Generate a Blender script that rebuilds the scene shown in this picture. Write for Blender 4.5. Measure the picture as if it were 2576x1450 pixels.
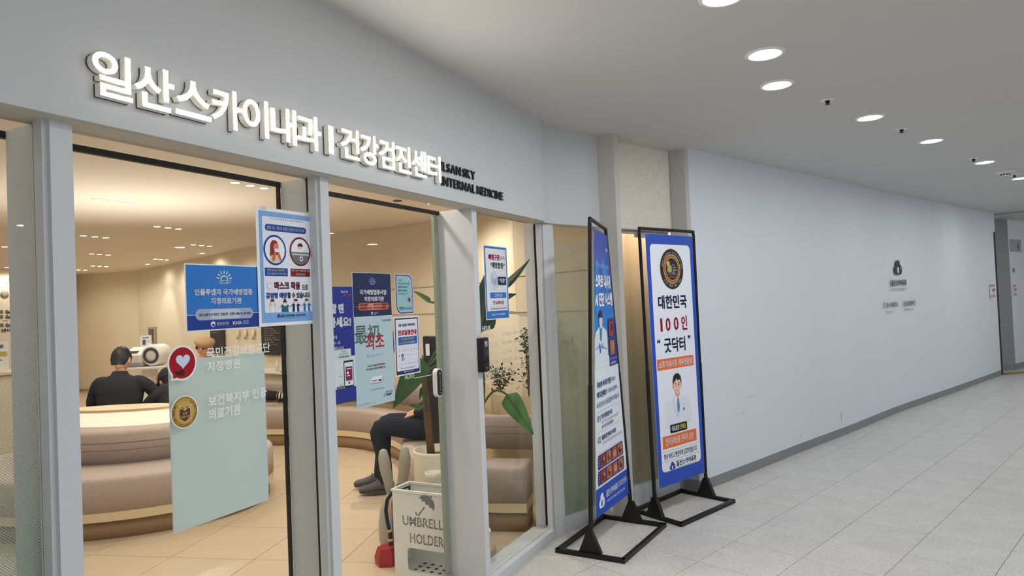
import bpy, bmesh, math, random
from mathutils import Vector, Matrix, noise
random.seed(7)
PI = math.pi
for o in list(bpy.data.objects):
    bpy.data.objects.remove(o)
S = bpy.context.scene
COL = S.collection

# ------------------------------------------------------------------ camera, light, exposure
FPX, ROLL, PITCH, EYE = 1680.0, math.radians(2.4), math.atan(38 / 1680.0), 1.5
cam_d = bpy.data.cameras.new('camera')
cam_d.sensor_fit = 'HORIZONTAL'
cam_d.sensor_width = 36.0
cam_d.lens = 36.0 * FPX / 2576.0
cam_d.clip_start = 0.05
cam_d.clip_end = 100
cam = bpy.data.objects.new('camera', cam_d)
COL.objects.link(cam)
_F = Vector((0, math.cos(PITCH), math.sin(PITCH)))
_U = Vector((0, -math.sin(PITCH), math.cos(PITCH)))
_R = Vector((1, 0, 0))
cr, sr = math.cos(ROLL), math.sin(ROLL)
RT = cr * _R - sr * _U
UP = sr * _R + cr * _U
m3 = Matrix((RT, UP, -_F)).transposed()
cam.matrix_world = Matrix.Translation((0, 0, EYE)) @ m3.to_4x4()
S.camera = cam
S.view_settings.view_transform = 'Standard'
S.view_settings.look = 'None'
S.view_settings.gamma = 1
S.view_settings.use_curve_mapping = False
S.view_settings.exposure = 0.0
world = bpy.data.worlds.new('world')
S.world = world
world.use_nodes = True
world.node_tree.nodes['Background'].inputs[0].default_value = (0.92, 0.96, 1.0, 1)
world.node_tree.nodes['Background'].inputs[1].default_value = WORLD_STRENGTH = 0.5
CYC = S.cycles
CYC.max_bounces = 10
CYC.diffuse_bounces = 5
CYC.glossy_bounces = 3
CYC.transmission_bounces = 4
CYC.transparent_max_bounces = 24
CYC.sample_clamp_indirect = 4.0
CYC.caustics_reflective = False
CYC.caustics_refractive = False
CORR_L = 185.0      # radiance of corridor downlights
ROOM_W = 4.5       # watts of each small clinic spotlight
HEADER_FILL_W = 22.0  # watts of the added fill light above the clinic header


def area(name, loc, size, power, color, target=None, spread=PI, shape='DISK', sy=None):
    d = bpy.data.lights.new(name, 'AREA')
    d.shape = shape
    d.size = size
    if sy:
        d.size_y = sy
    d.energy = power
    d.color = color
    d.spread = spread
    o = bpy.data.objects.new(name, d)
    COL.objects.link(o)
    o.location = loc
    if target is not None:
        o.rotation_euler = (Vector(target) - Vector(loc)).to_track_quat('-Z', 'Y').to_euler()
    return o


def spot(name, loc, power, color, angle=2.3, blend=0.8, r=0.04, target=None):
    d = bpy.data.lights.new(name, 'SPOT')
    d.energy = power
    d.color = color
    d.spot_size = angle
    d.spot_blend = blend
    d.shadow_soft_size = r
    o = bpy.data.objects.new(name, d)
    COL.objects.link(o)
    o.location = loc
    if target is not None:
        o.rotation_euler = (Vector(target) - Vector(loc)).to_track_quat('-Z', 'Y').to_euler()
    return o


COOL = (0.93, 0.97, 1.0)
WARM = (1.0, 0.915, 0.81)
H = 2.64        # corridor ceiling
HI = 2.5        # clinic ceiling
# further ceiling downlights of the same corridor, beyond the frame
for (x, y) in [(0.55, 1.75), (1.9, 0.8), (5.9, 5.3), (7.3, 6.6), (0.9, 0.9), (2.1, 0.2), (8.6, 9.6), (7.0, 8.6), (9.0, 8.2),
               (0.2, -0.7), (3.4, 0.2), (6.2, 1.6), (8.6, 3.6), (9.5, 10.4)]:
    area('corridor_lamp', (x, y, H - 0.02), 0.16, 9.0 if x > 2 else 6.0, COOL)

# ------------------------------------------------------------------ materials
_M = {}


def lin(c):
    c = c / 255.0
    return c / 12.92 if c <= 0.04045 else ((c + 0.055) / 1.055) ** 2.4


def L3(rgb):
    return (lin(rgb[0]), lin(rgb[1]), lin(rgb[2]), 1)


def mat(name, rgb, rough=0.6, spec=0.3, metal=0.0, var=0.0, vs=6.0, bump=0.0, bs=80.0, emit=None, es=0.0, detail=4.0, sheen=0.0):
    if name in _M:
        return _M[name]
    m = bpy.data.materials.new(name)
    m.use_nodes = True
    nt = m.node_tree
    b = nt.nodes['Principled BSDF']
    b.inputs['Base Color'].default_value = L3(rgb)
    b.inputs['Roughness'].default_value = rough
    b.inputs['Specular IOR Level'].default_value = spec
    b.inputs['Metallic'].default_value = metal
    if sheen:
        b.inputs['Sheen Weight'].default_value = sheen
    m.diffuse_color = L3(rgb)
    if var or bump:
        tc = nt.nodes.new('ShaderNodeNewGeometry')
    if var:
        n = nt.nodes.new('ShaderNodeTexNoise')
        n.inputs['Scale'].default_value = vs
        n.inputs['Detail'].default_value = detail
        nt.links.new(tc.outputs['Position'], n.inputs['Vector'])
        rm = nt.nodes.new('ShaderNodeMapRange')
        rm.inputs['From Min'].default_value = 0.3
        rm.inputs['From Max'].default_value = 0.7
        rm.inputs['To Min'].default_value = 1 - var
        rm.inputs['To Max'].default_value = 1 + var
        nt.links.new(n.outputs['Fac'], rm.inputs['Value'])
        mx = nt.nodes.new('ShaderNodeVectorMath')
        mx.operation = 'SCALE'
        mx.inputs[0].default_value = L3(rgb)[:3]
        nt.links.new(rm.outputs[0], mx.inputs['Scale'])
        nt.links.new(mx.outputs[0], b.inputs['Base Color'])
    if bump:
        n2 = nt.nodes.new('ShaderNodeTexNoise')
        n2.inputs['Scale'].default_value = bs
        n2.inputs['Detail'].default_value = 3
        nt.links.new(tc.outputs['Position'], n2.inputs['Vector'])
        bp = nt.nodes.new('ShaderNodeBump')
        bp.inputs['Strength'].default_value = bump
        bp.inputs['Distance'].default_value = 0.004
        nt.links.new(n2.outputs['Fac'], bp.inputs['Height'])
        nt.links.new(bp.outputs[0], b.inputs['Normal'])
    if emit is not None:
        b.inputs['Emission Color'].default_value = L3(emit)
        b.inputs['Emission Strength'].default_value = es
    _M[name] = m
    return m


def ink(rgb, rough=0.45):
    rgb = tuple(int(c) for c in rgb)
    return mat('print_%02x%02x%02x' % rgb, rgb, rough, 0.3)


def glass_mat(name, tint=(0.875, 0.91, 0.885), refl=1.0):
    m = bpy.data.materials.new(name)
    m.use_nodes = True
    nt = m.node_tree
    nt.nodes.remove(nt.nodes['Principled BSDF'])
    out = nt.nodes['Material Output']
    tr = nt.nodes.new('ShaderNodeBsdfTransparent')
    tr.inputs[0].default_value = (*[t ** 0.5 for t in tint], 1)
    gl = nt.nodes.new('ShaderNodeBsdfGlossy')
    gl.inputs['Roughness'].default_value = 0.01
    lw = nt.nodes.new('ShaderNodeLayerWeight')
    lw.inputs['Blend'].default_value = 0.5
    fr = nt.nodes.new('ShaderNodeMath')
    fr.operation = 'POWER'
    fr.inputs[1].default_value = 5.0
    nt.links.new(lw.outputs['Facing'], fr.inputs[0])
    mu = nt.nodes.new('ShaderNodeMath')
    mu.operation = 'MULTIPLY_ADD'
    mu.inputs[1].default_value = refl * 0.55
    mu.inputs[2].default_value = refl * 0.012
    mix = nt.nodes.new('ShaderNodeMixShader')
    nt.links.new(fr.outputs[0], mu.inputs[0])
    nt.links.new(mu.outputs[0], mix.inputs[0])
    nt.links.new(tr.outputs[0], mix.inputs[1])
    nt.links.new(gl.outputs[0], mix.inputs[2])
    nt.links.new(mix.outputs[0], out.inputs[0])
    m.diffuse_color = (0.8, 0.9, 0.87, 0.3)
    return m


def film_mat(name, kind, z_top, z_bot, rgb, amount=0.9, pitch=0.006):
    """Film on glass: a translucent white print whose cover grows from z_top down to z_bot.
    kind 'fade' is a smooth gradient, 'dots' a diagonal lattice of small dots."""
    m = bpy.data.materials.new(name)
    m.use_nodes = True
    nt = m.node_tree
    N = nt.nodes.new
    Lk = nt.links.new
    nt.nodes.remove(nt.nodes['Principled BSDF'])
    out = nt.nodes['Material Output']
    geo = N('ShaderNodeNewGeometry')
    sep = N('ShaderNodeSeparateXYZ')
    Lk(geo.outputs['Position'], sep.inputs[0])
    mr = N('ShaderNodeMapRange')
    mr.inputs['From Min'].default_value = z_top
    mr.inputs['From Max'].default_value = z_bot
    mr.inputs['To Min'].default_value = 0.0
    mr.inputs['To Max'].default_value = amount
    Lk(sep.outputs['Z'], mr.inputs['Value'])
    fac = mr.outputs[0]
    if kind == 'dots':
        def dot_axis(vec):
            d = N('ShaderNodeVectorMath')
            d.operation = 'DOT_PRODUCT'
            Lk(geo.outputs['Position'], d.inputs[0])
            d.inputs[1].default_value = vec
            s = N('ShaderNodeMath')
            s.operation = 'SINE'
            Lk(d.outputs['Value'], s.inputs[0])
            return s.outputs[0]
        k = 2 * PI / pitch
        q = math.sqrt(0.5)
        a = FA
        s1 = dot_axis((a[0] * q * k, a[1] * q * k, q * k))
        s2 = dot_axis((a[0] * q * k, a[1] * q * k, -q * k))
        ad = N('ShaderNodeMath')
        ad.operation = 'ADD'
        Lk(s1, ad.inputs[0])
        Lk(s2, ad.inputs[1])
        h = N('ShaderNodeMapRange')
        h.inputs['From Min'].default_value = -2
        h.inputs['From Max'].default_value = 2
        Lk(ad.outputs[0], h.inputs['Value'])
        lt = N('ShaderNodeMath')
        lt.operation = 'LESS_THAN'
        Lk(h.outputs[0], lt.inputs[0])
        Lk(fac, lt.inputs[1])
        fac = lt.outputs[0]
    tr = N('ShaderNodeBsdfTransparent')
    df = N('ShaderNodeBsdfDiffuse')
    df.inputs[0].default_value = L3(rgb)
    tl = N('ShaderNodeBsdfTranslucent')
    tl.inputs[0].default_value = L3(rgb)
    mm = N('ShaderNodeMixShader')
    mm.inputs[0].default_value = 0.45
    Lk(df.outputs[0], mm.inputs[1])
    Lk(tl.outputs[0], mm.inputs[2])
    mix = N('ShaderNodeMixShader')
    Lk(fac, mix.inputs[0])
    Lk(tr.outputs[0], mix.inputs[1])
    Lk(mm.outputs[0], mix.inputs[2])
    Lk(mix.outputs[0], out.inputs[0])
    m.diffuse_color = (*L3(rgb)[:3], 0.5)
    return m


# ------------------------------------------------------------------ facade frame: s along, t outward, z up
FP = Vector((-1.075, 1.646))
FA = Vector((0.457, 0.89)).normalized()
FN = Vector((FA.y, -FA.x))


def F2(s, t):
    p = FP + FA * s + FN * t
    return (p.x, p.y)


def F(s, t, z):
    p = FP + FA * s + FN * t
    return Vector((p.x, p.y, z))


# ------------------------------------------------------------------ mesh builder
class MB:
    def __init__(self):
        self.v, self.f, self.mi, self.sm, self.mats = [], [], [], [], []

    def slot(self, m):
        if m not in self.mats:
            self.mats.append(m)
        return self.mats.index(m)

    def add(self, verts, faces, m, smooth=False):
        o = len(self.v)
        k = self.slot(m)
        self.v += [tuple(p) for p in verts]
        for f in faces:
            self.f.append([i + o for i in f])
            self.mi.append(k)
            self.sm.append(smooth)

    def hexa(self, b, t, m):
        """b, t: four bottom and four top points, same winding (counter-clockwise from above)"""
        self.add(list(b) + list(t), [(3, 2, 1, 0), (4, 5, 6, 7), (0, 1, 5, 4), (1, 2, 6, 5), (2, 3, 7, 6), (3, 0, 4, 7)], m)

    def box(self, c, d, m, rz=0.0, rx=0.0):
        M = Matrix.Rotation(rz, 3, 'Z') @ Matrix.Rotation(rx, 3, 'X')
        c = Vector(c)
        x, y, z = d[0] / 2, d[1] / 2, d[2] / 2
        P = [c + M @ Vector(p) for p in [(-x, -y, -z), (x, -y, -z), (x, y, -z), (-x, y, -z), (-x, -y, z), (x, -y, z), (x, y, z), (-x, y, z)]]
        self.hexa(P[:4], P[4:], m)

    def rbox(self, c, d, m, r=0.01, rz=0.0, rx=0.0, seg=3):
        """box with edges rounded (via bmesh bevel)"""
        bm = bmesh.new()
        bmesh.ops.create_cube(bm, size=1)
        for v in bm.verts:
            v.co = Vector((v.co.x * d[0], v.co.y * d[1], v.co.z * d[2]))
        bmesh.ops.bevel(bm, geom=bm.edges[:], offset=r, segments=seg, profile=0.6, affect='EDGES')
        M = Matrix.Translation(c) @ Matrix.Rotation(rz, 4, 'Z') @ Matrix.Rotation(rx, 4, 'X')
        bm.transform(M)
        self.bm(bm, m, True)

    def bm(self, bm, m, smooth=False):
        bm.verts.index_update()
        self.add([v.co.copy() for v in bm.verts], [[v.index for v in f.verts] for f in bm.faces], m, smooth)
        bm.free()

    def fbox(self, s0, s1, t0, t1, z0, z1, m):
        q = [F2(s0, t1), F2(s1, t1), F2(s1, t0), F2(s0, t0)]
        self.prism(q, z0, z1, m)

    def prism(self, poly, z0, z1, m, cap=True):
        a = sum(poly[i][0] * poly[(i + 1) % len(poly)][1] - poly[(i + 1) % len(poly)][0] * poly[i][1] for i in range(len(poly)))
        if a < 0:
            poly = poly[::-1]
        n = len(poly)
        vs = [(p[0], p[1], z0) for p in poly] + [(p[0], p[1], z1) for p in poly]
        fs = [(i, (i + 1) % n, n + (i + 1) % n, n + i) for i in range(n)]
        if cap:
            fs += [tuple(range(n - 1, -1, -1)), tuple(range(n, 2 * n))]
        self.add(vs, fs, m)

    def ribbon(self, front, back, prof, m, closed=False, smooth=True, ends=True):
        """sweep a closed profile [(w, z)] between matching front and back plan lines (w metres inward from the front)"""
        n, k = len(front), len(prof)
        vs = []
        for i in range(n):
            f = Vector(front[i])
            b = Vector(back[i])
            d = (b - f)
            ln = d.length
            for (w, z) in prof:
                p = f + d * w
                vs.append((p.x, p.y, z))
        fs = []
        R = n if closed else n - 1
        for i in range(R):
            for j in range(k):
                a, b = i * k + j, i * k + (j + 1) % k
                c, d = ((i + 1) % n) * k + (j + 1) % k, ((i + 1) % n) * k + j
                fs.append((a, d, c, b))
        if ends and not closed:
            fs.append(tuple(range(k)))
            fs.append(tuple((n - 1) * k + j for j in range(k - 1, -1, -1)))
        self.add(vs, fs, m, smooth)

    def tube(self, path, r, m, n=8, cap=True, smooth=True, flat=None):
        """tube along points; r a number or list; flat=(scale) squashes the second axis"""
        P = [Vector(p) for p in path]
        rs = r if isinstance(r, (list, tuple)) else [r] * len(P)
        vs, fs = [], []
        ref = None
        for i, p in enumerate(P):
            t = (P[min(i + 1, len(P) - 1)] - P[max(i - 1, 0)]).normalized()
            if ref is None:
                ref = Vector((0, 0, 1)) if abs(t.z) < 0.9 else Vector((0, 1, 0))
            x = t.cross(ref)
            if x.length < 1e-5:
                x = t.orthogonal()
            x.normalize()
            y = x.cross(t).normalized()
            ref = y
            for j in range(n):
                a = 2 * PI * j / n
                vs.append(p + x * math.cos(a) * rs[i] + y * math.sin(a) * rs[i] * (flat or 1))
        for i in range(len(P) - 1):
            for j in range(n):
                fs.append((i * n + j, i * n + (j + 1) % n, (i + 1) * n + (j + 1) % n, (i + 1) * n + j))
        if cap:
            fs.append(tuple(range(n - 1, -1, -1)))
            fs.append(tuple((len(P) - 1) * n + j for j in range(n)))
        self.add(vs, fs, m, smooth)

    def lathe(self, c, prof, m, n=24, smooth=True, sx=1.0, sy=1.0, rot=None):
        c = Vector(c)
        vs, fs = [], []
        k = len(prof)
        for j in range(n):
            a = 2 * PI * j / n
            for (r, z) in prof:
                p = Vector((r * math.cos(a) * sx, r * math.sin(a) * sy, z))
                if rot is not None:
                    p = rot @ p
                vs.append(c + p)
        for j in range(n):
            for i in range(k - 1):
                a, b = j * k + i, ((j + 1) % n) * k + i
                fs.append((a, b, b + 1, a + 1))
        self.add(vs, fs, m, smooth)

    def ball(self, c, r, m, n=16, k=10, rot=None):
        rr = r if isinstance(r, (tuple, list)) else (r, r, r)
        prof = [(max(1e-4, math.sin(PI * i / k)), -math.cos(PI * i / k)) for i in range(k + 1)]
        c = Vector(c)
        vs, fs = [], []
        for j in range(n):
            a = 2 * PI * j / n
            for (q, z) in prof:
                p = Vector((q * math.cos(a) * rr[0], q * math.sin(a) * rr[1], z * rr[2]))
                if rot is not None:
                    p = rot @ p
                vs.append(c + p)
        kk = k + 1
        for j in range(n):
            for i in range(k):
                a, b = j * kk + i, ((j + 1) % n) * kk + i
                fs.append((a, b, b + 1, a + 1))
        self.add(vs, fs, m, True)

    def loft(self, rings, m, n=16, cap=True):
        """rings: (centre, x axis vector, y axis vector) ellipses"""
        vs, fs = [], []
        for (c, x, y) in rings:
            c, x, y = Vector(c), Vector(x), Vector(y)
            for j in range(n):
                a = 2 * PI * j / n
                vs.append(c + x * math.cos(a) + y * math.sin(a))
        for i in range(len(rings) - 1):
            for j in range(n):
                fs.append((i * n + j, i * n + (j + 1) % n, (i + 1) * n + (j + 1) % n, (i + 1) * n + j))
        if cap:
            fs.append(tuple(range(n - 1, -1, -1)))
            fs.append(tuple((len(rings) - 1) * n + j for j in range(n)))
        self.add(vs, fs, m, True)

    def build(self, name, parent=None):
        me = bpy.data.meshes.new(name)
        o0 = Vector((0, 0, 0))
        if parent is not None:
            o0 = WLOC.get(parent.name, Vector((0, 0, 0)))
        elif self.v:
            o0 = Vector((sum(p[0] for p in self.v) / len(self.v), sum(p[1] for p in self.v) / len(self.v), min(p[2] for p in self.v)))
        me.from_pydata([(p[0] - o0.x, p[1] - o0.y, p[2] - o0.z) for p in self.v], [], self.f)
        for m in self.mats:
            me.materials.append(m)
        me.polygons.foreach_set('material_index', self.mi)
        me.polygons.foreach_set('use_smooth', self.sm)
        me.update()
        o = bpy.data.objects.new(name, me)
        COL.objects.link(o)
        if parent is not None:
            o.parent = parent
            WLOC[o.name] = o0
        else:
            o.location = o0
            WLOC[o.name] = o0
        return o


WLOC = {}


def thing(name, label, cat, loc, group=None):
    o = bpy.data.objects.new(name, None)
    COL.objects.link(o)
    o.empty_display_size = 0.1
    o.location = loc
    WLOC[o.name] = Vector(loc)
    o['label'] = label
    o['category'] = cat
    if group:
        o['group'] = group
    return o


def tag(o, label, cat, group=None):
    o['label'] = label
    o['category'] = cat
    if group:
        o['group'] = group
    return o


def struct(o, label=None):
    o['kind'] = 'structure'
    if label:
        o['label'] = label
    return o


def sroot(name, loc, label):
    o = bpy.data.objects.new(name, None)
    COL.objects.link(o)
    o.location = loc
    WLOC[o.name] = Vector(loc)
    return struct(o, label)


def one(name, parent, fn, *a, **k):
    mb = MB()
    getattr(mb, fn)(*a, **k)
    return mb.build(name, parent)


def dup_tree(o, loc, label, group=None):
    c = o.copy()
    COL.objects.link(c)
    c.location = loc
    c['label'] = label
    for ch in o.children:
        d = ch.copy()
        COL.objects.link(d)
        d.parent = c
        for g in ch.children:
            e = g.copy()
            COL.objects.link(e)
            e.parent = d
    return c


def smooth_line(P, sub=6, closed=False):
    P = [Vector(p) for p in P]
    n = len(P)
    out = []
    for i in range(n if closed else n - 1):
        if closed:
            a, b, c, d = P[i - 1], P[i], P[(i + 1) % n], P[(i + 2) % n]
        else:
            a, b, c, d = P[max(i - 1, 0)], P[i], P[i + 1], P[min(i + 2, n - 1)]
        for k in range(sub):
            t = k / sub
            out.append(0.5 * ((2 * b) + (c - a) * t + (2 * a - 5 * b + 4 * c - d) * t * t + (3 * b - a - 3 * c + d) * t ** 3))
    if not closed:
        out.append(P[-1])
    return out


# ------------------------------------------------------------------ lettering
_TXT = {}
_tmp = bpy.data.scenes.new('lettering_workshop')
DEFER = []


def evaluated_mesh(o):
    with bpy.context.temp_override(scene=_tmp, view_layer=_tmp.view_layers[0]):
        dg = bpy.context.evaluated_depsgraph_get()
        dg.update()
        return bpy.data.meshes.new_from_object(o.evaluated_get(dg))


def text2d(s, bold=0.0, res=2):
    """flat lettering of the string: verts normalised to its ink box (0..1, y down), faces and aspect.
    Heavy weights are thickened by overlaid, slightly shifted copies, which keeps small counters clean."""
    key = (s, round(bold, 3), res)
    if key in _TXT:
        return _TXT[key]
    off = bold if bold <= 0.016 else 0.010
    rest = bold - off
    cu = bpy.data.curves.new('t', 'FONT')
    cu.body = s
    cu.resolution_u = res
    cu.offset = off
    o = bpy.data.objects.new('t', cu)
    me = bpy.data.meshes.new_from_object(o)
    vb = [(v.co.x, v.co.y) for v in me.vertices]
    fb = [tuple(p.vertices) for p in me.polygons]
    bpy.data.objects.remove(o)
    bpy.data.curves.remove(cu)
    bpy.data.meshes.remove(me)
    if not vb:
        _TXT[key] = ([], [], 1, 0)
        return _TXT[key]
    sh = [(0, 0)]
    if rest > 0:
        r = rest * 0.9
        sh += [(r, 0), (-r, 0), (0, r * .8), (0, -r * .8)]
    vs, fs = [], []
    for k, (dx, dy) in enumerate(sh):
        vs += [(x + dx, y + dy) for x, y in vb]
        fs += [tuple(q + k * len(vb) for q in f) for f in fb]
    x0, x1 = min(v[0] for v in vs), max(v[0] for v in vs)
    y0, y1 = min(v[1] for v in vs), max(v[1] for v in vs)
    w, h = max(x1 - x0, 1e-5), max(y1 - y0, 1e-5)
    _TXT[key] = ([((v[0] - x0) / w, (y1 - v[1]) / h) for v in vs], fs, w / h, h)
    _COP[key] = len(sh)
    return _TXT[key]


_COP = {}
_ISL = {}


def islands(s, bold, res):
    key = (s, round(bold, 3), res)
    if key not in _ISL:
        vs, fs, _, _ = text2d(s, bold, res)
        r = list(range(len(vs)))

        def find(i):
            while r[i] != i:
                r[i] = r[r[i]]
                i = r[i]
            return i
        n = _COP.get(key, 1)
        nb, nf = len(vs) // n, len(fs) // n
        for f in fs[:nf]:
            for q in f[1:]:
                r[find(f[0])] = find(q)
        g = {}
        for k in range(nf):
            g.setdefault(find(fs[k][0]), []).extend(fs[k + c * nf] for c in range(n))
        _ISL[key] = list(g.values())
    return _ISL[key]


def clusters(units):
    """join printed shapes that touch or nearly touch; shapes that stand apart stay pieces of their own"""
    units = [u for u in units if u.v]
    bb = [([min(p[i] for p in u.v) for i in range(3)], [max(p[i] for p in u.v) for i in range(3)]) for u in units]
    sz = [max(h - l for l, h in zip(*b)) for b in bb]
    root = list(range(len(units)))

    def find(i):
        while root[i] != i:
            i = root[i]
        return i
    for i in range(len(units)):
        for j in range(i):
            g = math.sqrt(sum(max(0, bb[i][0][k] - bb[j][1][k], bb[j][0][k] - bb[i][1][k]) ** 2 for k in range(3)))
            if g <= max(0.019, 0.45 * max(sz[i], sz[j])):
                root[find(i)] = find(j)
    out = {}
    for i, u in enumerate(units):
        t = out.setdefault(find(i), MB())
        o = len(t.v)
        t.v += u.v
        for f, mi, sm in zip(u.f, u.mi, u.sm):
            t.f.append([q + o for q in f])
            t.mi.append(t.slot(u.mats[mi]))
            t.sm.append(sm)
    return list(out.values())


class Flat:
    """A flat printed face given by its corners; x to the right, y down, both in 0..W and 0..H."""

    def __init__(self, TL, TR, BL, BR, W, H, n, gap=0.0004, lift=0.0):
        self.c = [Vector(p) for p in (TL, TR, BL, BR)]
        self.W, self.H, self.n, self.gap, self.lift = W, H, Vector(n), gap, lift
        self.mb = {}
        self.l = 1
        self.part = 'print'
        self.sub = 1

    def pt(self, x, y, l):
        u, v = x / self.W, y / self.H
        a = self.c[0].lerp(self.c[1], u)
        b = self.c[2].lerp(self.c[3], u)
        return a.lerp(b, v) + self.n * (l * self.gap + self.lift)

    def _mb(self, part):
        u = MB()
        self.mb.setdefault(part or self.part, []).append(u)
        return u

    def poly(self, pts, m, l=None, part=None):
        l = self.l if l is None else l
        self._mb(part).add([self.pt(x, y, l) for x, y in pts][::-1], [tuple(range(len(pts)))], m)

    def rect(self, x, y, w, h, m, l=None, part=None):
        l = self.l if l is None else l
        nx = max(1, int(self.sub * w / self.W * 4)) if self.sub > 1 else 1
        ny = max(1, int(self.sub * h / self.H * 12)) if self.sub > 1 else 1
        vs = [self.pt(x + w * i / nx, y + h * j / ny, l) for j in range(ny + 1) for i in range(nx + 1)]
        fs = [(j * (nx + 1) + i, (j + 1) * (nx + 1) + i, (j + 1) * (nx + 1) + i + 1, j * (nx + 1) + i + 1) for j in range(ny) for i in range(nx)]
        self._mb(part).add(vs, fs, m)

    def rrect(self, x, y, w, h, r, m, l=None, part=None, corners=(1, 1, 1, 1), k=5):
        pts = []
        for (cx, cy, a0, on) in ((x + w - r, y + r, -PI / 2, corners[1]), (x + w - r, y + h - r, 0, corners[2]), (x + r, y + h - r, PI / 2, corners[3]), (x + r, y + r, PI, corners[0])):
            if on:
                for i in range(k + 1):
                    a = a0 + PI / 2 * i / k
                    pts.append((cx + r * math.cos(a), cy + r * math.sin(a)))
            else:
                a = a0 + PI / 4
                pts.append((cx + r * (1 if math.cos(a) > 0 else -1), cy + r * (1 if math.sin(a) > 0 else -1)))
        self.poly(pts, m, l, part)

    def disc(self, cx, cy, rx, m, ry=None, l=None, part=None, k=28, a0=0.0, a1=2 * PI):
        ry = rx if ry is None else ry
        full = abs(a1 - a0 - 2 * PI) < 1e-6
        q = k if full else k + 1
        self.poly([(cx + rx * math.cos(a0 + (a1 - a0) * i / k), cy + ry * math.sin(a0 + (a1 - a0) * i / k)) for i in range(q)], m, l, part)

    def ring(self, cx, cy, r0, r1, m, l=None, part=None, k=36, a0=0.0, a1=2 * PI, f=1.0):
        l = self.l if l is None else l
        vs, fs = [], []
        for i in range(k + 1):
            a = a0 + (a1 - a0) * i / k
            for r in (r0, r1):
                vs.append(self.pt(cx + r * math.cos(a), cy + r * f * math.sin(a), l))
        for i in range(k):
            fs.append((2 * i, 2 * i + 2, 2 * i + 3, 2 * i + 1))
        self._mb(part).add(vs, fs, m)

    def line(self, x0, y0, x1, y1, w, m, l=None, part=None):
        d = Vector((x1 - x0, y1 - y0)).normalized()
        nx, ny = -d.y * w / 2, d.x * w / 2
        self.poly([(x0 - nx, y0 - ny), (x1 - nx, y1 - ny), (x1 + nx, y1 + ny), (x0 + nx, y0 + ny)], m, l, part)

    def text(self, s, x, y, w, h, m, bold=0.0, l=None, part='lettering', rot=0.0, res=2):
        """lettering stretched to the ink box (x, y, w, h); w None keeps the aspect, negative w centres it on x"""
        l = self.l + 2 if l is None else l
        vs, fs, asp, _ = text2d(s, bold, res)
        if not vs:
            return
        if w is None:
            w = h * asp
        elif w < 0:
            w2 = h * asp if w == -1 else -w
            x, w = x - w2 / 2, w2
        c, sn = math.cos(rot), math.sin(rot)
        cx, cy = x + w / 2, y + h / 2
        P = []
        for (u, v) in vs:
            px, py = x + u * w - cx, y + v * h - cy
            P.append(self.pt(cx + px * c - py * sn, cy + px * sn + py * c, l))
        for grp in islands(s, bold, res):
            idx = sorted({q for f in grp for q in f})
            mp = {q: k for k, q in enumerate(idx)}
            self._mb(part).add([P[q] for q in idx], [[mp[q] for q in f] for f in grp], m)

    def arc_text(self, s, cx, cy, r, a0, a1, h, m, bold=0.0, l=None, part='lettering', inside=False, aw=0.75):
        n = len(s)
        for i, ch in enumerate(s):
            if ch == ' ':
                continue
            a = a0 + (a1 - a0) * (i / max(1, n - 1))
            x, y = cx + r * math.cos(a), cy + r * math.sin(a)
            rot = a + PI / 2 if not inside else a - PI / 2
            vs, fs, asp, hh = text2d(ch, bold, 1)
            hh2 = h * min(1.0, hh / 0.72) if ord(ch) < 128 else h
            w = hh2 * asp
            self.text(ch, x - w / 2, y - hh2 / 2, w, hh2, m, bold, l, part, rot, 1)

    def finish(self, parent, sheet=None, thick=0.0008, name='sheet'):
        if sheet is not None:
            mb = MB()
            nx, ny = (3, 14) if self.sub > 1 else (1, 1)
            top, bot = [], []
            for j in range(ny + 1):
                for i in range(nx + 1):
                    p = self.pt(self.W * i / nx, self.H * j / ny, 0)
                    top.append(p)
                    bot.append(p - self.n * thick)
            k = len(top)
            fs = []
            for j in range(ny):
                for i in range(nx):
                    a = j * (nx + 1) + i
                    q = (a, a + nx + 1, a + nx + 2, a + 1)
                    fs.append(q)
                    fs.append(tuple(k + t for t in q[::-1]))
            for i in range(nx):
                fs.append((i, i + 1, k + i + 1, k + i))
                b = ny * (nx + 1) + i
                fs.append((b + 1, b, k + b, k + b + 1))
            for j in range(ny):
                a, b = j * (nx + 1), (j + 1) * (nx + 1)
                fs.append((b, a, k + a, k + b))
                a, b = a + nx, b + nx
                fs.append((a, b, k + b, k + a))
            mb.add(top + bot, fs, sheet)
            mb.build(name, parent)
        for part, units in self.mb.items():
            for mb in clusters(units):
                mb.build(part, parent)


def facade_flat(s0, s1, z0, z1, t, gap=0.0004):
    return Flat(F(s0, t, z1), F(s1, t, z1), F(s0, t, z0), F(s1, t, z0), s1 - s0, z1 - z0, (FN.x, FN.y, 0), gap)


def extrude_text(mb_side, mb_face, s, fl, x, y, w, h, depth, m_side, m_face, bold=0.0, res=3, lift=0.0):
    """raised letter: side walls and back into mb_side, front into mb_face; the flat fl is the wall behind"""
    vs, fs, asp, _ = text2d(s, bold, res)
    n = len(vs)
    base = [fl.pt(x + u * w, y + v * h, 0) + fl.n * lift for (u, v) in vs]
    top = [p + fl.n * depth for p in base]
    mb_face.add(top, fs, m_face)
    cnt = {}
    for f in fs:
        for i in range(len(f)):
            e = (f[i], f[(i + 1) % len(f)])
            cnt[tuple(sorted(e))] = cnt.get(tuple(sorted(e)), []) + [e]
    sd = []
    for k, e in cnt.items():
        if len(e) == 1:
            a, b = e[0]
            sd.append((b, a, n + a, n + b))
    mb_side.add(base + [p - fl.n * 0.0005 for p in top], sd + [f[::-1] for f in fs], m_side)

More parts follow.
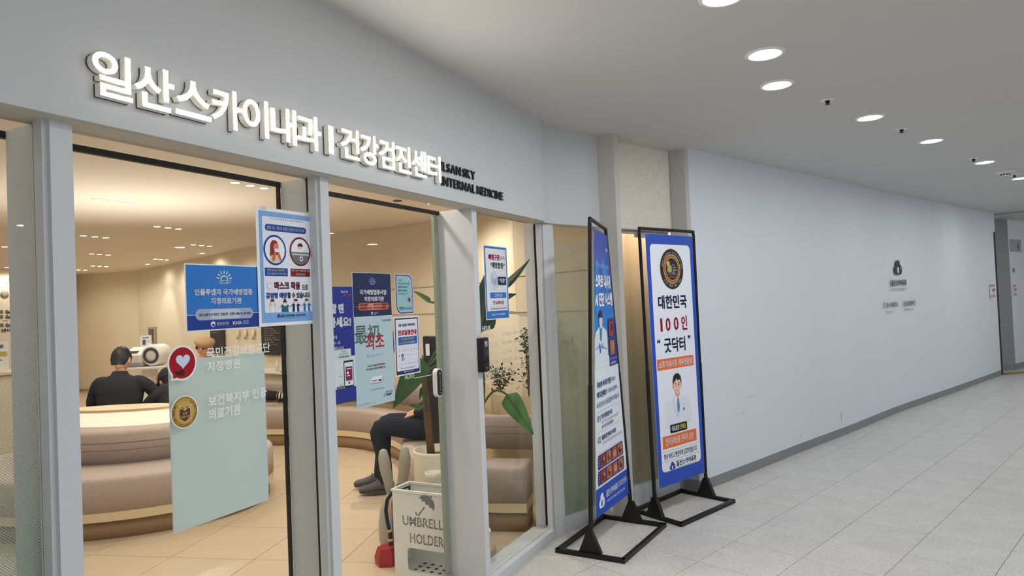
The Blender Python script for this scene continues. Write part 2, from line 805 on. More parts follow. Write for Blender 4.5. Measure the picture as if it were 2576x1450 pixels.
# ------------------------------------------------------------------ colours of the setting
M_FASC = mat('painted_panel_grey', (207, 208, 210), 0.55, 0.3, var=0.012, vs=3)
M_SOFF = mat('painted_soffit', (196, 192, 180), 0.6, 0.3)
M_COLM = mat('painted_mullion', (210, 213, 216), 0.45, 0.35)
M_WALLW = mat('white_wall_paint', (223, 227, 234), 0.6, 0.3, var=0.015, vs=1.3)
M_CEIL = mat('ceiling_paint', (206, 205, 203), 0.85, 0.15, var=0.008, vs=2)
M_BASE = mat('vinyl_baseboard', (138, 140, 142), 0.55, 0.3, var=0.06, vs=9)
M_BLACK = mat('black_rubber', (20, 20, 21), 0.5, 0.3)
M_BLKMET = mat('black_powder_coat', (17, 17, 18), 0.42, 0.4)
M_INW = mat('clinic_wall_paint', (222, 211, 190), 0.7, 0.25, var=0.012, vs=2)
M_INC = mat('clinic_ceiling_paint', (228, 219, 208), 0.85, 0.15)
M_TILEJ = mat('tile_joint_dark', (128, 126, 122), 0.8, 0.1)
M_INJ = mat('porcelain_joint', (138, 112, 84), 0.85, 0.1)
M_GLASS = glass_mat('clear_glass')
M_GLASS_D = glass_mat('door_glass', (0.93, 0.96, 0.94), 0.9)
M_GEDGE = mat('glass_edge_green', (150, 160, 138), 0.25, 0.5)
M_ALU = mat('brushed_aluminium', (176, 178, 178), 0.4, 0.5, metal=0.6)
M_WHITE = mat('white_plastic', (232, 232, 230), 0.4, 0.4)


def tile_material(name, rgb, speck, bump=0.0, rough=0.35, spec=0.35, cloud=0.05):
    m = bpy.data.materials.new(name)
    m.use_nodes = True
    nt = m.node_tree
    N, Lk = nt.nodes.new, nt.links.new
    b = nt.nodes['Principled BSDF']
    b.inputs['Roughness'].default_value = rough
    b.inputs['Specular IOR Level'].default_value = spec
    geo = N('ShaderNodeNewGeometry')
    oi = N('ShaderNodeObjectInfo')
    n1 = N('ShaderNodeTexNoise')
    n1.inputs['Scale'].default_value = 55
    n1.inputs['Detail'].default_value = 6
    n1.inputs['Roughness'].default_value = 0.7
    n2 = N('ShaderNodeTexNoise')
    n2.inputs['Scale'].default_value = 6
    n2.inputs['Detail'].default_value = 3
    Lk(geo.outputs['Position'], n1.inputs['Vector'])
    Lk(geo.outputs['Position'], n2.inputs['Vector'])
    r1 = N('ShaderNodeMapRange')
    r1.inputs['From Min'].default_value = 0.35
    r1.inputs['From Max'].default_value = 0.68
    r1.inputs['To Min'].default_value = 1 - speck
    r1.inputs['To Max'].default_value = 1 + speck * 0.7
    Lk(n1.outputs['Fac'], r1.inputs['Value'])
    r2 = N('ShaderNodeMapRange')
    r2.inputs['From Min'].default_value = 0.3
    r2.inputs['From Max'].default_value = 0.7
    r2.inputs['To Min'].default_value = 1 - cloud
    r2.inputs['To Max'].default_value = 1 + cloud
    Lk(n2.outputs['Fac'], r2.inputs['Value'])
    r3 = N('ShaderNodeMapRange')
    r3.inputs['To Min'].default_value = 1 - 0.022
    r3.inputs['To Max'].default_value = 1 + 0.022
    Lk(oi.outputs['Random'], r3.inputs['Value'])
    m1 = N('ShaderNodeMath')
    m1.operation = 'MULTIPLY'
    m2 = N('ShaderNodeMath')
    m2.operation = 'MULTIPLY'
    Lk(r1.outputs[0], m1.inputs[0])
    Lk(r2.outputs[0], m1.inputs[1])
    Lk(m1.outputs[0], m2.inputs[0])
    Lk(r3.outputs[0], m2.inputs[1])
    sc = N('ShaderNodeVectorMath')
    sc.operation = 'SCALE'
    sc.inputs[0].default_value = L3(rgb)[:3]
    Lk(m2.outputs[0], sc.inputs['Scale'])
    Lk(sc.outputs[0], b.inputs['Base Color'])
    m.diffuse_color = L3(rgb)
    return m


M_TILE = tile_material('vinyl_tile', (205, 202, 197), 0.16, rough=0.42, spec=0.3)
M_PORC = tile_material('porcelain_tile', (208, 190, 165), 0.03, rough=0.28, spec=0.4, cloud=0.02)


def clip_half(poly, p, nrm):
    """keep the side of the plan line through p where (x-p).nrm > 0"""
    out = []
    for i in range(len(poly)):
        a, b = poly[i], poly[(i + 1) % len(poly)]
        da = (a[0] - p[0]) * nrm[0] + (a[1] - p[1]) * nrm[1]
        db = (b[0] - p[0]) * nrm[0] + (b[1] - p[1]) * nrm[1]
        if da >= 0:
            out.append(a)
        if da * db < 0:
            t = da / (da - db)
            out.append((a[0] + (b[0] - a[0]) * t, a[1] + (b[1] - a[1]) * t))
    return out


def in_frame(x, y, z, mgx=120, mgy=120):
    q = Vector((x, y, z)) - Vector((0, 0, EYE))
    w = q.dot(_F)
    if w < 0.15:
        return False
    u = 1288 + FPX * q.dot(RT) / w
    v = 725 - FPX * q.dot(UP) / w
    return -mgx < u < 2576 + mgx and -mgy < v < 1450 + mgy


TILE_MESH = {}


def tiles(parent, size, ang, org, x0, x1, y0, y1, keep, halfs, m, joint, h=0.004, z=0.0, limit=290):
    """square tiles, each an object; whole tiles share one mesh"""
    ca, sa = math.cos(ang), math.sin(ang)
    cand = []
    R = 48
    for i in range(-R, R):
        for j in range(-R, R):
            cx = org[0] + (i + .5) * size * ca - (j + .5) * size * sa
            cy = org[1] + (i + .5) * size * sa + (j + .5) * size * ca
            if not (x0 < cx < x1 and y0 < cy < y1) or not keep(cx, cy):
                continue
            hs = size / 2 - joint / 2
            q = [(cx + a * ca - b * sa, cy + a * sa + b * ca) for a, b in ((-hs, -hs), (hs, -hs), (hs, hs), (-hs, hs))]
            full = True
            for (p, nrm) in halfs:
                q2 = clip_half(q, p, nrm)
                if len(q2) != 4 or any(abs(a[0] - b[0]) + abs(a[1] - b[1]) > 1e-6 for a, b in zip(q2, q)):
                    full = False
                q = q2
                if len(q) < 3:
                    break
            if len(q) < 3:
                continue
            cand.append((cx * cx + cy * cy + (0 if in_frame(cx, cy, 0, 260, 320) else 1e4), cx, cy, q, full))
    cand.sort(key=lambda c: c[0])
    rest = MB()
    shared = None
    for k, (_, cx, cy, q, full) in enumerate(cand):
        if k >= limit:
            rest.prism(q, z, z + h, m)
        elif full:
            if shared is None:
                mb = MB()
                hs = size / 2 - joint / 2
                mb.prism([(a * ca - b * sa, a * sa + b * ca) for a, b in ((-hs, -hs), (hs, -hs), (hs, hs), (-hs, hs))], z, z + h, m)
                o = mb.build('tile', parent)
                # the mesh was built about the parent's origin: recentre on the tile
                off = WLOC[parent.name]
                for v in o.data.vertices:
                    v.co += off
                shared = o.data
            else:
                o = bpy.data.objects.new('tile', shared)
                COL.objects.link(o)
                o.parent = parent
            o.location = Vector((cx, cy, 0)) - WLOC[parent.name]
        else:
            mb = MB()
            mb.prism(q, z, z + h, m)
            mb.build('tile', parent)
    if rest.v:
        o = rest.build('far_tile', parent)
        o['kind'] = 'stuff'


# ------------------------------------------------------------------ plan lines
KINK = [F2(2.84, 0), (0.222, 4.245), (0.262, 4.312), (0.318, 4.372), (0.43, 4.473), (0.53, 4.56), (0.632, 4.650)]
FRONT = [F2(-2.6, 0), F2(0, 0), F2(1.4, 0), F2(2.5, 0)] + KINK
RW = [(1.40, 5.14), (1.97, 5.65), (2.65, 6.27), (3.45, 6.98), (4.46, 7.92), (5.25, 8.6), (6.2, 9.41), (7.86, 10.85)]
RWS = [(p.x, p.y) for p in smooth_line(RW, 4)]
INWALL = [(-12, 9.5), (-9.12, 11.9), (-8.73, 12.36), (-9.26, 14.26), (-7.875, 14.05), (-6.05, 12.15), (-3.78, 9.86), (-2.3, 8.75),
          (-1.2, 8.1), (-.4, 7.4), (0.0, 6.6), (.05, 6.0), (.25, 5.6), (.5, 5.3), (.70, 5.07), (.765, 4.83)]


def offset_line(P, d):
    out = []
    for i in range(len(P)):
        a, b = Vector(P[max(i - 1, 0)]), Vector(P[min(i + 1, len(P) - 1)])
        t = (b - a).normalized()
        out.append((P[i][0] - t.y * d, P[i][1] + t.x * d))
    return out


def strip(P, th, z0, z1, m, side=1):
    """wall of thickness th along a plan line, thickness to the left of travel"""
    mb = MB()
    Q = offset_line(P, th * side)
    mb.ribbon(P, Q, [(0, z0), (0, z1), (abs(th), z1), (abs(th), z0)], m, smooth=False)
    return mb


# ------------------------------------------------------------------ floors
floor = sroot('floor', (3, 4, 0), 'corridor floor of pale grey speckled square vinyl tiles')
one('slab', floor, 'prism', [(-3.5, -1.5), (13, -1.5), (13, 14.5), (-3.5, 14.5)], -0.1, 0.0, M_TILEJ)
tiles(floor, 0.412, math.radians(44), (2.155, 4.353), -2.4, 12.5, -1.3, 14,
      lambda x, y: (x - 1.3) * 0.655 - (y - 5.05) * 0.755 > -0.45,
      [(F2(0, -0.11), (FN.x, FN.y))], M_TILE, 0.0028, h=0.003)
floor_in = sroot('floor_inside', (-3, 6, 0), 'clinic waiting room floor of large warm beige porcelain tiles')
tiles(floor_in, 0.567, math.radians(-10), (-2.198, 4.204), -11, 0.9, 1.0, 14.5,
      lambda x, y: True,
      [(F2(0, -0.125), (-FN.x, -FN.y))], M_PORC, 0.004, h=0.003, limit=280)
one('mortar_bed', floor_in, 'prism', [F2(-8, -0.12), F2(2.9, -0.12), (0.9, 5.2), (0.5, 9), (-3, 14.5), (-13, 15), (-13, -1)], 0.0, 0.0012, M_INJ)

# ------------------------------------------------------------------ ceilings
ceil = MB()
ceil.prism([(-4.5, -2.5), (14, -2.5), (14, 15.5), (-4.5, 15.5)], H, H + 0.12, M_CEIL)
struct(ceil.build('ceiling'), 'smooth grey-white corridor ceiling')
ci = MB()
ci.prism([F2(-9, -0.3), F2(2.7, -0.3), (0.36, 4.7), (0.60, 4.90), (0.78, 4.92), (0.72, 5.12), (0.1, 6.7), (-1, 8.2), (-3.6, 10), (-7.6, 14.3), (-9.6, 14.6), (-13, 10), (-13, 3)], HI, HI + 0.1, M_INC)
struct(ci.build('ceiling_inside'), 'smooth warm clinic ceiling with recessed spotlights')

# ------------------------------------------------------------------ facade header (fascia) and soffit
ZS = 2.006
back = [F2(-2.6, -0.36), F2(0, -0.36), F2(1.4, -0.36), F2(2.5, -0.36), F2(2.70, -0.35), (0.06, 4.43), (0.07, 4.50), (0.12, 4.58), (0.24, 4.70), (0.36, 4.80), (0.47, 4.90)]
fw = MB()
fw.ribbon(FRONT, back, [(0, ZS), (0, H), (0.36, H), (0.36, ZS)], M_FASC, smooth=False)
wall_front = struct(fw.build('wall_front'), 'pale grey fascia above the clinic shopfront')
fw = MB()
fw.ribbon([F2(-2.6, -0.012), F2(2.84, -0.012)], [F2(-2.6, -0.355), F2(2.84, -0.355)], [(0, ZS - 0.003), (0, ZS + 0.001), (0.343, ZS + 0.001), (0.343, ZS - 0.003)], M_SOFF, smooth=False)
struct(fw.build('trim_soffit'), 'warm grey soffit board under the fascia')
# black sliding door track set in the soffit
tr = MB()
tr.fbox(-2.5, 2.015, -0.262, -0.244, ZS - 0.020, ZS - 0.002, M_BLACK)
struct(tr.build('trim_track'), 'black sliding door track in the soffit')

# ------------------------------------------------------------------ mullions
cols = [('column_1', -0.027, 0.027), ('column_2', 0.912, 0.956), ('column_3', 2.017, 2.066), ('column_0', -1.06, -1.01)]
for nm, s0, s1 in cols:
    r = sroot('trim_' + nm, F(s0, -0.2, 0), 'pale grey deep mullion between shopfront windows')
    mb = MB()
    mb.fbox(s0, s1, -0.265 if nm == 'column_3' else -0.245, -0.045, 0, ZS - 0.002, M_COLM)
    mb.build('mullion', r)
    if nm in ('column_1', 'column_2', 'column_0'):
        mb = MB()
        mb.fbox(s0 - 0.012, s0, -0.095, -0.058, 0, ZS - 0.002, M_COLM)     # glazing bead in front of the pane
        mb.build('glazing_bead', r)
        mb = MB()
        mb.fbox(s0 - 0.004, s0 - 0.0005, -0.112, -0.096, 0, ZS - 0.003, M_BLACK)
        if nm == 'column_2':
            mb.fbox(s0 - 0.009, s0, -0.262, -0.247, 0, ZS - 0.003, M_BLACK)
        mb.build('gasket', r)
    if nm == 'column_3':
        mb = MB()
        mb.fbox(s0 - 0.006, s0, -0.266, -0.263, 0, ZS - 0.003, M_BLACK)
        mb.build('gasket', r)
# the corner mullion, where the front turns
D_front = [(0.212, 4.291), (0.243, 4.318), (0.284, 4.362)]
r = sroot('trim_column_4', (0.24, 4.33, 0), 'pale grey mullion where the shopfront curves')
mb = MB()
mb.prism(D_front + [(0.178, 4.470), (0.092, 4.37)], 0, ZS - 0.002, M_COLM)
mb.build('mullion', r)
mb = MB()
p0 = F(2.935, -0.09, 0)
mb.fbox(2.915, 2.932, -0.102, -0.068, 0.0, ZS - 0.003, M_COLM)
mb.build('glazing_bead', r)
mb = MB()
mb.fbox(2.926, 2.932, -0.122, -0.103, 0.07, ZS - 0.003, M_BLACK)
mb.build('gasket', r)

# ------------------------------------------------------------------ windows and the sliding door
M_DOTS = film_mat('dotted_film', 'dots', 1.62, 0.35, (196, 212, 208), 1.02, 0.0050)


def window(n, s0, s1, t, label, sill=True):
    r = sroot('window_%d' % n, F((s0 + s1) / 2, t, 0), label)
    mb = MB()
    mb.fbox(s0, s1, t - 0.010, t, 0.05 if sill else 0.01, ZS - 0.003, M_GLASS)
    mb.build('pane', r)
    if sill:
        mb = MB()
        mb.fbox(s0 - 0.002, s1, t - 0.10, t + 0.052, 0.0, 0.052, M_COLM)
        mb.fbox(s0, s1, t - 0.002, t + 0.012, 0.052, 0.060, M_COLM)
        mb.build('sill', r)
    return r


w1 = window(1, -1.008, -0.031, -0.103, 'shopfront window with a fading dotted film')
mb = MB()
mb.fbox(-1.005, -0.034, -0.1146, -0.1140, 0.06, 1.66, M_DOTS)
mb.build('dotted_film', w1)
w2 = window(2, 0.029, 0.905, -0.100, 'large shopfront window carrying hospital signs')
w3 = window(3, 2.068, 2.929, -0.113, 'narrow shopfront window with opening hours lettering')
# sliding door
dr = sroot('door_1', F(1.45, -0.25, 0), 'frameless glass sliding door leaf with notices')
mb = MB()
mb.fbox(0.93, 1.982, -0.262, -0.252, 0.012, ZS - 0.022, M_GLASS_D)
mb.build('pane', dr)
mb = MB()
mb.fbox(1.974, 2.002, -0.270, -0.252, 0.012, ZS - 0.022, M_GEDGE)
mb.build('edge_profile', dr)
mb = MB()
mb.fbox(0.93, 2.004, -0.268, -0.246, 0.004, 0.10, M_ALU)
mb.build('bottom_rail', dr)

# curved end: last window, fin, ribbed recess
w4 = sroot('window_4', (0.45, 4.6, 0), 'end shopfront window with frosted lower half')
M_FROST = film_mat('fading_frost_film', 'fade', 2.5, 0.2, (190, 198, 188), 0.92)
G0, G1 = Vector((0.290, 4.405)), Vector((0.598, 4.668))
gd = (G1 - G0).normalized()
gn = Vector((gd.y, -gd.x))


def gbox(mb, a, b, t0, t1, z0, z1, m):
    q = [G0 + gd * a + gn * t1, G0 + gd * b + gn * t1, G0 + gd * b + gn * t0, G0 + gd * a + gn * t0]
    mb.prism([(p.x, p.y) for p in q], z0, z1, m)


GL = (G1 - G0).length
mb = MB()
gbox(mb, 0.0, GL, -0.012, -0.002, 0.085, ZS - 0.003, M_GLASS)
mb.build('pane', w4)
mb = MB()
gbox(mb, 0.0, GL, -0.0146, -0.0140, 0.09, 1.9, M_FROST)
mb.build('frosted_film', w4)
mb = MB()
gbox(mb, -0.02, GL + 0.02, -0.09, 0.012, 0.0, 0.085, M_COLM)
gbox(mb, -0.02, GL + 0.02, -0.03, 0.004, 0.085, 0.092, M_COLM)
mb.build('sill', w4)

M_FIN = mat('painted_fin', (200, 198, 192), 0.6, 0.25, var=0.015, vs=4)
mb = MB()
mb.prism([(0.632, 4.650), (0.737, 4.574), (0.772, 4.604), (0.80, 4.845), (0.74, 4.92)], 0, H, M_FIN)
struct(mb.build('wall_fin'), 'pale grey fin wall beside the end window')

# recess with ribbed panel and frosted door
RL, RR = Vector((0.795, 4.838)), Vector((1.268, 5.233))
rd = (RR - RL).normalized()
rn = Vector((rd.y, -rd.x))
RLN = (RR - RL).length


def rbox2(mb, a, b, t0, t1, z0, z1, m):
    q = [RL + rd * a + rn * t1, RL + rd * b + rn * t1, RL + rd * b + rn * t0, RL + rd * a + rn * t0]
    mb.prism([(p.x, p.y) for p in q], z0, z1, m)


M_RIB = mat('ribbed_stucco', (246, 242, 231), 0.9, 0.1, var=0.08, vs=70, bump=0.3, bs=120)
prof = []
NR = 34
for i in range(NR):
    x0 = RLN * i / NR
    for (q, h) in ((0.0, 0.0), (0.12, 0.008), (0.33, 0.012), (0.54, 0.008), (0.66, 0.0)):
        prof.append((x0 + q * RLN / NR, h))
prof.append((RLN, 0))
pl = [RL + rd * a + rn * h for a, h in prof] + [RL + rd * RLN - rn * 0.06, RL - rn * 0.06]
mb = MB()
mb.prism([(p.x, p.y) for p in pl], 2.010, H, M_RIB, cap=False)
mb2 = MB()
rbox2(mb2, 0, RLN, -0.06, -0.001, 2.004, 2.011, M_FIN)
wr = sroot('wall_ribbed', (RL.x, RL.y, 2.0), 'ribbed stucco panel above the frosted side door')
mb.build('ribbed_panel', wr)
mb2.build('underside', wr)
d2 = sroot('door_2', (1.03, 5.03, 0), 'frosted side door in the recess')
M_FROST2 = film_mat('side_door_frost', 'fade', 1.95, 0.15, (212, 206, 186), 0.75)
mb = MB()
rbox2(mb, 0.0, RLN, -0.052, -0.044, 0.13, 1.985, M_GLASS)
mb.build('pane', d2)
mb = MB()
rbox2(mb, 0.0, RLN, -0.0546, -0.0540, 0.13, 1.985, M_FROST2)
mb.build('frosted_film', d2)
mb = MB()
rbox2(mb, 0.0, RLN, -0.07, -0.012, 0.0, 0.13, M_COLM)
mb.build('kick_plate', d2)
mb = MB()
rbox2(mb, 0.0, RLN, -0.07, -0.03, 1.982, 2.004, M_ALU)
rbox2(mb, 0.22, 0.40, -0.045, 0.01, 1.955, 1.985, M_ALU)
mb.build('header_rail', d2)
# small lobby behind the side door
mb = MB()
M_LOB = mat('lobby_wall_paint', (226, 208, 182), 0.7, 0.2)
lob = [(0.79, 4.92), (0.76, 5.35), (1.02, 5.75), (1.42, 5.55), (1.33, 5.27)]
mb = strip(lob, 0.03, 0, 2.5, M_LOB, side=1)
mb.prism([(0.7, 4.93), (1.34, 5.3), (1.5, 5.9), (0.7, 5.9)], 2.42, 2.5, M_INC)
mb.prism([(0.8, 4.93), (1.34, 5.3), (1.5, 5.9), (0.7, 5.9)], -0.02, 0.002, M_LOB)
struct(mb.build('wall_lobby'), 'warm lit lobby behind the frosted side door')
area('lobby_lamp', (1.03, 5.35, 2.40), 0.12, 4.5, WARM)

# right wall
mb = MB()
cw = [(1.272, 5.236), (1.40, 5.14)]
mb.prism([(1.262, 5.236), (1.368, 5.132), (1.40, 5.14), (1.50, 5.36), (1.33, 5.36)], 0, H, M_FIN)
struct(mb.build('wall_right_return'), 'short return beside the frosted side door')
mb = strip(RWS, 0.25, 0, H, M_WALLW, side=1)
wall_right = struct(mb.build('wall_right'), 'long white corridor wall')
mb = strip([(p[0], p[1]) for p in RWS], -0.008, 0, 0.084, M_BASE, side=1)
mb.prism([(1.268, 5.222), (1.364, 5.126), (1.408, 5.136), (1.40, 5.148), (1.37, 5.14), (1.276, 5.232)], 0, 0.084, M_BASE)
struct(mb.build('baseboard_right'), 'grey vinyl baseboard along the white wall')
# far end: dark door edge, grey column, far wall
mb = MB()
mb.prism([(7.862, 10.856), (7.912, 10.884), (8.02, 11.18), (7.7, 11.4), (7.6, 11.0)], 0, 2.33, M_BLACK)
struct(mb.build('trim_dark_jamb'), 'black door jamb at the end of the white wall')
mb = MB()
mb.prism([(7.4, 10.9), (7.862, 10.856), (7.912, 10.884), (8.02, 11.18), (7.5, 11.4)], 2.33, H, M_WALLW)
struct(mb.build('wall_above_jamb'), 'white wall above the dark jamb')
mb = MB()
M_COLG = mat('grey_column_paint', (150, 150, 152), 0.7, 0.2, var=0.06, vs=60)
mb.prism([(8.03, 11.30), (8.56, 11.47), (8.62, 11.9), (8.0, 11.9)], 0.0, 2.585, M_COLG)
struct(mb.build('column_far'), 'grey column at the far end')
mb = MB()
mb.prism([(8.56, 11.48), (11.2, 13.4), (11.2, 14.2), (8.5, 12.0)], 0.0, 2.585, M_WALLW)
struct(mb.build('wall_far'), 'white wall at the far end of the corridor')
mb = MB()
mb.prism([(8.02, 11.292), (8.57, 11.465), (11.2, 13.385), (11.2, 13.42), (8.555, 11.49), (8.02, 11.31)], 0.0, 0.10, M_BASE)
struct(mb.build('baseboard_far'), 'grey baseboard at the far end')
mb = MB()
mb.prism([(7.98, 11.15), (9.0, 10.2), (13, 11.0), (13, 15.4), (8, 12.4)], 2.585, 2.635, M_CEIL)
struct(mb.build('ceiling_far'), 'lower ceiling at the far end')
# yellow tactile strip
M_YEL = mat('yellow_paint', (196, 168, 60), 0.6, 0.3)
sv = thing('tactile_strip', 'yellow striped tactile strip on the floor at the far door', 'floor strip', (8.1, 11.0, 0.003))
c0 = Vector((7.93, 11.02)); dd = Vector((0.93, 0.22)).normalized(); nn = Vector((dd.y, -dd.x))
mb = MB()
mb.prism([tuple(c0), tuple(c0 + dd * 0.62), tuple(c0 + dd * 0.62 + nn * 0.16), tuple(c0 + nn * 0.16)], 0.003, 0.005, mat('grey_strip', (120, 118, 110), 0.7))
mb.build('strip_base', sv)
for i in range(12):
    mb = MB()
    a = c0 + dd * (0.015 + i * 0.05)
    mb.prism([tuple(a), tuple(a + dd * 0.028), tuple(a + dd * 0.028 + nn * 0.16), tuple(a + nn * 0.16)], 0.005, 0.009, M_YEL)
    mb.build('yellow_bar', sv)

# ------------------------------------------------------------------ clinic walls
mb = strip(INWALL, 0.15, 0, HI, M_INW, side=1)
wall_in = struct(mb.build('wall_inside'), 'curving warm beige clinic wall')
# wall panels proud of the wall with a shadow joint at 1.73 m, open planter niche below 1.42 m
NW = [(-1.95, 8.545), (-1.2, 8.1), (-.4, 7.4), (0.0, 6.6), (.05, 6.0), (.25, 5.6), (.5, 5.3), (.70, 5.07), (.762, 4.86)]
M_PANEL = mat('clinic_panel', (222, 208, 184), 0.6, 0.25, var=0.01, vs=2)
wp = sroot('wall_panelling', (0, 6, 1.4), 'beige panelling over the planter niche')
for i in range(len(NW) - 1):
    a, b = Vector(NW[i]), Vector(NW[i + 1])
    for (z0, z1) in ((1.42, 1.724), (1.736, HI - 0.002)):
        d = (b - a).normalized()
        nn = Vector((d.y, -d.x))
        mb = MB()
        q = [a + d * 0.001 + nn * 0.22, b - d * 0.001 + nn * 0.22, b - d * 0.001, a + d * 0.001]
        # trim the corner overlap on the inside of the curve
        mb.prism([(p.x, p.y) for p in (a + nn * 0.02, b + nn * 0.02, b, a)], z0, z1, M_PANEL)
        mb.build('panel', wp)
# left reception wall front is plain; extra baseboard line
mb = strip(INWALL[:8], -0.012, 0, 0.06, mat('clinic_baseboard', (176, 156, 128), 0.6), side=1)
struct(mb.build('baseboard_inside'), 'low beige baseboard of the clinic wall')

# ------------------------------------------------------------------ lit channel-letter sign
M_LFACE = mat('lit_letter_face', (255, 255, 250), 0.5, 0.2, emit=(255, 250, 238), es=34.0)
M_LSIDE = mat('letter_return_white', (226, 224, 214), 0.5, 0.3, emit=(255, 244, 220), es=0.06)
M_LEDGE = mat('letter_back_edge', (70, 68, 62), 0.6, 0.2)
sg = thing('channel_letter_sign', 'row of glowing white raised Korean letters on the grey fascia', 'sign', F(0.83, 0, 2.07))
sg.location = F(0.83, 0, 2.07)
wallf = facade_flat(0, 2.84, 2.0, 2.64, 0.0)
GLY = [('일', 0.039, 0.143), ('산', 0.150, 0.266), ('스', 0.270, 0.386), ('카', 0.390, 0.498), ('이', 0.504, 0.606), ('내', 0.618, 0.729),
       ('과', 0.734, 0.849), ('I', 0.888, 0.911), ('건', 0.952, 1.057), ('강', 1.065, 1.173), ('검', 1.178, 1.279), ('진', 1.289, 1.394),
       ('센', 1.402, 1.512), ('터', 1.522, 1.628)]
YT = {'일': (2.190, 2.073), '산': (2.190, 2.072), '스': (2.182, 2.076), '카': (2.191, 2.070), '이': (2.191, 2.070), '내': (2.191, 2.070), '과': (2.191, 2.070),
      'I': (2.176, 2.074), '건': (2.190, 2.074), '강': (2.190, 2.070), '검': (2.190, 2.073), '진': (2.189, 2.073), '센': (2.190, 2.074), '터': (2.190, 2.070)}
GB = {'일': .012, '건': .010, '검': .010, '진': .011, '센': .010, '터': .011, '강': .012}
for g, s0, s1 in GLY:
    z1, z0 = YT[g]
    a, b, c = MB(), MB(), MB()
    if g == 'I':
        a.fbox(s0, s1, 0.004, 0.0275, z0, z1, M_LSIDE)
        b.fbox(s0, s1, 0.0275, 0.0282, z0, z1, M_LFACE)
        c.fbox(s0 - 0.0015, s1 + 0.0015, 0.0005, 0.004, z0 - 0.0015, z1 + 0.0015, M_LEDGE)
    else:
        extrude_text(a, b, g, wallf, s0, 2.64 - z1, s1 - s0, z1 - z0, 0.024, M_LSIDE, M_LFACE, GB.get(g, .014) , 4, lift=0.004)
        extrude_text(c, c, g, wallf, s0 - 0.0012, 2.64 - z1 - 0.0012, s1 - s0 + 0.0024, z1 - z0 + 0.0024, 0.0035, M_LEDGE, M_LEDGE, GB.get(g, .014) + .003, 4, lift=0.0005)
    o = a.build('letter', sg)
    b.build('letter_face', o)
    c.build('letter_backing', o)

M_BLET = mat('black_letter', (26, 26, 28), 0.45, 0.4)
es = thing('raised_letter_sign', 'two lines of raised black English letters after the glowing sign', 'sign', F(1.97, 0, 2.07))


def letter_row(s, s0, s1, z0, z1):
    ws = []
    tot = 0
    for ch in s:
        if ch == ' ':
            w = 0.22
        else:
            _, _, asp, hh = text2d(ch, 0.018, 3)
            w = asp * (0.73 if ch != 'I' else 0.73) + 0.12
        ws.append(w)
        tot += w
    k = (s1 - s0) / (tot - 0.12)
    x = s0
    for ch, w in zip(s, ws):
        if ch != ' ':
            a, b = MB(), MB()
            extrude_text(a, a, ch, wallf, x, 2.64 - z1, (w - 0.12) * k, z1 - z0, 0.008, M_BLET, M_BLET, 0.010, 3, lift=0.001)
            a.build('letter', es)
        x += w * k


letter_row('ILSAN SKY', 1.668, 1.981, 2.137, 2.180)
letter_row('INTERNAL MEDICINE', 1.666, 2.279, 2.068, 2.111)

# ------------------------------------------------------------------ printed notices: shared drawing helpers
W_ = ink((244, 245, 250)); NAVY = ink((24, 36, 88)); BLUE = ink((28, 86, 176)); DARK = ink((32, 34, 44)); MAROON = ink((122, 16, 44))
RED = ink((200, 30, 60)); GREY = ink((120, 124, 130)); ORANGE = ink((238, 118, 40)); LGREY = ink((190, 194, 204)); SKIN = ink((236, 196, 168))
YEL = ink((240, 220, 60)); CYAN = ink((150, 196, 240))
PAPER = mat('poster_paper', (240, 240, 244), 0.45, 0.3)
M_VINYL = mat('white_cut_vinyl', (244, 246, 246), 0.5, 0.3)


def cloud_logo(f, x, y, w, h, m, mw, part='logo', l=None):
    f.disc(x + w * .5, y + h * .27, w * .27, m, h * .27, l, part)
    f.disc(x + w * .27, y + h * .68, w * .27, m, h * .31, l, part)
    f.disc(x + w * .74, y + h * .65, w * .26, m, h * .34, l, part)
    f.rect(x + w * .3, y + h * .45, w * .42, h * .53, m, l, part)
    l2 = (f.l if l is None else l) + 1
    f.poly([(x + w * .36, y + h * .52), (x + w * .56, y + h * .46), (x + w * .56, y + h * .94), (x + w * .36, y + h * .80)], mw, l2, part)
    f.rect(x + w * .58, y + h * .56, w * .09, h * .2, m, l2 + 1, part)
    f.line(x + w * .72, y + h * .62, x + w * .86, y + h * .52, h * .06, mw, l2, part)


def sun_logo(f, cx, cy, r, m, mbox, txt):
    f.ring(cx, cy, r * .52, r * .74, m, part='logo', a0=PI, a1=2 * PI, k=18)
    for i in range(7):
        a = PI + PI * (i + .5) / 7
        x0, y0 = cx + math.cos(a) * r * .95, cy + math.sin(a) * r * .95
        x1, y1 = cx + math.cos(a) * r * 1.45, cy + math.sin(a) * r * 1.45
        f.line(x0, y0, x1, y1, r * .2, m, part='logo')
    f.rect(cx - r * .85, cy + r * .06, r * 1.5, r * .52, m, part='logo')
    f.text(txt, cx - r * .72, cy + r * .14, r * 1.24, r * .38, mbox, 0.02)
    for i in range(3):
        f.line(cx + r * .75, cy + r * (.14 + .17 * i), cx + r * (1.3 - .1 * i), cy + r * (.14 + .17 * i), r * .045, m, part='logo')


def taegeuk(f, x, y, r, m, mbg):
    f.disc(x, y, r, m, part='logo')
    f.disc(x + r * .15, y + r * .1, r * .72, mbg, l=f.l + 1, part='logo')
    f.ring(x, y, r * .25, r * .62, m, l=f.l + 2, part='logo', a0=-PI * .9, a1=PI * .15, k=14)


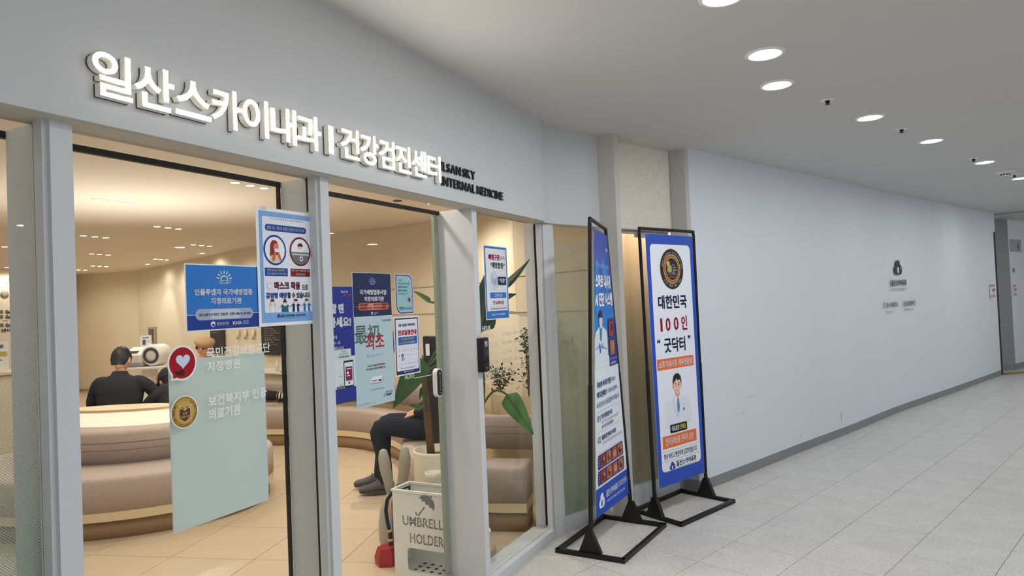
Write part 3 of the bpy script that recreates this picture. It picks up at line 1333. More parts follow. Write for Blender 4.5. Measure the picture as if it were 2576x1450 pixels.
def little_person(f, cx, top, w, h, coat, hair, bun=False, shirt=None):
    """printed figure with both hands raised to a masked face"""
    p = 'illustration'
    hr = w * .15
    hy = top + h * .22
    f.poly([(cx - w * .30, top + h), (cx - w * .26, top + h * .48), (cx - w * .12, top + h * .38), (cx + w * .12, top + h * .38), (cx + w * .26, top + h * .48), (cx + w * .30, top + h)], coat, part=p)
    f.poly([(cx - w * .26, top + h * .48), (cx - w * .48, top + h * .60), (cx - w * .20, top + h * .28), (cx - w * .12, top + h * .33), (cx - w * .24, top + h * .56), (cx - w * .2, top + h * .62)], coat, l=f.l + 1, part=p)
    f.poly([(cx + w * .26, top + h * .48), (cx + w * .48, top + h * .60), (cx + w * .20, top + h * .28), (cx + w * .12, top + h * .33), (cx + w * .24, top + h * .56), (cx + w * .2, top + h * .62)], coat, l=f.l + 1, part=p)
    if shirt is not None:
        f.poly([(cx - w * .07, top + h * .40), (cx + w * .07, top + h * .40), (cx + w * .1, top + h), (cx - w * .1, top + h)], shirt, l=f.l + 1, part=p)
    f.disc(cx, hy, hr, SKIN, hr * 1.25, l=f.l + 2, part=p, k=16)
    f.disc(cx, hy - hr * .45, hr * 1.05, hair, hr * .95, l=f.l + 3, part=p, k=14, a0=PI, a1=2 * PI)
    if bun:
        f.disc(cx, hy - hr * 1.5, hr * .5, hair, l=f.l + 3, part=p, k=12)
    f.rect(cx - hr * .75, hy + hr * .1, hr * 1.5, hr * .75, W_, l=f.l + 3, part=p)
    for q in (-1, 1):
        f.disc(cx + q * hr * 1.0, hy + hr * .45, hr * .42, SKIN, l=f.l + 4, part=p, k=10)


# ------------------------------------------------------------------ mask poster (outer face of the big window)
TG = -0.0985
pk = thing('mask_poster', 'light blue mask wearing poster taped over the mullion between window and door', 'poster', F(0.79, TG, 1.455))
f = facade_flat(0.650, 0.928, 1.455, 1.867, TG + 0.004)
W, Hh = f.W, f.H
f.rect(.012, .012, W - .024, Hh - .024, ink((126, 172, 228)), 1, 'border')
f.rrect(.026, .030, W - .052, Hh * .815, .006, ink((232, 234, 246)), 2, 'panel')
f.l = 3
for i in range(18):
    f.rect(W * (.22 + .56 * i / 17) - .0013, Hh * .082, .0026, .0045, DARK, part='illustration')
f.rrect(W * .135, Hh * .137, W * .70, Hh * .057, Hh * .028, ink((20, 66, 150)), part='panel')
f.text('발열 또는 기침 등 호흡기 증상이 있으신가요?', W * .165, Hh * .151, W * .64, Hh * .030, W_, .02)
for k, cx in ((0, .285), (1, .715)):
    X, Y, R = W * cx, Hh * .355, W * .186
    cm = (ink((16, 66, 150)), ink((118, 16, 26)))[k]
    f.disc(X, Y, R, cm, R * 1.04, part='illustration')
    f.disc(X, Y, R * .86, W_, R * .9, l=4, part='illustration')
X, Y = W * .285, Hh * .355
HAIR = ink((140, 46, 34))
f.poly([(X - .024, Y + .022), (X - .022, Y - .018), (X - .012, Y - .034), (X + .006, Y - .034), (X + .016, Y - .018), (X + .014, Y + .012), (X, Y + .022)], HAIR, 5, 'illustration')
f.poly([(X - .026, Y + .040), (X - .018, Y + .018), (X + .018, Y + .018), (X + .026, Y + .034), (X + .010, Y + .043), (X - .012, Y + .044)], ink((232, 206, 164)), 6, 'illustration')
f.disc(X + .004, Y - .008, .012, ink((226, 130, 110)), .016, 7, 'illustration')
f.rect(X - .002, Y - .005, .016, .012, W_, 8, 'illustration')
f.poly([(X - .006, Y + .004), (X + .004, Y + .012), (X - .006, Y + .040), (X - .016, Y + .036)], ink((214, 108, 92)), 9, 'illustration')
f.poly([(X + .008, Y + .012), (X + .016, Y + .006), (X + .028, Y + .034), (X + .020, Y + .038)], ink((214, 108, 92)), 9, 'illustration')
X = W * .715
f.rect(X - .044, Y + .002, .088, .010, ink((120, 124, 126)), 5, 'illustration')
f.disc(X, Y + .012, .0435, ink((112, 114, 116)), .036, 5, 'illustration', a0=0, a1=PI)
f.rect(X - .042, Y + .008, .084, .006, ink((200, 202, 204)), 6, 'illustration')
f.disc(X, Y - .014, .011, SKIN, .013, 6, 'illustration')
f.disc(X, Y - .019, .013, ink((60, 36, 34)), .012, 7, 'illustration', a0=PI, a1=2 * PI)
f.rect(X - .012, Y - .010, .024, .010, W_, 7, 'illustration')
f.poly([(X - .020, Y + .002), (X - .012, Y - .003), (X + .012, Y - .003), (X + .020, Y + .002)], W_, 6, 'illustration')
f.rect(X + .012, Y - .003, .020, .005, ink((210, 220, 240)), 7, 'illustration')
f.disc(X + .003, Y + .026, .009, W_, None, 7, 'illustration')
f.rect(X - .0025, Y + .0245, .011, .0034, ink((170, 30, 40)), 8, 'illustration')
f.rect(X + .0013, Y + .0207, .0034, .011, ink((170, 30, 40)), 8, 'illustration')
f.l = 3
f.rect(W * .112, Hh * .508, W * .375, Hh * .069, ink((22, 74, 156)), part='panel')
f.rect(W * .535, Hh * .508, W * .345, Hh * .069, ink((128, 18, 34)), part='panel')
f.text('반드시', W * .150, Hh * .516, W * .085, Hh * .022, W_, .02)
f.text('마스크 착용', W * .245, Hh * .514, W * .13, Hh * .025, YEL, .03)
f.text('하기', W * .38, Hh * .516, W * .055, Hh * .022, W_, .02)
f.text('(입과 코를 모두 가려서 착용)', W * .145, Hh * .547, W * .31, Hh * .020, W_, .02)
f.text('호흡기 증상 시 (발열 또는 기침)', W * .548, Hh * .516, W * .32, Hh * .021, W_, .02)
f.text('접수대에 알리기', W * .625, Hh * .547, W * .17, Hh * .021, W_, .02)
f.poly([(W * .135, Hh * .645), (W * .18, Hh * .632), (W * .225, Hh * .645), (W * .22, Hh * .68), (W * .18, Hh * .70), (W * .14, Hh * .68)], ink((206, 208, 214)), 4, 'illustration')
f.poly([(W * .148, Hh * .65), (W * .18, Hh * .64), (W * .212, Hh * .65), (W * .208, Hh * .676), (W * .18, Hh * .692), (W * .152, Hh * .676)], ink((236, 236, 240)), 5, 'illustration')
f.text('마스크 착용', W * .255, Hh * .622, W * .44, Hh * .072, MAROON, .06)
f.text('으로', W * .725, Hh * .648, W * .105, Hh * .044, DARK, .03)
f.text('감염병 예방', W * .115, Hh * .716, W * .345, Hh * .052, ink((24, 74, 160)), .045)
f.text('할 수 있습니다', W * .465, Hh * .716, W * .395, Hh * .052, DARK, .045)
f.l = 3
for cx, coat, hair, bun, sh in ((.215, ink((222, 226, 232)), DARK, False, W_), (.42, ink((20, 110, 120)), DARK, True, None), (.605, ink((22, 34, 78)), DARK, False, W_), (.80, ink((52, 126, 204)), ink((70, 72, 80)), False, W_)):
    little_person(f, W * cx, Hh * (.778 + (.012 if bun else 0)), W * .205, Hh * (.108 - (.012 if bun else 0)), coat, hair, bun, sh)
cloud_logo(f, W * .285, Hh * .902, W * .055, Hh * .03, NAVY, ink((126, 172, 228)))
f.text('일산스카이내과', W * .35, Hh * .905, W * .24, Hh * .026, NAVY, .03)
f.text('종합검진센터', W * .605, Hh * .907, W * .165, Hh * .020, NAVY, .02)
f.line(W * .43, Hh * .94, W * .66, Hh * .94, .0008, NAVY, part='illustration')
f.finish(pk, PAPER)
for sx in (.02, W - .045):
    mb = MB()
    q = [f.pt(sx, -.004, 1), f.pt(sx + .028, -.004, 1), f.pt(sx + .028, .010, 1), f.pt(sx, .010, 1)]
    mb.add(q, [(3, 2, 1, 0)], mat('clear_tape', (224, 222, 212), 0.2, 0.6))
    mb.build('tape', pk)

# ------------------------------------------------------------------ influenza poster
pk = thing('vaccination_poster', 'wide mid-blue vaccination notice with white sun emblem, tucked behind the mask poster', 'poster', F(0.51, TG, 1.453))
f = facade_flat(0.375, 0.662, 1.453, 1.663, TG)
W, Hh = f.W, f.H
VW = .271
f.rect(.004, .004, W - .008, Hh - .008, ink((48, 122, 206)), 1, 'panel')
f.rect(.004, Hh * .755, W - .008, Hh * .225, ink((34, 62, 148)), 2, 'panel')
f.rect(.004, Hh * .752, W - .008, .0022, ink((190, 214, 244)), 3, 'panel')
f.l = 3
sun_logo(f, VW * .525, Hh * .235, .021, ink((206, 222, 232)), ink((48, 110, 180)), 'NIP')
f.text('인플루엔자 국가예방접종', VW * .113, Hh * .372, VW * .82, Hh * .098, W_, .05)
f.text('지정의료기관', VW * .325, Hh * .508, VW * .44, Hh * .098, W_, .05)
f.rrect(VW * .118, Hh * .672, VW * .815, Hh * .168, Hh * .08, ink((166, 178, 204)), 4, 'panel')
f.rrect(VW * .30, Hh * .684, VW * .45, Hh * .144, Hh * .07, ink((196, 208, 220)), 5, 'panel')
f.text('□만 65세 이상 어르신', VW * .165, Hh * .737, VW * .265, Hh * .045, NAVY, .02, l=7)
f.text('□임신부', VW * .455, Hh * .737, VW * .105, Hh * .045, NAVY, .02, l=7)
f.text('□생후 6개월~만 13세 어린이', VW * .585, Hh * .737, VW * .315, Hh * .045, NAVY, .02, l=7)
f.l = 3
taegeuk(f, VW * .352, Hh * .905, Hh * .042, W_, ink((34, 62, 148)))
f.text('질병관리청', VW * .400, Hh * .878, VW * .165, Hh * .052, W_, .02)
f.text('KMA', VW * .625, Hh * .876, VW * .135, Hh * .054, W_, .06)
for i, tx in enumerate(('대한의사협회', 'KOREAN MEDICAL', 'ASSOCIATION')):
    f.text(tx, VW * .775, Hh * (.868 + .024 * i), VW * .085, Hh * .016, W_, 0, res=1)
f.finish(pk, PAPER)

# ------------------------------------------------------------------ hospital plaque lettering and panel
panel_m = film_mat('frosted_acrylic', 'fade', 9, 8, (236, 244, 247), 1.0)
pk = thing('opaque_panel', 'tall pale grey-green opaque panel inside the big window', 'panel', F(0.504, -0.114, 0.86))
mb = MB()
mb.fbox(0.325, 0.684, -0.118, -0.1135, 0.860, 1.369, panel_m)
mb.build('sheet', pk)
TV = -0.0988


def vinyl(name, label, rows, cat='lettering'):
    z0 = min(r[3] for r in rows)
    t = thing(name, label, cat, F(rows[0][1], TV, z0))
    for (s, s0, s1, zb, zt) in rows:
        f = facade_flat(s0, s1, zb, zt, TV)
        f.text(s, 0, 0, s1 - s0, zt - zb, M_VINYL, 0.014, l=1, part='word')
        f.finish(t)
    return t


vinyl('vinyl_lettering', 'white Korean lettering beside the round red heart sticker', [('국민건강보험공단', .444, .697, 1.366, 1.400), ('지정병원', .444, .569, 1.325, 1.357)])
vinyl('vinyl_lettering', 'white Korean lettering beside the round gold medal sticker', [('보건복지부 인증', .444, .676, 1.216, 1.250), ('의료기관', .444, .566, 1.174, 1.208)])

# red heart sign
pk = thing('heart_sticker', 'red speech-bubble sticker with a pale heart', 'sticker', F(.357, TV, 1.31))
cs, cz = .3575, 1.362
f = Flat(F(cs - .06, TV, cz + .06), F(cs + .06, TV, cz + .06), F(cs - .06, TV, cz - .06), F(cs + .06, TV, cz - .06), .12, .12, (FN.x, FN.y, 0))


def bubble(k):
    pts = []
    r = .050 * k
    for i in range(40):
        a = PI * .80 + 2 * PI * .93 * i / 39
        pts.append((.06 + r * .98 * math.cos(a), .06 + r * 1.06 * math.sin(a)))
    return pts


mb = MB()
outl = bubble(1.0)
tail = [(.0225, .110), (.0245, .0985), (.0165, .090)]
P = outl + [(.040, .1075), (.023, .1105), (.0225, .0935)]
mb.add([f.pt(x, y, 4) for x, y in P] + [f.pt(x, y, 0) for x, y in P], [tuple(range(len(P) - 1, -1, -1))] + [(i, (i + 1) % len(P), len(P) + (i + 1) % len(P), len(P) + i) for i in range(len(P))], W_)
mb.build('white_border', pk)
P = [(.06 + (x - .06) * .885, .06 + (y - .06) * .885) for x, y in outl] + [(.043, .1010), (.0285, .1045), (.0275, .0895)]
f.poly(P, ink((166, 16, 30)), 5, 'red_field')
hp = []
for i in range(36):
    a = 2 * PI * i / 36
    hx = 16 * math.sin(a) ** 3
    hy = -(13 * math.cos(a) - 5 * math.cos(2 * a) - 2 * math.cos(3 * a) - math.cos(4 * a))
    hp.append((.062 + hx * .00148, .054 + hy * .00152))
f.poly(hp, ink((214, 220, 244)), 6, 'heart')
f.poly([(.033, .0845), (.050, .0835), (.0645, .0785), (.0655, .097), (.050, .0975), (.040, .0945)], ink((72, 10, 20)), 6, 'dark_patch')
f.finish(pk)

# gold medal sign
pk = thing('medal_sticker', 'round gold medal sticker with a brown shield', 'sticker', F(.36, TV, 1.164))
cs, cz = .3600, 1.2145
f = Flat(F(cs - .06, TV, cz + .06), F(cs + .06, TV, cz + .06), F(cs - .06, TV, cz - .06), F(cs + .06, TV, cz - .06), .12, .12, (FN.x, FN.y, 0))
G1c, G2c = mat('gold_print', (186, 140, 62), 0.35, 0.5, metal=0.35), ink((112, 72, 30))
P = [(.06 + .0462 * math.cos(2 * PI * i / 40), .06 + .0495 * math.sin(2 * PI * i / 40)) for i in range(40)]
mb = MB()
mb.add([f.pt(x, y, 4) for x, y in P] + [f.pt(x, y, 0) for x, y in P], [tuple(range(39, -1, -1))] + [(i, (i + 1) % 40, 40 + (i + 1) % 40, 40 + i) for i in range(40)], W_)
mb.build('white_border', pk)
f.disc(.06, .06, .0432, ink((196, 156, 70)), .0465, 5, 'gold_field')
f.ring(.06, .06, .0395, .0407, G2c, 6, 'gold_field', f=1.07)
f.disc(.06, .061, .0305, ink((204, 168, 96)), .0335, 6, 'gold_field')
f.poly([(.041, .050), (.0455, .047), (.060, .054), (.0745, .047), (.079, .050), (.079, .076), (.0725, .083), (.060, .0905), (.0475, .083), (.041, .076)], ink((232, 208, 150)), 7, 'shield')
f.poly([(.0425, .0515), (.0465, .0488), (.060, .0556), (.0735, .0488), (.0775, .0515), (.0775, .0755), (.0715, .0818), (.060, .0885), (.0485, .0818), (.0425, .0755)], ink((98, 58, 32)), 8, 'shield')
f.poly([(.037, .036), (.048, .040), (.060, .050), (.072, .040), (.083, .036), (.078, .046), (.066, .0505), (.060, .0575), (.054, .0505), (.042, .046)], ink((222, 190, 116)), 9, 'leaf_emblem')
f.poly([(.0455, .0415), (.053, .0455), (.058, .051), (.050, .048)], ink((120, 76, 30)), 10, 'leaf_emblem')
f.poly([(.0745, .0415), (.067, .0455), (.062, .051), (.070, .048)], ink((120, 76, 30)), 10, 'leaf_emblem')
f.text('인증', .0525, .0610, .015, .0068, ink((236, 214, 160)), 0, l=10)
f.text('의료기관', .0445, .0705, .031, .0070, ink((236, 214, 160)), 0, l=10)
f.arc_text('PATIENT SAFETY', .06, .06, .0362, -PI * .30, PI * .27, .0042, G2c, .03, l=7)
f.arc_text('보건복지부', .06, .0605, .0375, PI * .63, PI * .36, .0048, G2c, .03, l=7, inside=True)
f.arc_text('HEALTHCARE QUALITY', .06, .06, .0362, PI * 1.20, PI * .70, .0042, G2c, .03, l=7, inside=True)
f.finish(pk)

# ------------------------------------------------------------------ notices on the sliding door
TD = -0.2505
pk = thing('app_poster', 'dark blue poster with a phone picture, partly behind the mullion on the door', 'poster', F(1.16, TD, 1.105))
f = facade_flat(1.000, 1.312, 1.105, 1.601, TD)
W, Hh = f.W, f.H
DB = ink((40, 52, 140))
f.rect(0, 0, W, Hh * .605, DB, 1, 'panel')
f.rect(0, Hh * .605, W, Hh * .27, ink((214, 224, 230)), 1, 'panel')
f.rect(0, Hh * .875, W, Hh * .125, DB, 1, 'panel')
f.l = 2
f.text('Better Life', .236, .016, .042, .010, W_, 0)
f.text('Better Health', .250, .030, .050, .010, ink((190, 70, 110)), 0)
f.text('필요할 땐', .10, .072, .148, .042, W_, .06)
f.text('확인하세요!', .07, .128, .222, .046, W_, .06)
f.text('언제부터', .10, .206, .100, .016, W_, .03)
f.text('진료 접수 시', .10, .230, .118, .016, W_, .03)
f.text('안내해 드립니다.', .09, .254, .154, .016, W_, .03)
f.rect(.165, .268, .120, .045, ink((206, 218, 220)), 2, 'panel')
f.text('건강보험증', .222, .274, .034, .007, GREY, 0, l=5, res=1)
f.text('대신 모바일로 간편하게', .210, .284, .056, .007, GREY, 0, l=5, res=1)
f.text('국민 모바일 신분 확인', .206, .296, .066, .008, DARK, .03, l=5, res=1)
f.rrect(.236, .318, .062, .116, .006, ink((30, 34, 44)), 3, 'phone_picture')
f.rrect(.2395, .326, .055, .100, .003, ink((222, 228, 232)), 4, 'phone_picture')
f.rrect(.246, .345, .042, .060, .003, ink((136, 40, 84)), 5, 'phone_picture')
f.rect(.252, .352, .028, .004, W_, 6, 'phone_picture')
f.rect(.252, .366, .012, .010, W_, 6, 'phone_picture')
f.rect(.252, .382, .020, .003, W_, 6, 'phone_picture')
f.disc(.267, .415, .005, DARK, None, 5, 'phone_picture', k=12)
f.rect(.190, .424, .042, .009, DARK, 3, 'panel')
f.text('앱 다운로드', .194, .4262, .034, .0052, W_, 0, l=5, res=1)
f.text('안드로이드', .200, .378, .026, .006, DARK, 0, l=5, res=1)
f.text('아이폰', .204, .414, .018, .006, DARK, 0, l=5, res=1)
f.finish(pk, PAPER)

pk = thing('vaccination_poster', 'navy vaccination notice with a copper pill shape, on the door', 'poster', F(1.446, TD, 1.465))
f = facade_flat(1.3095, 1.583, 1.4655, 1.665, TD + 0.001)
W, Hh = f.W, f.H
f.rect(.002, .002, W - .004, Hh - .004, ink((34, 42, 82)), 1, 'panel')
f.l = 2
sun_logo(f, W * .50, Hh * .225, .0165, ink((150, 170, 240)), ink((40, 60, 150)), '예방접종')
f.text('국가예방접종사업', W * .165, Hh * .385, W * .69, Hh * .120, W_, .05)
f.text('지정의료기관', W * .265, Hh * .540, W * .52, Hh * .115, W_, .05)
f.line(0.002, Hh * .765, W - .002, Hh * .765, .0012, ink((190, 150, 140)), 2, 'panel')
f.rrect(W * .115, Hh * .688, W * .80, Hh * .165, Hh * .08, ink((186, 96, 76)), 3, 'panel')
f.rrect(W * .33, Hh * .698, W * .40, Hh * .145, Hh * .07, ink((214, 138, 116)), 4, 'panel')
for (tx, x, y, w) in (('□어린이 예방접종', .15, .710, .22), ('□B형간염 주산기감염 예방사업', .50, .710, .37), ('□사람유두종바이러스감염증', .15, .782, .31), ('□어르신 폐렴구균감염증', .50, .782, .33)):
    f.text(tx, W * x, Hh * y, W * w, Hh * .044, ink((60, 24, 24)), .02, l=6, res=1)
f.l = 2
taegeuk(f, W * .465, Hh * .930, Hh * .036, W_, ink((34, 42, 82)))
f.text('질병관리청', W * .51, Hh * .905, W * .105, Hh * .030, W_, 0, res=1)
f.text('KDCA', W * .51, Hh * .945, W * .06, Hh * .022, W_, 0, res=1)
f.finish(pk, PAPER)

pk = thing('vaccine_poster', 'tall pale blue vaccine poster with red brush lettering, on the door', 'poster', F(1.446, TD, 1.063))
f = facade_flat(1.311, 1.583, 1.0635, 1.4655, TD + 0.0005)
W, Hh = f.W, f.H
f.l = 1
f.text('最初', -.002 + .004, Hh * .085, W * .62, Hh * .215, ink((146, 166, 170)), .02, l=1, part='background_lettering')
f.text('최초', W * .27, Hh * .190, W * .49, Hh * .185, ink((176, 22, 52)), .012, l=2)
f.text('GC녹십자', W * .765, Hh * .038, W * .20, Hh * .026, ink((60, 74, 80)), .02)
f.ring(W * .735, Hh * .052, .0035, .0055, ink((60, 74, 80)), part='logo', k=6)
f.text('그 어떤 것보다 우리나라의 힘으로', W * .34, Hh * .432, W * .35, Hh * .016, GREY, 0, res=1)
f.rect(W * .305, Hh * .430, W * .022, Hh * .022, GREY, part='logo')
f.text('우리 손으로 개발한', W * .285, Hh * .540, W * .25, Hh * .024, DARK, .02, res=1)
f.text('첫 번째 독감백신', W * .545, Hh * .538, W * .21, Hh * .025, RED, .03, res=1)
f.text('최초 국내생산 독감백신', W * .265, Hh * .576, W * .29, Hh * .024, DARK, .02, res=1)
f.text('지씨플루', W * .565, Hh * .574, W * .115, Hh * .026, RED, .03, res=1)
f.text('입니다', W * .685, Hh * .576, W * .085, Hh * .024, DARK, .02, res=1)
bx, by = W * .375, Hh * .675
f.poly([(bx, by + .012), (bx + .012, by), (bx + .092 * .95, by + .001), (bx + .080, by + .013)], ink((226, 230, 234)), 2, 'carton_picture')
f.poly([(bx, by + .012), (bx + .080, by + .013), (bx + .080, by + .034), (bx, by + .033)], ink((238, 240, 242)), 2, 'carton_picture')
f.poly([(bx + .080, by + .013), (bx + .0875, by + .001), (bx + .088, by + .022), (bx + .080, by + .034)], ink((170, 178, 184)), 2, 'carton_picture')
f.rect(bx + .006, by + .018, .040, .003, DARK, 3, 'carton_picture')
f.rect(bx + .006, by + .024, .030, .002, GREY, 3, 'carton_picture')
f.rect(bx + .052, by + .017, .022, .009, ink((60, 70, 96)), 3, 'carton_picture')
f.rect(bx, by + .030, .080, .003, ink((120, 130, 140)), 3, 'carton_picture')
f.text('2009 대한민국 최초 독감백신 개발', W * .345, Hh * .815, W * .36, Hh * .016, ink((60, 70, 76)), 0, res=1)
f.text('대한민국 독감백신', W * .745, Hh * .872, W * .19, Hh * .016, DARK, .02, res=1)
f.ring(W * .715, Hh * .912, .0045, .0065, ink((20, 90, 80)), part='logo', k=16, a0=.3, a1=5.6)
f.text('지씨플루', W * .745, Hh * .896, W * .16, Hh * .030, ink((20, 60, 60)), .03)
f.text('주의사항은 제품 설명서를 참조하십시오', W * .03, Hh * .950, W * .30, Hh * .010, GREY, 0, res=1)
f.text('서울특별시 용인시 기흥구', W * .03, Hh * .967, W * .45, Hh * .008, GREY, 0, res=1)
f.finish(pk, mat('pale_blue_paper', (182, 206, 214), 0.45, 0.3))

pk = thing('pest_control_sticker', 'small teal sticker with a purple outline, above the holiday schedule', 'sticker', F(1.688, TD, 1.467))
f = facade_flat(1.616, 1.760, 1.467, 1.665, TD)
W, Hh = f.W, f.H
r = .04
for k, (ins, m) in enumerate(((0.0, ink((214, 208, 222))), (.0045, ink((70, 36, 110))), (.0095, ink((150, 196, 200))))):
    f.rrect(ins, ins, W - 2 * ins, Hh - 2 * ins, r - ins * .6, m, 1 + k, 'panel', corners=(0, 1, 0, 1))
f.l = 4
PU = ink((70, 40, 110))
for i, (tx, w) in enumerate((('이 곳은', .26), ('세스코 과학으로 만든', .66), ('바이러스케어', .52), ('첨단시스템이', .50), ('가동 중입니다', .50))):
    f.text(tx, W * .15, Hh * (.135 + .083 * i), W * w, Hh * .052, PU, 0.012 if i in (2, 3) else 0, res=1)
f.disc(W * .75, Hh * .64, .0085, ink((120, 40, 90)), None, 5, 'illustration', k=16)
for i in range(6):
    a = PI * i / 3 + .3
    f.line(W * .75, Hh * .64, W * .75 + math.cos(a) * .016, Hh * .64 + math.sin(a) * .016, .0022, ink((120, 40, 90)), 5, 'illustration')
f.line(W * .66, Hh * .58, W * .84, Hh * .70, .002, ink((210, 30, 60)), 6, 'illustration')
f.text('CESCO', W * .17, Hh * .815, W * .30, Hh * .062, ink((20, 110, 170)), .03)
f.text('viruscare', W * .50, Hh * .820, W * .38, Hh * .055, PU, .0)
f.finish(pk)
pk = thing('round_door_sticker', 'round pale sticker behind the holiday schedule on the door', 'sticker', F(1.70, TD, 1.23))
f = facade_flat(1.58, 1.83, 1.21, 1.44, TD - 0.0124)
f.disc(.125, .1, .118, ink((214, 220, 220)), .105, 1, 'disc')
f.finish(pk)
pk = thing('schedule_notice', 'white holiday schedule sheet with a navy frame and calendar, on the door', 'notice', F(1.695, TD, 1.172))
f = facade_flat(1.595, 1.797, 1.1725, 1.4555, TD + 0.0006)
W, Hh = f.W, f.H
f.rect(.006, .006, W - .012, Hh - .012, ink((40, 46, 96)), 1, 'frame_print')
f.rrect(.0125, .0125, W - .025, Hh * .875, .006, ink((228, 230, 242)), 2, 'panel')
f.l = 3
f.text('3월 2일(월) 대체공휴일', W * .17, Hh * .115, W * .66, Hh * .058, NAVY, .03)
f.text('진료일정안내', W * .135, Hh * .225, W * .745, Hh * .095, RED, .05)
f.rect(W * .14, Hh * .345, W * .76, Hh * .135, ink((24, 96, 190)), 3, 'panel')
f.text('3월 2일(월) 대체공휴일', W * .26, Hh * .362, W * .50, Hh * .044, YEL, .03)
f.text('8시~13시까지 진료를', W * .18, Hh * .422, W * .46, Hh * .044, YEL, .03)
f.text('합니다', W * .66, Hh * .422, W * .15, Hh * .044, W_, .03)
for i, d in enumerate('일월화수목금토'):
    f.text(d, W * (.165 + .115 * i) - .003, Hh * .555, .007, .008, RED if i == 0 else DARK, .0, res=1)
    for j in (0, 1):
        n = 1 + i + 7 * j
        f.text(str(n), W * (.165 + .115 * i) - .003, Hh * (.645 + .145 * j), .0045 if n < 10 else .008, .008, W_ if n == 2 else (RED if i == 0 else DARK), 0, l=7, res=1)
f.disc(W * .285, Hh * .659, .009, ink((24, 96, 190)), None, 4, 'panel', k=18)
f.text('대체공휴일', W * .235, Hh * .702, .026, .006, ink((24, 96, 190)), .03, res=1)
f.text('8시~13시', W * .245, Hh * .726, .020, .006, ink((24, 96, 190)), .03, res=1)
for y in (.53, .60, .75, .855):
    f.line(W * .12, Hh * y, W * .90, Hh * y, .0006, LGREY, 3, 'panel')
f.text('빠른 시간 내에 정상 진료로 뵙겠습니다', W * .19, Hh * .868, W * .62, Hh * .022, DARK, 0, res=1)
cloud_logo(f, W * .33, Hh * .925, .009, .009, W_, ink((40, 46, 96)))
f.text('일산스카이내과 종합검진센터', W * .39, Hh * .931, W * .33, Hh * .020, W_, 0, res=1)
f.finish(pk, PAPER)
pk = thing('auto_lettering', 'white word AUTO with a line running to the door switch', 'lettering', F(1.66, TD, 1.149))
f = facade_flat(1.660, 1.895, 1.146, 1.178, TD + 0.0002)
f.text('AUTO', .004, .003, .078, .024, M_VINYL, .03, l=1, part='word')
f.line(.084, .029, .233, .029, .003, M_VINYL, 1, 'underline')
f.finish(pk)

# push switch on the door edge
pk = thing('door_switch', 'white rounded push switch with a black face on the glass door edge', 'switch', F(1.935, -0.25, 1.03))
M_SWB = mat('switch_black', (24, 25, 27), 0.2, 0.5)


def pill(s0, s1, z0, z1, t0, t1, m, name, par):
    r = (s1 - s0) / 2
    pts = []
    for (cz, a0) in ((z1 - r, 0), (z0 + r, PI)):
        for i in range(11):
            a = a0 + PI * i / 10
            pts.append((s0 + r + r * math.cos(a), cz + r * math.sin(a)))
    n = len(pts)
    mb = MB()
    mb.add([F(s, t0, z) for s, z in pts] + [F(s, t1, z) for s, z in pts], [(i, (i + 1) % n, n + (i + 1) % n, n + i) for i in range(n)] + [tuple(range(n, 2 * n)), tuple(range(n - 1, -1, -1))], m)
    return mb.build(name, par)


pill(1.904, 1.960, 1.030, 1.178, -0.2515, -0.228, M_WHITE, 'body', pk)
o = pill(1.911, 1.953, 1.037, 1.171, -0.228, -0.224, M_SWB, 'touch_face', pk)
f = facade_flat(1.911, 1.953, 1.037, 1.171, -0.2238)
f.ring(.021, .020, .005, .0062, W_, l=1, part='face_marks', k=16)
for i, ch in enumerate('PUSH'):
    f.text(ch, .0185, .047 + .0165 * i, .006, .009, W_, .02, l=1, part='face_marks')
f.rect(.015, .034, .012, .0015, ink((60, 200, 120)), 1, 'face_marks')
f.text('PUSH', .015, .118, .012, .004, W_, 0, l=1, part='face_marks', res=1)
f.finish(pk)

# access terminal on mullion
pk = thing('access_terminal', 'black fingerprint access terminal mounted on the mullion beside the sliding door', 'terminal', F(2.042, -0.03, 1.15))
M_TERM = mat('terminal_black', (26, 26, 28), 0.35, 0.45)
mb = MB()
mb.rbox(F(2.043, -0.026, 1.238), (0.064, 0.036, 0.178), M_TERM, 0.006, rz=math.atan2(FA.y, FA.x))
mb.build('body', pk)
mb = MB()
mb.rbox(F(2.043, -0.0075, 1.238), (0.056, 0.006, 0.168), mat('terminal_face', (14, 14, 16), 0.15, 0.5), 0.002, rz=math.atan2(FA.y, FA.x))
mb.build('face', pk)
f = facade_flat(2.015, 2.071, 1.154, 1.322, -0.0042)
f.rect(.010, .012, .034, .030, ink((120, 128, 150)), 1, 'display')
f.rect(.013, .016, .016, .010, ink((190, 200, 220)), 2, 'display')
for i in range(4):
    for j in range(3):
        f.rect(.0115 + j * .0125, .058 + i * .0085, .007, .0035, ink((86, 90, 98)), 1, 'keypad')
f.disc(.027, .116, .0125, ink((6, 6, 7)), .016, 1, 'fingerprint_reader')
f.rect(.020, .150, .016, .003, ink((150, 152, 156)), 1, 'keypad')
f.finish(pk)

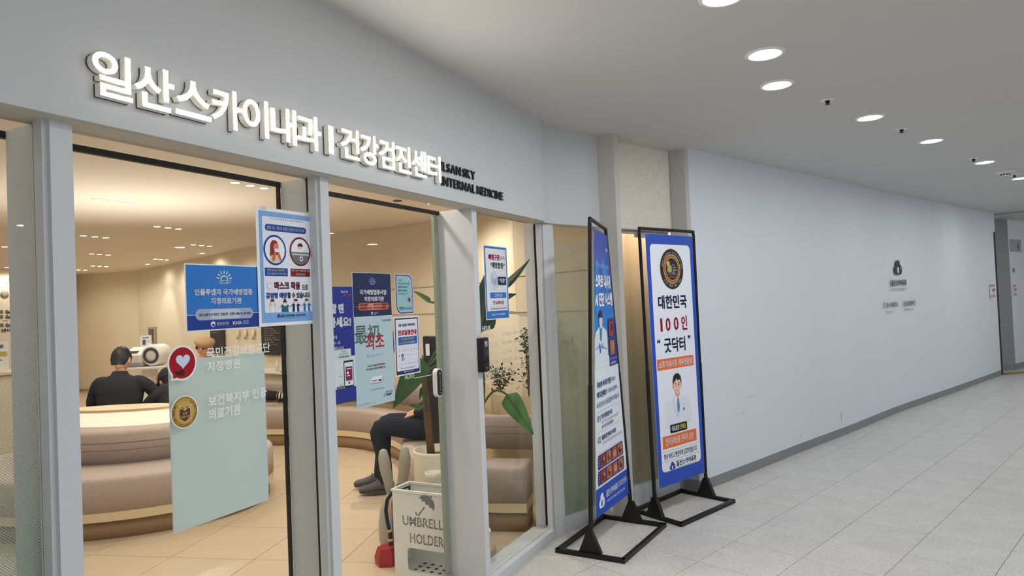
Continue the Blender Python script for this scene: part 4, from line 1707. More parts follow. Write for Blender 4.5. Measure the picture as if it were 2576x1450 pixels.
# ------------------------------------------------------------------ narrow window: pneumonia notice and opening hours
TW = -0.1120
pk = thing('pneumonia_notice', 'blue bordered pneumonia vaccine notice on the narrow window', 'notice', F(2.383, TW, 1.411))
f = facade_flat(2.245, 2.522, 1.4115, 1.830, TW)
W, Hh = f.W, f.H
f.rect(.005, .005, W - .010, Hh - .010, ink((42, 124, 206)), 1, 'frame_print')
f.rect(.0165, .0165, W - .033, Hh * .845, ink((238, 239, 246)), 2, 'panel')
f.l = 3
f.text('폐렴구균', W * .175, Hh * .115, W * .48, Hh * .082, ink((196, 30, 66)), .05)
f.text('(23가)', W * .665, Hh * .130, W * .235, Hh * .062, DARK, .0)
f.text('“예방접종”', W * .245, Hh * .222, W * .62, Hh * .085, DARK, .03)
f.disc(W * .40, Hh * .475, W * .175, ink((214, 224, 236)), W * .20, 3, 'vial_picture')
for i in range(5):
    x = W * (.28 + .055 * i)
    f.rect(x, Hh * (.44 + .012 * (i % 3)), W * .034, Hh * .075, ink(((150, 176, 210), (196, 206, 220), (120, 150, 190))[i % 3]), 4, 'vial_picture')
    f.rect(x + W * .006, Hh * (.425 + .012 * (i % 3)), W * .022, Hh * .018, ink((150, 154, 160)), 4, 'vial_picture')
f.line(W * .285, Hh * .37, W * .22, Hh * .435, .002, GREY, 4, 'vial_picture')
f.rect(W * .545, Hh * .418, W * .36, Hh * .115, ink((34, 44, 74)), 5, 'panel')
f.text('“무료”', W * .585, Hh * .442, W * .285, Hh * .066, W_, .05, l=7)
f.line(W * .17, Hh * .600, W * .90, Hh * .600, .0012, LGREY, 3, 'panel')
f.rect(W * .19, Hh * .635, W * .70, Hh * .078, ink((42, 124, 206)), 3, 'panel')
f.text('접종대상', W * .38, Hh * .648, W * .34, Hh * .052, W_, .03)
f.text('만 65세이상', W * .31, Hh * .745, W * .46, Hh * .056, ink((206, 40, 70)), .03)
f.line(W * .14, Hh * .822, W * .90, Hh * .822, .0012, LGREY, 3, 'panel')
f.text('만 65세이상 무료 접종 백신 접종 대상', W * .18, Hh * .842, W * .69, Hh * .026, DARK, .01, res=1)
cloud_logo(f, W * .235, Hh * .918, .014, .013, W_, ink((42, 124, 206)))
f.text('일산스카이내과·종합검진센터', W * .30, Hh * .920, W * .50, Hh * .028, W_, .01, res=1)
f.finish(pk, PAPER)

pk = thing('opening_hours', 'white opening hours lettering on the narrow window under the pneumonia notice', 'lettering', F(2.45, TW, 1.07))
f = facade_flat(2.19, 2.70, 1.06, 1.39, TW)
ox, oz = 2.19, 1.39
f.l = 0
f.text('HOUR', .007, .009, .090, .026, M_VINYL, .01, l=1, part='word')
f.rect(.007, .0375, .482, .0028, M_VINYL, 1, 'rule')
rows = [('월 / 목 요 일', '야간진료', '오전 08:00 - 오후 08:30'), ('화/수/금 요일', None, '오전 08:00 - 오후 06:00'), ('토 요 일', None, '오전 08:00 - 오후 02:00'), ('공 휴 일', None, '오전 08:00 - 오후 01:00'), ('점 심 시 간', None, '오후 01:00 - 오후 02:00')]
for i, (a, n, b) in enumerate(rows):
    y = .055 + .0500 * i
    f.text(a, .014, y, .118 if n else .155, .026, M_VINYL, .022, l=1, part='word')
    if n:
        f.text(n, .140, y + .009, .060, .016, M_VINYL, .012, l=1, part='word')
    f.text(b, .222, y - .001, .276, .025, M_VINYL, .028, l=1, part='word')
f.rect(.010, .3125, .482, .0028, M_VINYL, 1, 'rule')
f.finish(pk)

# ------------------------------------------------------------------ banner stands
M_STEEL = mat('zinc_hook', (120, 122, 126), 0.35, 0.5, metal=0.8)
M_TARP = mat('banner_tarpaulin', (232, 234, 242), 0.4, 0.35)


def banner_stand(base, poles, tops, label, corners, W, Hh, draw, sub, gap):
    """base: four plan corners; poles: plan feet on the two short sides; tops: plan tops at 1.975 m"""
    c = sum((Vector(p) for p in base), Vector((0, 0))) / 4
    t = thing('banner_stand', label, 'banner stand', (c.x, c.y, 0.003))
    b = [Vector((p[0], p[1], 0.016)) for p in base]
    mb = MB()
    for i in range(4):
        p, q = b[i], b[(i + 1) % 4]
        d = (q - p).normalized()
        rz = math.atan2(d.y, d.x)
        mb.box((p + q) / 2, ((q - p).length + .024, .024, .025), M_BLKMET, rz)
    mb.build('base_frame', t)
    ft = [Vector((p[0], p[1], 0.03)) for p in poles]
    tp = [Vector((p[0], p[1], 1.975)) for p in tops]
    sd = [(Vector(base[1]) - Vector(base[0])).normalized(), (Vector(base[2]) - Vector(base[3])).normalized()]
    for i in (0, 1):
        mb = MB()
        mid = ft[i].lerp(tp[i], 0.50)
        up = (tp[i] - ft[i]).normalized()
        mb.tube([ft[i], mid], .0135, M_BLKMET, 8, smooth=False)
        mb.build('lower_pole', t)
        mb = MB()
        d = (tp[1 - i] - tp[i]).normalized()
        top = [mid, ft[i].lerp(tp[i], .985), ft[i].lerp(tp[i], .994) + d * .003, tp[i] + d * .012]
        mb.tube(top, [.0105, .0115, .0115, .0115], M_BLKMET, 8, smooth=False)
        mb.build('upper_pole', t)
        # triangular gusset across the short rail
        g = Vector((sd[i].x, sd[i].y, 0))
        nn = Vector((-g.y, g.x, 0))
        p = Vector((poles[i][0], poles[i][1], 0))
        tri = [p - g * .070 + Vector((0, 0, .028)), p + g * .070 + Vector((0, 0, .028)), p + g * .016 + Vector((0, 0, .150)), p - g * .016 + Vector((0, 0, .150))]
        mb = MB()
        q = nn * .015
        mb.add([x + q for x in tri] + [x - q for x in tri], [(0, 1, 2, 3), (7, 6, 5, 4), (0, 4, 5, 1), (1, 5, 6, 2), (2, 6, 7, 3), (3, 7, 4, 0)], M_BLKMET)
        mb.build('gusset', t)
    mb = MB()
    d = (tp[1] - tp[0]).normalized()
    mb.tube([tp[0] - d * .002, tp[1] + d * .002], .0115, M_BLKMET, 8, smooth=False)
    mb.build('top_bar', t)
    n = (Vector(corners[1]) - Vector(corners[0])).cross(Vector((0, 0, 1))).normalized()
    f = Flat(*corners, W, Hh, n, gap)
    f.sub = sub
    draw(f)
    pts = [(.018, .018), (W - .018, .018), (.018, Hh - .018), (W - .018, Hh - .018)]
    for (x, y) in pts:
        f.ring(x, y, .004, .009, M_STEEL, 6, 'eyelet', k=16)
    f.finish(t, M_TARP, .0012, 'banner_cloth')
    # wire hooks from eyelets to poles
    for k, (x, y) in enumerate(pts):
        p = f.pt(x, y, 2)
        pole = k % 2
        zz = p.z + (.03 if k < 2 else -.05)
        tt = (zz - .03) / 1.945
        q = ft[pole].lerp(tp[pole], min(max(tt, 0), 1))
        mb = MB()
        mb.tube([p, p.lerp(q, .5) + n * .004, q], .0022, M_STEEL, 6)
        if k >= 2:
            mb.tube([q + n * .012 + Vector((0, 0, .010 * math.sin(a))) + (q - p).normalized() * .010 * math.cos(a) for a in [2 * PI * i / 12 for i in range(13)]], .002, M_BLKMET, 5)
        mb.build('hook', t)
    return t


def v3(p, z):
    return (p[0], p[1], z)


def draw_doctor(f):
    W, Hh = f.W, f.H
    BL = ink((36, 78, 186))
    WH = ink((236, 238, 248))
    f.rect(0.0005, 0.0005, W - .001, Hh - .001, BL, 1, 'blue_border')
    f.rrect(W * .075, Hh * .040, W * .85, Hh * .905, .035, WH, 2, 'white_panel')
    f.l = 3
    cx, cy, r = W * .505, Hh * .140, W * .245
    f.disc(cx, cy, r * 1.03, ink((206, 190, 120)), r * 1.06, 3, 'badge')
    f.disc(cx, cy, r, ink((24, 24, 34)), r * 1.03, 4, 'badge')
    f.disc(cx, cy, r * .74, ink((206, 160, 70)), r * .77, 5, 'badge')
    f.disc(cx, cy, r * .68, ink((150, 92, 54)), r * .71, 6, 'badge')
    f.disc(cx, cy, r * .58, ink((214, 172, 84)), r * .61, 7, 'badge')
    f.disc(cx, cy, r * .54, ink((26, 28, 40)), r * .57, 8, 'badge')
    f.rrect(cx - r * .40, cy - r * .18, r * .36, r * .36, r * .10, ink((206, 190, 110)), 9, 'badge')
    f.disc(cx - r * .30, cy - r * .25, r * .12, ink((206, 190, 110)), r * .17, 9, 'badge', k=14)
    for i in range(3):
        f.line(cx - r * .38, cy - r * .08 + i * r * .10, cx - r * .10, cy - r * .08 + i * r * .10, r * .02, ink((60, 56, 40)), 10, 'badge')
    for i, tx in enumerate(('Korea', 'Good Doctor', 'Certification', '2023')):
        f.text(tx, cx + r * .03, cy - r * (.25 - .125 * i), r * (.22, .38, .40, .18)[i], r * .085, ink((220, 222, 226)), .01, l=9, res=1)
    f.text('2023 대한민국', cx - r * .38, cy + r * .22, r * .36, r * .085, ink((150, 152, 160)), .01, l=9, res=1)
    f.text('굿닥터 100인', cx + r * .0, cy + r * .22, r * .36, r * .085, ink((220, 222, 226)), .02, l=9, res=1)
    f.text('CERTIFICATION', cx - r * .30, cy + r * .36, r * .58, r * .085, ink((230, 150, 80)), .03, l=9, res=1)
    f.arc_text('Korea Good Doctor Certification 2023', cx, cy, r * .855, -PI * .93, -PI * .02, r * .105, ink((224, 224, 230)), .02, l=9)
    f.arc_text('2023 대한민국 굿닥터 100인', cx, cy, r * .875, PI * .78, PI * .22, r * .115, ink((224, 224, 230)), .02, l=9, inside=True)
    f.l = 3
    NV = ink((30, 38, 80))
    f.text('대한민국', W * .180, Hh * .246, W * .61, Hh * .056, NV, .035)
    RDN = ink((196, 28, 54))
    f.text('1', W * .200, Hh * .338, W * .044, Hh * .053, RDN, .03)
    f.text('0', W * .310, Hh * .337, W * .102, Hh * .055, RDN, .03)
    f.text('0', W * .482, Hh * .336, W * .102, Hh * .055, RDN, .03)
    f.text('인', W * .645, Hh * .333, W * .130, Hh * .060, RDN, .035)
    f.text('굿닥터', W * .255, Hh * .418, W * .455, Hh * .060, NV, .03)
    f.text('“', W * .115, Hh * .420, W * .065, Hh * .016, NV, .05)
    f.text('”', W * .770, Hh * .416, W * .065, Hh * .016, NV, .05)
    OR = ink((236, 112, 44))
    f.rrect(W * .090, Hh * .500, W * .785, Hh * .044, .006, OR, 3, 'orange_bar')
    f.text('소화기내시경 세부전문의', W * .120, Hh * .5075, W * .72, Hh * .030, W_, .04)
    # the doctor's picture
    p = 'doctor_picture'
    X, Y = W * .485, Hh * .56
    COAT = ink((228, 232, 242)); SH = ink((206, 212, 228))
    f.poly([(X - .165, Hh * .775), (X - .168, Hh * .70), (X - .150, Hh * .676), (X - .060, Hh * .660), (X + .055, Hh * .658), (X + .135, Hh * .672), (X + .158, Hh * .70), (X + .160, Hh * .775)], COAT, 3, p)
    f.line(X - .108, Hh * .70, X - .104, Hh * .775, .0022, SH, 4, p)
    f.line(X + .112, Hh * .70, X + .108, Hh * .775, .0022, SH, 4, p)
    f.line(X - .002, Hh * .72, X - .002, Hh * .775, .002, SH, 4, p)
    f.poly([(X - .028, Hh * .640), (X + .024, Hh * .640), (X + .030, Hh * .662), (X, Hh * .684), (X - .034, Hh * .662)], ink((222, 168, 140)), 5, p)
    f.poly([(X - .040, Hh * .657), (X - .026, Hh * .652), (X - .004, Hh * .671), (X + .022, Hh * .652), (X + .036, Hh * .657), (X + .012, Hh * .715), (X - .004, Hh * .728), (X - .020, Hh * .715)], ink((244, 246, 252)), 6, p)
    f.poly([(X - .012, Hh * .667), (X + .008, Hh * .667), (X + .012, Hh * .675), (X + .018, Hh * .712), (X - .002, Hh * .727), (X - .020, Hh * .712), (X - .014, Hh * .675)], ink((92, 140, 196)), 7, p)
    f.poly([(X - .046, Hh * .656), (X - .040, Hh * .653), (X - .006, Hh * .735), (X - .014, Hh * .738), (X - .070, Hh * .69)], COAT, 8, p)
    f.poly([(X + .042, Hh * .656), (X + .036, Hh * .653), (X + .000, Hh * .735), (X + .006, Hh * .738), (X + .064, Hh * .69)], COAT, 8, p)
    f.line(X - .046, Hh * .656, X - .012, Hh * .738, .0018, SH, 9, p)
    f.line(X + .042, Hh * .656, X + .004, Hh * .738, .0018, SH, 9, p)
    hx, hy = X - .003, Hh * .612
    for q in (-1, 1):
        f.disc(hx + q * .047, hy + .006, .009, ink((222, 170, 144)), .014, 8, p, k=12)
    f.poly([(hx + .046 * math.cos(a) * (1 - .18 * max(0, math.sin(a))), hy + .062 * math.sin(a)) for a in [2 * PI * i / 30 for i in range(30)]], ink((240, 200, 176)), 9, p)
    HR = ink((28, 24, 26))
    f.poly([(hx - .047, hy + .004), (hx - .052, hy - .03), (hx - .040, hy - .066), (hx - .012, hy - .082), (hx + .022, hy - .080), (hx + .046, hy - .058), (hx + .053, hy - .025), (hx + .047, hy + .004), (hx + .041, hy - .020), (hx + .034, hy - .036), (hx + .010, hy - .030), (hx - .008, hy - .046), (hx - .024, hy - .028), (hx - .040, hy - .022)], HR, 10, p)
    for q in (-1, 1):
        f.line(hx + q * .010, hy - .012, hx + q * .030, hy - .013, .0045, HR, 11, p)
        f.disc(hx + q * .019, hy + .000, .008, ink((40, 30, 30)), .0035, 11, p, k=12)
    f.poly([(hx - .004, hy + .018), (hx + .006, hy + .018), (hx + .004, hy + .022), (hx - .003, hy + .022)], ink((206, 150, 128)), 11, p)
    f.disc(hx + .001, hy + .031, .017, ink((186, 84, 84)), .011, 11, p, k=14, a0=0, a1=PI)
    f.disc(hx + .001, hy + .0315, .014, W_, .006, 12, p, k=14, a0=0, a1=PI)
    f.line(X + .050, Hh * .698, X + .078, Hh * .697, .003, GREY, 5, p)
    cloud_logo(f, X + .055, Hh * .708, .022, .020, NV, COAT, p, 5)
    f.l = 3
    f.rrect(W * .285, Hh * .766, W * .365, Hh * .034, .008, ink((24, 24, 30)), 5, 'name_bar')
    f.text('대표원장', W * .315, Hh * .772, W * .165, Hh * .021, W_, .04, l=8)
    f.text('안해운', W * .495, Hh * .772, W * .125, Hh * .021, YEL, .04, l=8)
    f.rrect(W * .115, Hh * .806, W * .735, Hh * .049, .004, OR, 4, 'orange_bar')
    f.text('한국경제신문 굿닥터 선정', W * .175, Hh * .815, W * .60, Hh * .030, W_, .045, l=7)
    f.line(W * .085, Hh * .866, W * .915, Hh * .866, .0018, GREY, 3, 'rule')
    f.text('항상 바르고 편안하게 진료하겠습니다', W * .125, Hh * .874, W * .72, Hh * .024, DARK, .012)
    f.line(W * .085, Hh * .9055, W * .915, Hh * .9055, .0018, GREY, 3, 'rule')
    cloud_logo(f, W * .23, Hh * .912, W * .125, Hh * .032, ink((36, 70, 160)), WH)
    f.text('일산', W * .375, Hh * .912, W * .135, Hh * .024, NV, .03)
    f.text('스카이', W * .515, Hh * .912, W * .17, Hh * .024, ink((36, 70, 160)), .03)
    f.text('내과', W * .69, Hh * .912, W * .125, Hh * .024, NV, .03)
    f.text('ILSAN SKY INTERNAL MEDICINE CLINIC', W * .38, Hh * .940, W * .44, Hh * .006, GREY, 0, res=1)


b2base = [(0.796, 4.707), (1.035, 4.375), (1.517, 4.815), (1.225, 5.128)]
P2 = [(0.905, 4.545), (1.372, 4.967)]
T2 = [(0.884, 4.552), (1.368, 4.972)]
e = (Vector(P2[1]) - Vector(P2[0]))
n2 = Vector((e.y, -e.x)).normalized() * 0.016
A2, B2 = Vector(P2[0]) + n2, Vector(P2[1]) + n2
At, Bt = A2 + Vector((-.012, .005)), B2 + Vector((-.012, .005))
L2 = e.length
banner_stand(b2base, P2, T2, 'black banner stand with a smiling doctor and blue border, nearer the white wall', [v3(At.lerp(Bt, .045), 1.938), v3(At.lerp(Bt, .955), 1.938), v3(A2.lerp(B2, .055), .200), v3(A2.lerp(B2, .945), .198)], L2 * .90, 1.738, draw_doctor, 1, .0004)


def draw_scope(f):
    W, Hh = f.W, f.H
    GB = [(44, 72, 168), (42, 84, 180), (36, 104, 196), (34, 120, 210), (32, 128, 216), (34, 112, 204)]
    HB = .455
    for i, c in enumerate(GB):
        f.rect(0.0005, Hh * HB * i / 6 + .0005, W - .001, Hh * HB / 6 + .0002, ink(c), 1, 'blue_field')
    f.rect(W * .62, Hh * .32, W * .3795, Hh * .155, ink((34, 60, 156)), 2, 'blue_field')
    for i, (x, w, y0, y1) in enumerate(((.08, .16, .11, .30), (.45, .18, .10, .16), (.62, .16, .12, .22))):
        f.rect(W * x, Hh * y0, W * w, Hh * (y1 - y0), ink((44, 130, 214)), 2, 'blue_field')
    f.l = 3
    f.text('Medintech', W * .72, Hh * .053, W * .18, Hh * .014, W_, .02, l=4)
    f.text('국가 지원 사업을 위한 선정 출시된', W * .08, Hh * .118, W * .82, Hh * .017, ink((170, 206, 244)), .02, l=4)
    f.text('스마트 내시경', W * .05, Hh * .157, W * .86, Hh * .052, W_, .06, l=4)
    f.text('AI 진단 시스템', W * .02, Hh * .222, W * .93, Hh * .052, W_, .06, l=4)
    p = 'doctor_picture'
    X = W * .27
    C = ink((222, 230, 240))
    f.poly([(X - .15, Hh * .475), (X - .15, Hh * .385), (X - .13, Hh * .362), (X - .04, Hh * .345), (X + .05, Hh * .345), (X + .14, Hh * .362), (X + .16, Hh * .385), (X + .16, Hh * .475)], C, 3, p)
    f.poly([(X - .03, Hh * .346), (X + .035, Hh * .346), (X + .02, Hh * .385), (X, Hh * .40), (X - .02, Hh * .385)], ink((40, 150, 160)), 4, p)
    f.line(X - .13, Hh * .42, X + .05, Hh * .405, .005, ink((120, 130, 150)), 4, p)
    f.line(X + .14, Hh * .43, X - .03, Hh * .412, .005, ink((120, 130, 150)), 4, p)
    f.disc(X, Hh * .322, .042, ink((240, 206, 184)), .050, 5, p, k=20)
    f.disc(X, Hh * .309, .046, ink((40, 38, 46)), .040, 6, p, k=18, a0=PI * .95, a1=2.05 * PI)
    f.rect(0.0005, Hh * HB, W * .60, Hh * .03, ink((234, 238, 246)), 2, 'white_field')
    for i, y in enumerate((.330, .400)):
        f.rrect(W * .62, Hh * y, W * .27, Hh * .060, .012, ink((20, 16, 24)), 3, 'scope_photo')
        f.rrect(W * .66, Hh * y + .004, W * .215, Hh * .060 - .008, .012, ink(((168, 62, 72), (176, 104, 66))[i]), 4, 'scope_photo')
        f.disc(W * .80, Hh * (y + .025), .030, ink(((96, 20, 34), (206, 140, 92))[i]), .03, 5, 'scope_photo', k=14)
    f.text('AI 실시간으로 내시경 영상을 분석하여', W * .58, Hh * .468, W * .38, Hh * .008, ink((190, 206, 240)), 0, l=5, res=1)
    f.text('AI-EN 2023', W * .66, Hh * .482, W * .22, Hh * .010, W_, .03, l=5, res=1)
    f.rect(0.0005, Hh * .4985, W - .001, Hh * .37, ink((232, 236, 246)), 1, 'white_field')
    f.rect(W * .62, Hh * .45, W * .3795, Hh * .0485, ink((34, 60, 156)), 2, 'blue_field')
    f.l = 3
    NB = ink((32, 46, 120))
    f.text('지능형 내시경 전문', W * .06, Hh * .535, W * .56, Hh * .022, NB, .045)
    f.text('제조사', W * .65, Hh * .538, W * .16, Hh * .017, NB, .01)
    f.text('메디인테크', W * .06, Hh * .570, W * .36, Hh * .022, NB, .045)
    f.text('가 개발하고 검증하여,', W * .44, Hh * .573, W * .43, Hh * .018, NB, .01)
    f.text('내시경 검사의 신뢰도를 평가시켜 줍니다', W * .05, Hh * .606, W * .86, Hh * .020, NB, .01)
    for y in (.640, .712, .784):
        f.line(W * .06, Hh * y, W * .90, Hh * y, .002, LGREY, 3, 'rule')
    f.text('01', W * .06, Hh * .652, W * .10, Hh * .022, NB, .0)
    f.text('작은 용종 발견 보조', W * .20, Hh * .652, W * .40, Hh * .018, NB, .04)
    f.text('다양한 크기 및 위치의 용종 탐지 학습을 통해', W * .20, Hh * .676, W * .62, Hh * .012, GREY, 0, res=1)
    f.text('놓치기 쉬운 작은 용종 발견율 UP', W * .20, Hh * .692, W * .44, Hh * .012, DARK, .02, res=1)
    f.text('02', W * .06, Hh * .726, W * .10, Hh * .022, NB, .0)
    f.text('불필요한 반복검사 최소화', W * .20, Hh * .726, W * .50, Hh * .018, NB, .04)
    f.text('내시경 AI의 병변 판독 보조, 반복 검사 최소화', W * .20, Hh * .750, W * .70, Hh * .012, GREY, 0, res=1)
    RC = [((150, 62, 42), (110, 40, 30)), ((186, 110, 74), (120, 60, 40)), ((170, 84, 60), (214, 150, 110)), ((180, 110, 66), (86, 40, 30))]
    for j, y in enumerate((.790, .845)):
        f.rrect(W * .06, Hh * y, W * .85, Hh * .050, .012, ink((34, 48, 126)), 3, 'scope_strip')
        for i in range(4):
            a, b = RC[i]
            f.rrect(W * (.13 + .195 * i), Hh * y + .006, W * .165, Hh * .050 - .012, .012, ink(a), 4, 'scope_strip')
            f.disc(W * (.215 + .195 * i), Hh * (y + .026), W * .055, ink(b), Hh * .013, 5, 'scope_strip', k=14)
            f.disc(W * (.235 + .195 * i), Hh * (y + .020), W * .025, ink((206, 150, 120)), Hh * .006, 6, 'scope_strip', k=10)
        for i in range(4):
            f.rect(W * .077, Hh * y + .012 + i * .016, W * .028, .006, ink((150, 166, 220)), 4, 'scope_strip')
    f.rect(0.0005, Hh * .9035, W - .001, Hh * .0962, ink((30, 76, 186)), 1, 'blue_field')
    cloud_logo(f, W * .08, Hh * .925, W * .16, Hh * .052, W_, ink((30, 76, 186)))
    f.text('일산스카이내과', W * .28, Hh * .925, W * .36, Hh * .026, W_, .04)
    f.text('건강검진센터', W * .66, Hh * .925, W * .28, Hh * .022, W_, .02)
    f.text('ILSAN SKY INTERNAL MEDICINE CLINIC', W * .30, Hh * .962, W * .58, Hh * .008, W_, 0, res=1)


b1base = [(0.208, 4.015), (0.565, 3.815), (0.924, 4.375), (0.560, 4.601)]
P1 = [(0.395, 3.932), (0.733, 4.480)]
n1 = Vector((0.851, -0.525))
T1 = [tuple(Vector(P1[0]) + n1 * .088), tuple(Vector(P1[1]) - n1 * .095)]


def pole_at(i, z):
    return Vector((*P1[i], .03)).lerp(Vector((*T1[i], 1.975)), (z - .03) / 1.945)


o1 = Vector((n1.x, n1.y, 0)) * .014
zt, zb = 1.925, .21
c1 = []
for z in (zt, zb):
    a, b = pole_at(0, z), pole_at(1, z)
    c1.append([a.lerp(b, .075) + o1, a.lerp(b, .925) + o1])
banner_stand(b1base, P1, T1, 'black banner stand with a blue endoscope banner, nearer the shop window', [c1[0][0], c1[0][1], c1[1][0], c1[1][1]], .545, 1.715, draw_scope, 2, .0009)

# ------------------------------------------------------------------ wall logo and signs on the white wall


def wall_pt(x):
    for i in range(len(RWS) - 1):
        a, b = RWS[i], RWS[i + 1]
        if a[0] <= x <= b[0]:
            k = (x - a[0]) / (b[0] - a[0])
            return Vector((x, a[1] + (b[1] - a[1]) * k))


def wall_flat(x0, x1, z0, z1, lift=0.003):
    a, b = wall_pt(x0), wall_pt(x1)
    d = (b - a).normalized()
    n = Vector((d.y, -d.x, 0))
    return Flat((a.x, a.y, z1), (b.x, b.y, z1), (a.x, a.y, z0), (b.x, b.y, z0), (b - a).length, z1 - z0, n, 0.0008, lift + .006)


INKB = ink((40, 44, 58))
pk = thing('wall_logo', 'dark cloud emblem with the clinic name on the white wall', 'wall lettering', (*wall_pt(4.68), 1.2))
f = wall_flat(4.2, 5.2, 1.15, 1.90)
W = f.W
kx = W / 1.0


def X_(x):
    return (x - 4.2) * kx


cloud_logo(f, X_(4.592), 1.90 - 1.826, X_(4.777) - X_(4.592), .180, INKB, mat('white_wall_paint', (0, 0, 0)), 'emblem')
f.text('일산스카이내과', X_(4.493), 1.90 - 1.590, X_(4.876) - X_(4.493), .078, INKB, .045)
f.text('ILSAN SKY INTERNAL MEDICINE', X_(4.484), 1.90 - 1.484, X_(4.877) - X_(4.484), .022, GREY, .01, res=1)
f.ring(X_(4.318), 1.90 - 1.293, .030, .036, INKB, part='arrow_mark', k=24)
f.line(X_(4.325), 1.90 - 1.310, X_(4.308), 1.90 - 1.293, .006, INKB, part='arrow_mark')
f.line(X_(4.325), 1.90 - 1.276, X_(4.308), 1.90 - 1.293, .006, INKB, part='arrow_mark')
f.text('접수·외래진료', X_(4.362), 1.90 - 1.322, X_(4.632) - X_(4.362), .060, INKB, .02)
f.text('접수 | 상담', X_(4.36), 1.90 - 1.225, X_(4.50) - X_(4.36), .034, INKB, 0)
f.text('건강검진센터', X_(4.768), 1.90 - 1.322, X_(5.028) - X_(4.768), .060, INKB, .02)
f.ring(X_(5.062), 1.90 - 1.293, .030, .036, INKB, part='arrow_mark', k=24)
f.line(X_(5.055), 1.90 - 1.310, X_(5.072), 1.90 - 1.293, .006, INKB, part='arrow_mark')
f.line(X_(5.055), 1.90 - 1.276, X_(5.072), 1.90 - 1.293, .006, INKB, part='arrow_mark')
f.text('위·대장내시경 | 수액실', X_(4.78), 1.90 - 1.232, X_(5.02) - X_(4.78), .034, INKB, 0)
f.finish(pk)

# a few scuffs in the paint low on the white wall
for (x0, z0, w, h) in ((3.28, .150, .05, .10), (1.92, .62, .10, .02), (1.83, .50, .08, .015), (2.62, .13, .012, .06), (6.4, .14, .10, .07)):
    f = wall_flat(x0, x0 + w, z0, z0 + h, -.0054)
    pts = [(f.W * (.5 + .5 * math.cos(a) * (.6 + .4 * math.sin(3 * a + x0))), f.H * (.5 + .5 * math.sin(a) * (.6 + .4 * math.cos(2 * a + x0)))) for a in [2 * PI * i / 14 for i in range(14)]]
    f.poly(pts, mat('wall_scuff', (200, 201, 200), 0.7, 0.2), 1, 'scuff')
    for c_ in f.mb['scuff']:
        struct(c_.build('wall_right_scuff'), 'faint scuff on the white wall')

ORA = ink((204, 152, 128)); ROSE = ink((176, 92, 112))


def small_notice(f):
    W, Hh = f.W, f.H
    f.rect(W * .06, Hh * .06, W * .88, Hh * .20, ORA, 1, 'panel')
    f.rect(W * .06, Hh * .70, W * .88, Hh * .20, ORA, 1, 'panel')
    f.rect(W * .40, Hh * .33, W * .55, Hh * .20, ROSE, 1, 'panel')
    f.rect(W * .14, Hh * .34, W * .10, Hh * .18, ROSE, 2, 'panel')
    f.text('화장실 안내', W * .16, Hh * .10, W * .66, Hh * .11, W_, .02, l=3, res=1)
    f.text('출입금지', W * .45, Hh * .38, W * .45, Hh * .10, W_, .02, l=3, res=1)
    f.text('관계자 외 출입금지', W * .08, Hh * .60, W * .84, Hh * .05, GREY, .02, l=3, res=1)
    f.text('협조 바랍니다', W * .18, Hh * .745, W * .64, Hh * .11, W_, .02, l=3, res=1)


pk = thing('wall_notice', 'orange and white notice taped to the end of the white wall beside the black jamb', 'notice', (*wall_pt(7.66), 1.24))
f = wall_flat(7.545, 7.785, 1.235, 1.50)
small_notice(f)
f.finish(pk, PAPER)


def far_flat(a, b, z0, z1):
    p0, p1 = Vector((8.56, 11.478)), Vector((11.2, 13.398))
    d = (p1 - p0).normalized()
    n = Vector((d.y, -d.x, 0))
    A, B = p0 + d * a, p0 + d * b
    return Flat((A.x, A.y, z1), (B.x, B.y, z1), (A.x, A.y, z0), (B.x, B.y, z0), b - a, z1 - z0, n, .001, .002)


pk = thing('wall_notice', 'orange and white notice on the far wall beyond the grey column', 'notice', (8.63, 11.52, 1.24))
f = far_flat(.09, .27, 1.24, 1.47)
small_notice(f)
f.finish(pk, PAPER)
pk = thing('room_plate', 'tiny grey square plate on the far wall above the notice', 'sign', (8.7, 11.55, 1.66))
f = far_flat(.14, .24, 1.665, 1.745)
f.rect(.008, .008, .084, .064, ink((120, 122, 140)), 1, 'panel')
f.text('안내', .02, .02, .06, .04, W_, .02, l=2, res=1)
f.finish(pk, mat('grey_plate', (150, 152, 160), 0.5))
pk = thing('restroom_sign', 'grey restroom sign with a red woman symbol high on the far wall', 'sign', (8.8, 11.6, 2.05))
f = far_flat(.07, .62, 2.03, 2.245)
W = f.W
mr_ = ink((120, 40, 50))
f.disc(.385, .052, .022, mr_, None, 1, 'woman_symbol', k=16)
f.poly([(.365, .082), (.405, .082), (.432, .148), (.338, .148)], mr_, 1, 'woman_symbol')
f.rect(.366, .146, .014, .045, mr_, 1, 'woman_symbol')
f.rect(.390, .146, .014, .045, mr_, 1, 'woman_symbol')
f.finish(pk, mat('grey_sign_plate', (158, 162, 168), 0.5), .01, 'plate')

# ------------------------------------------------------------------ corridor ceiling fittings
M_DL = mat('downlight_lens', (255, 255, 255), 0.5, 0.2, emit=(246, 250, 255), es=CORR_L)
M_DLR = mat('downlight_trim', (236, 238, 240), 0.4, 0.4)


def downlight(x, y, label, r=0.080):
    t = thing('ceiling_downlight', label, 'ceiling light', (x, y, H))
    mb = MB()
    mb.lathe((x, y, H), [(r * .80, -0.002), (r * .84, -0.007), (r * 1.05, -0.008), (r * 1.14, -0.004), (r * 1.15, 0.0)], M_DLR, 32)
    mb.build('trim_ring', t)
    mb = MB()
    k = 32
    mb.add([(x + r * .82 * math.cos(2 * PI * i / k), y + r * .82 * math.sin(2 * PI * i / k), H - 0.004) for i in range(k)], [tuple(range(k - 1, -1, -1))], M_DL)
    mb.build('lens', t)
    return t


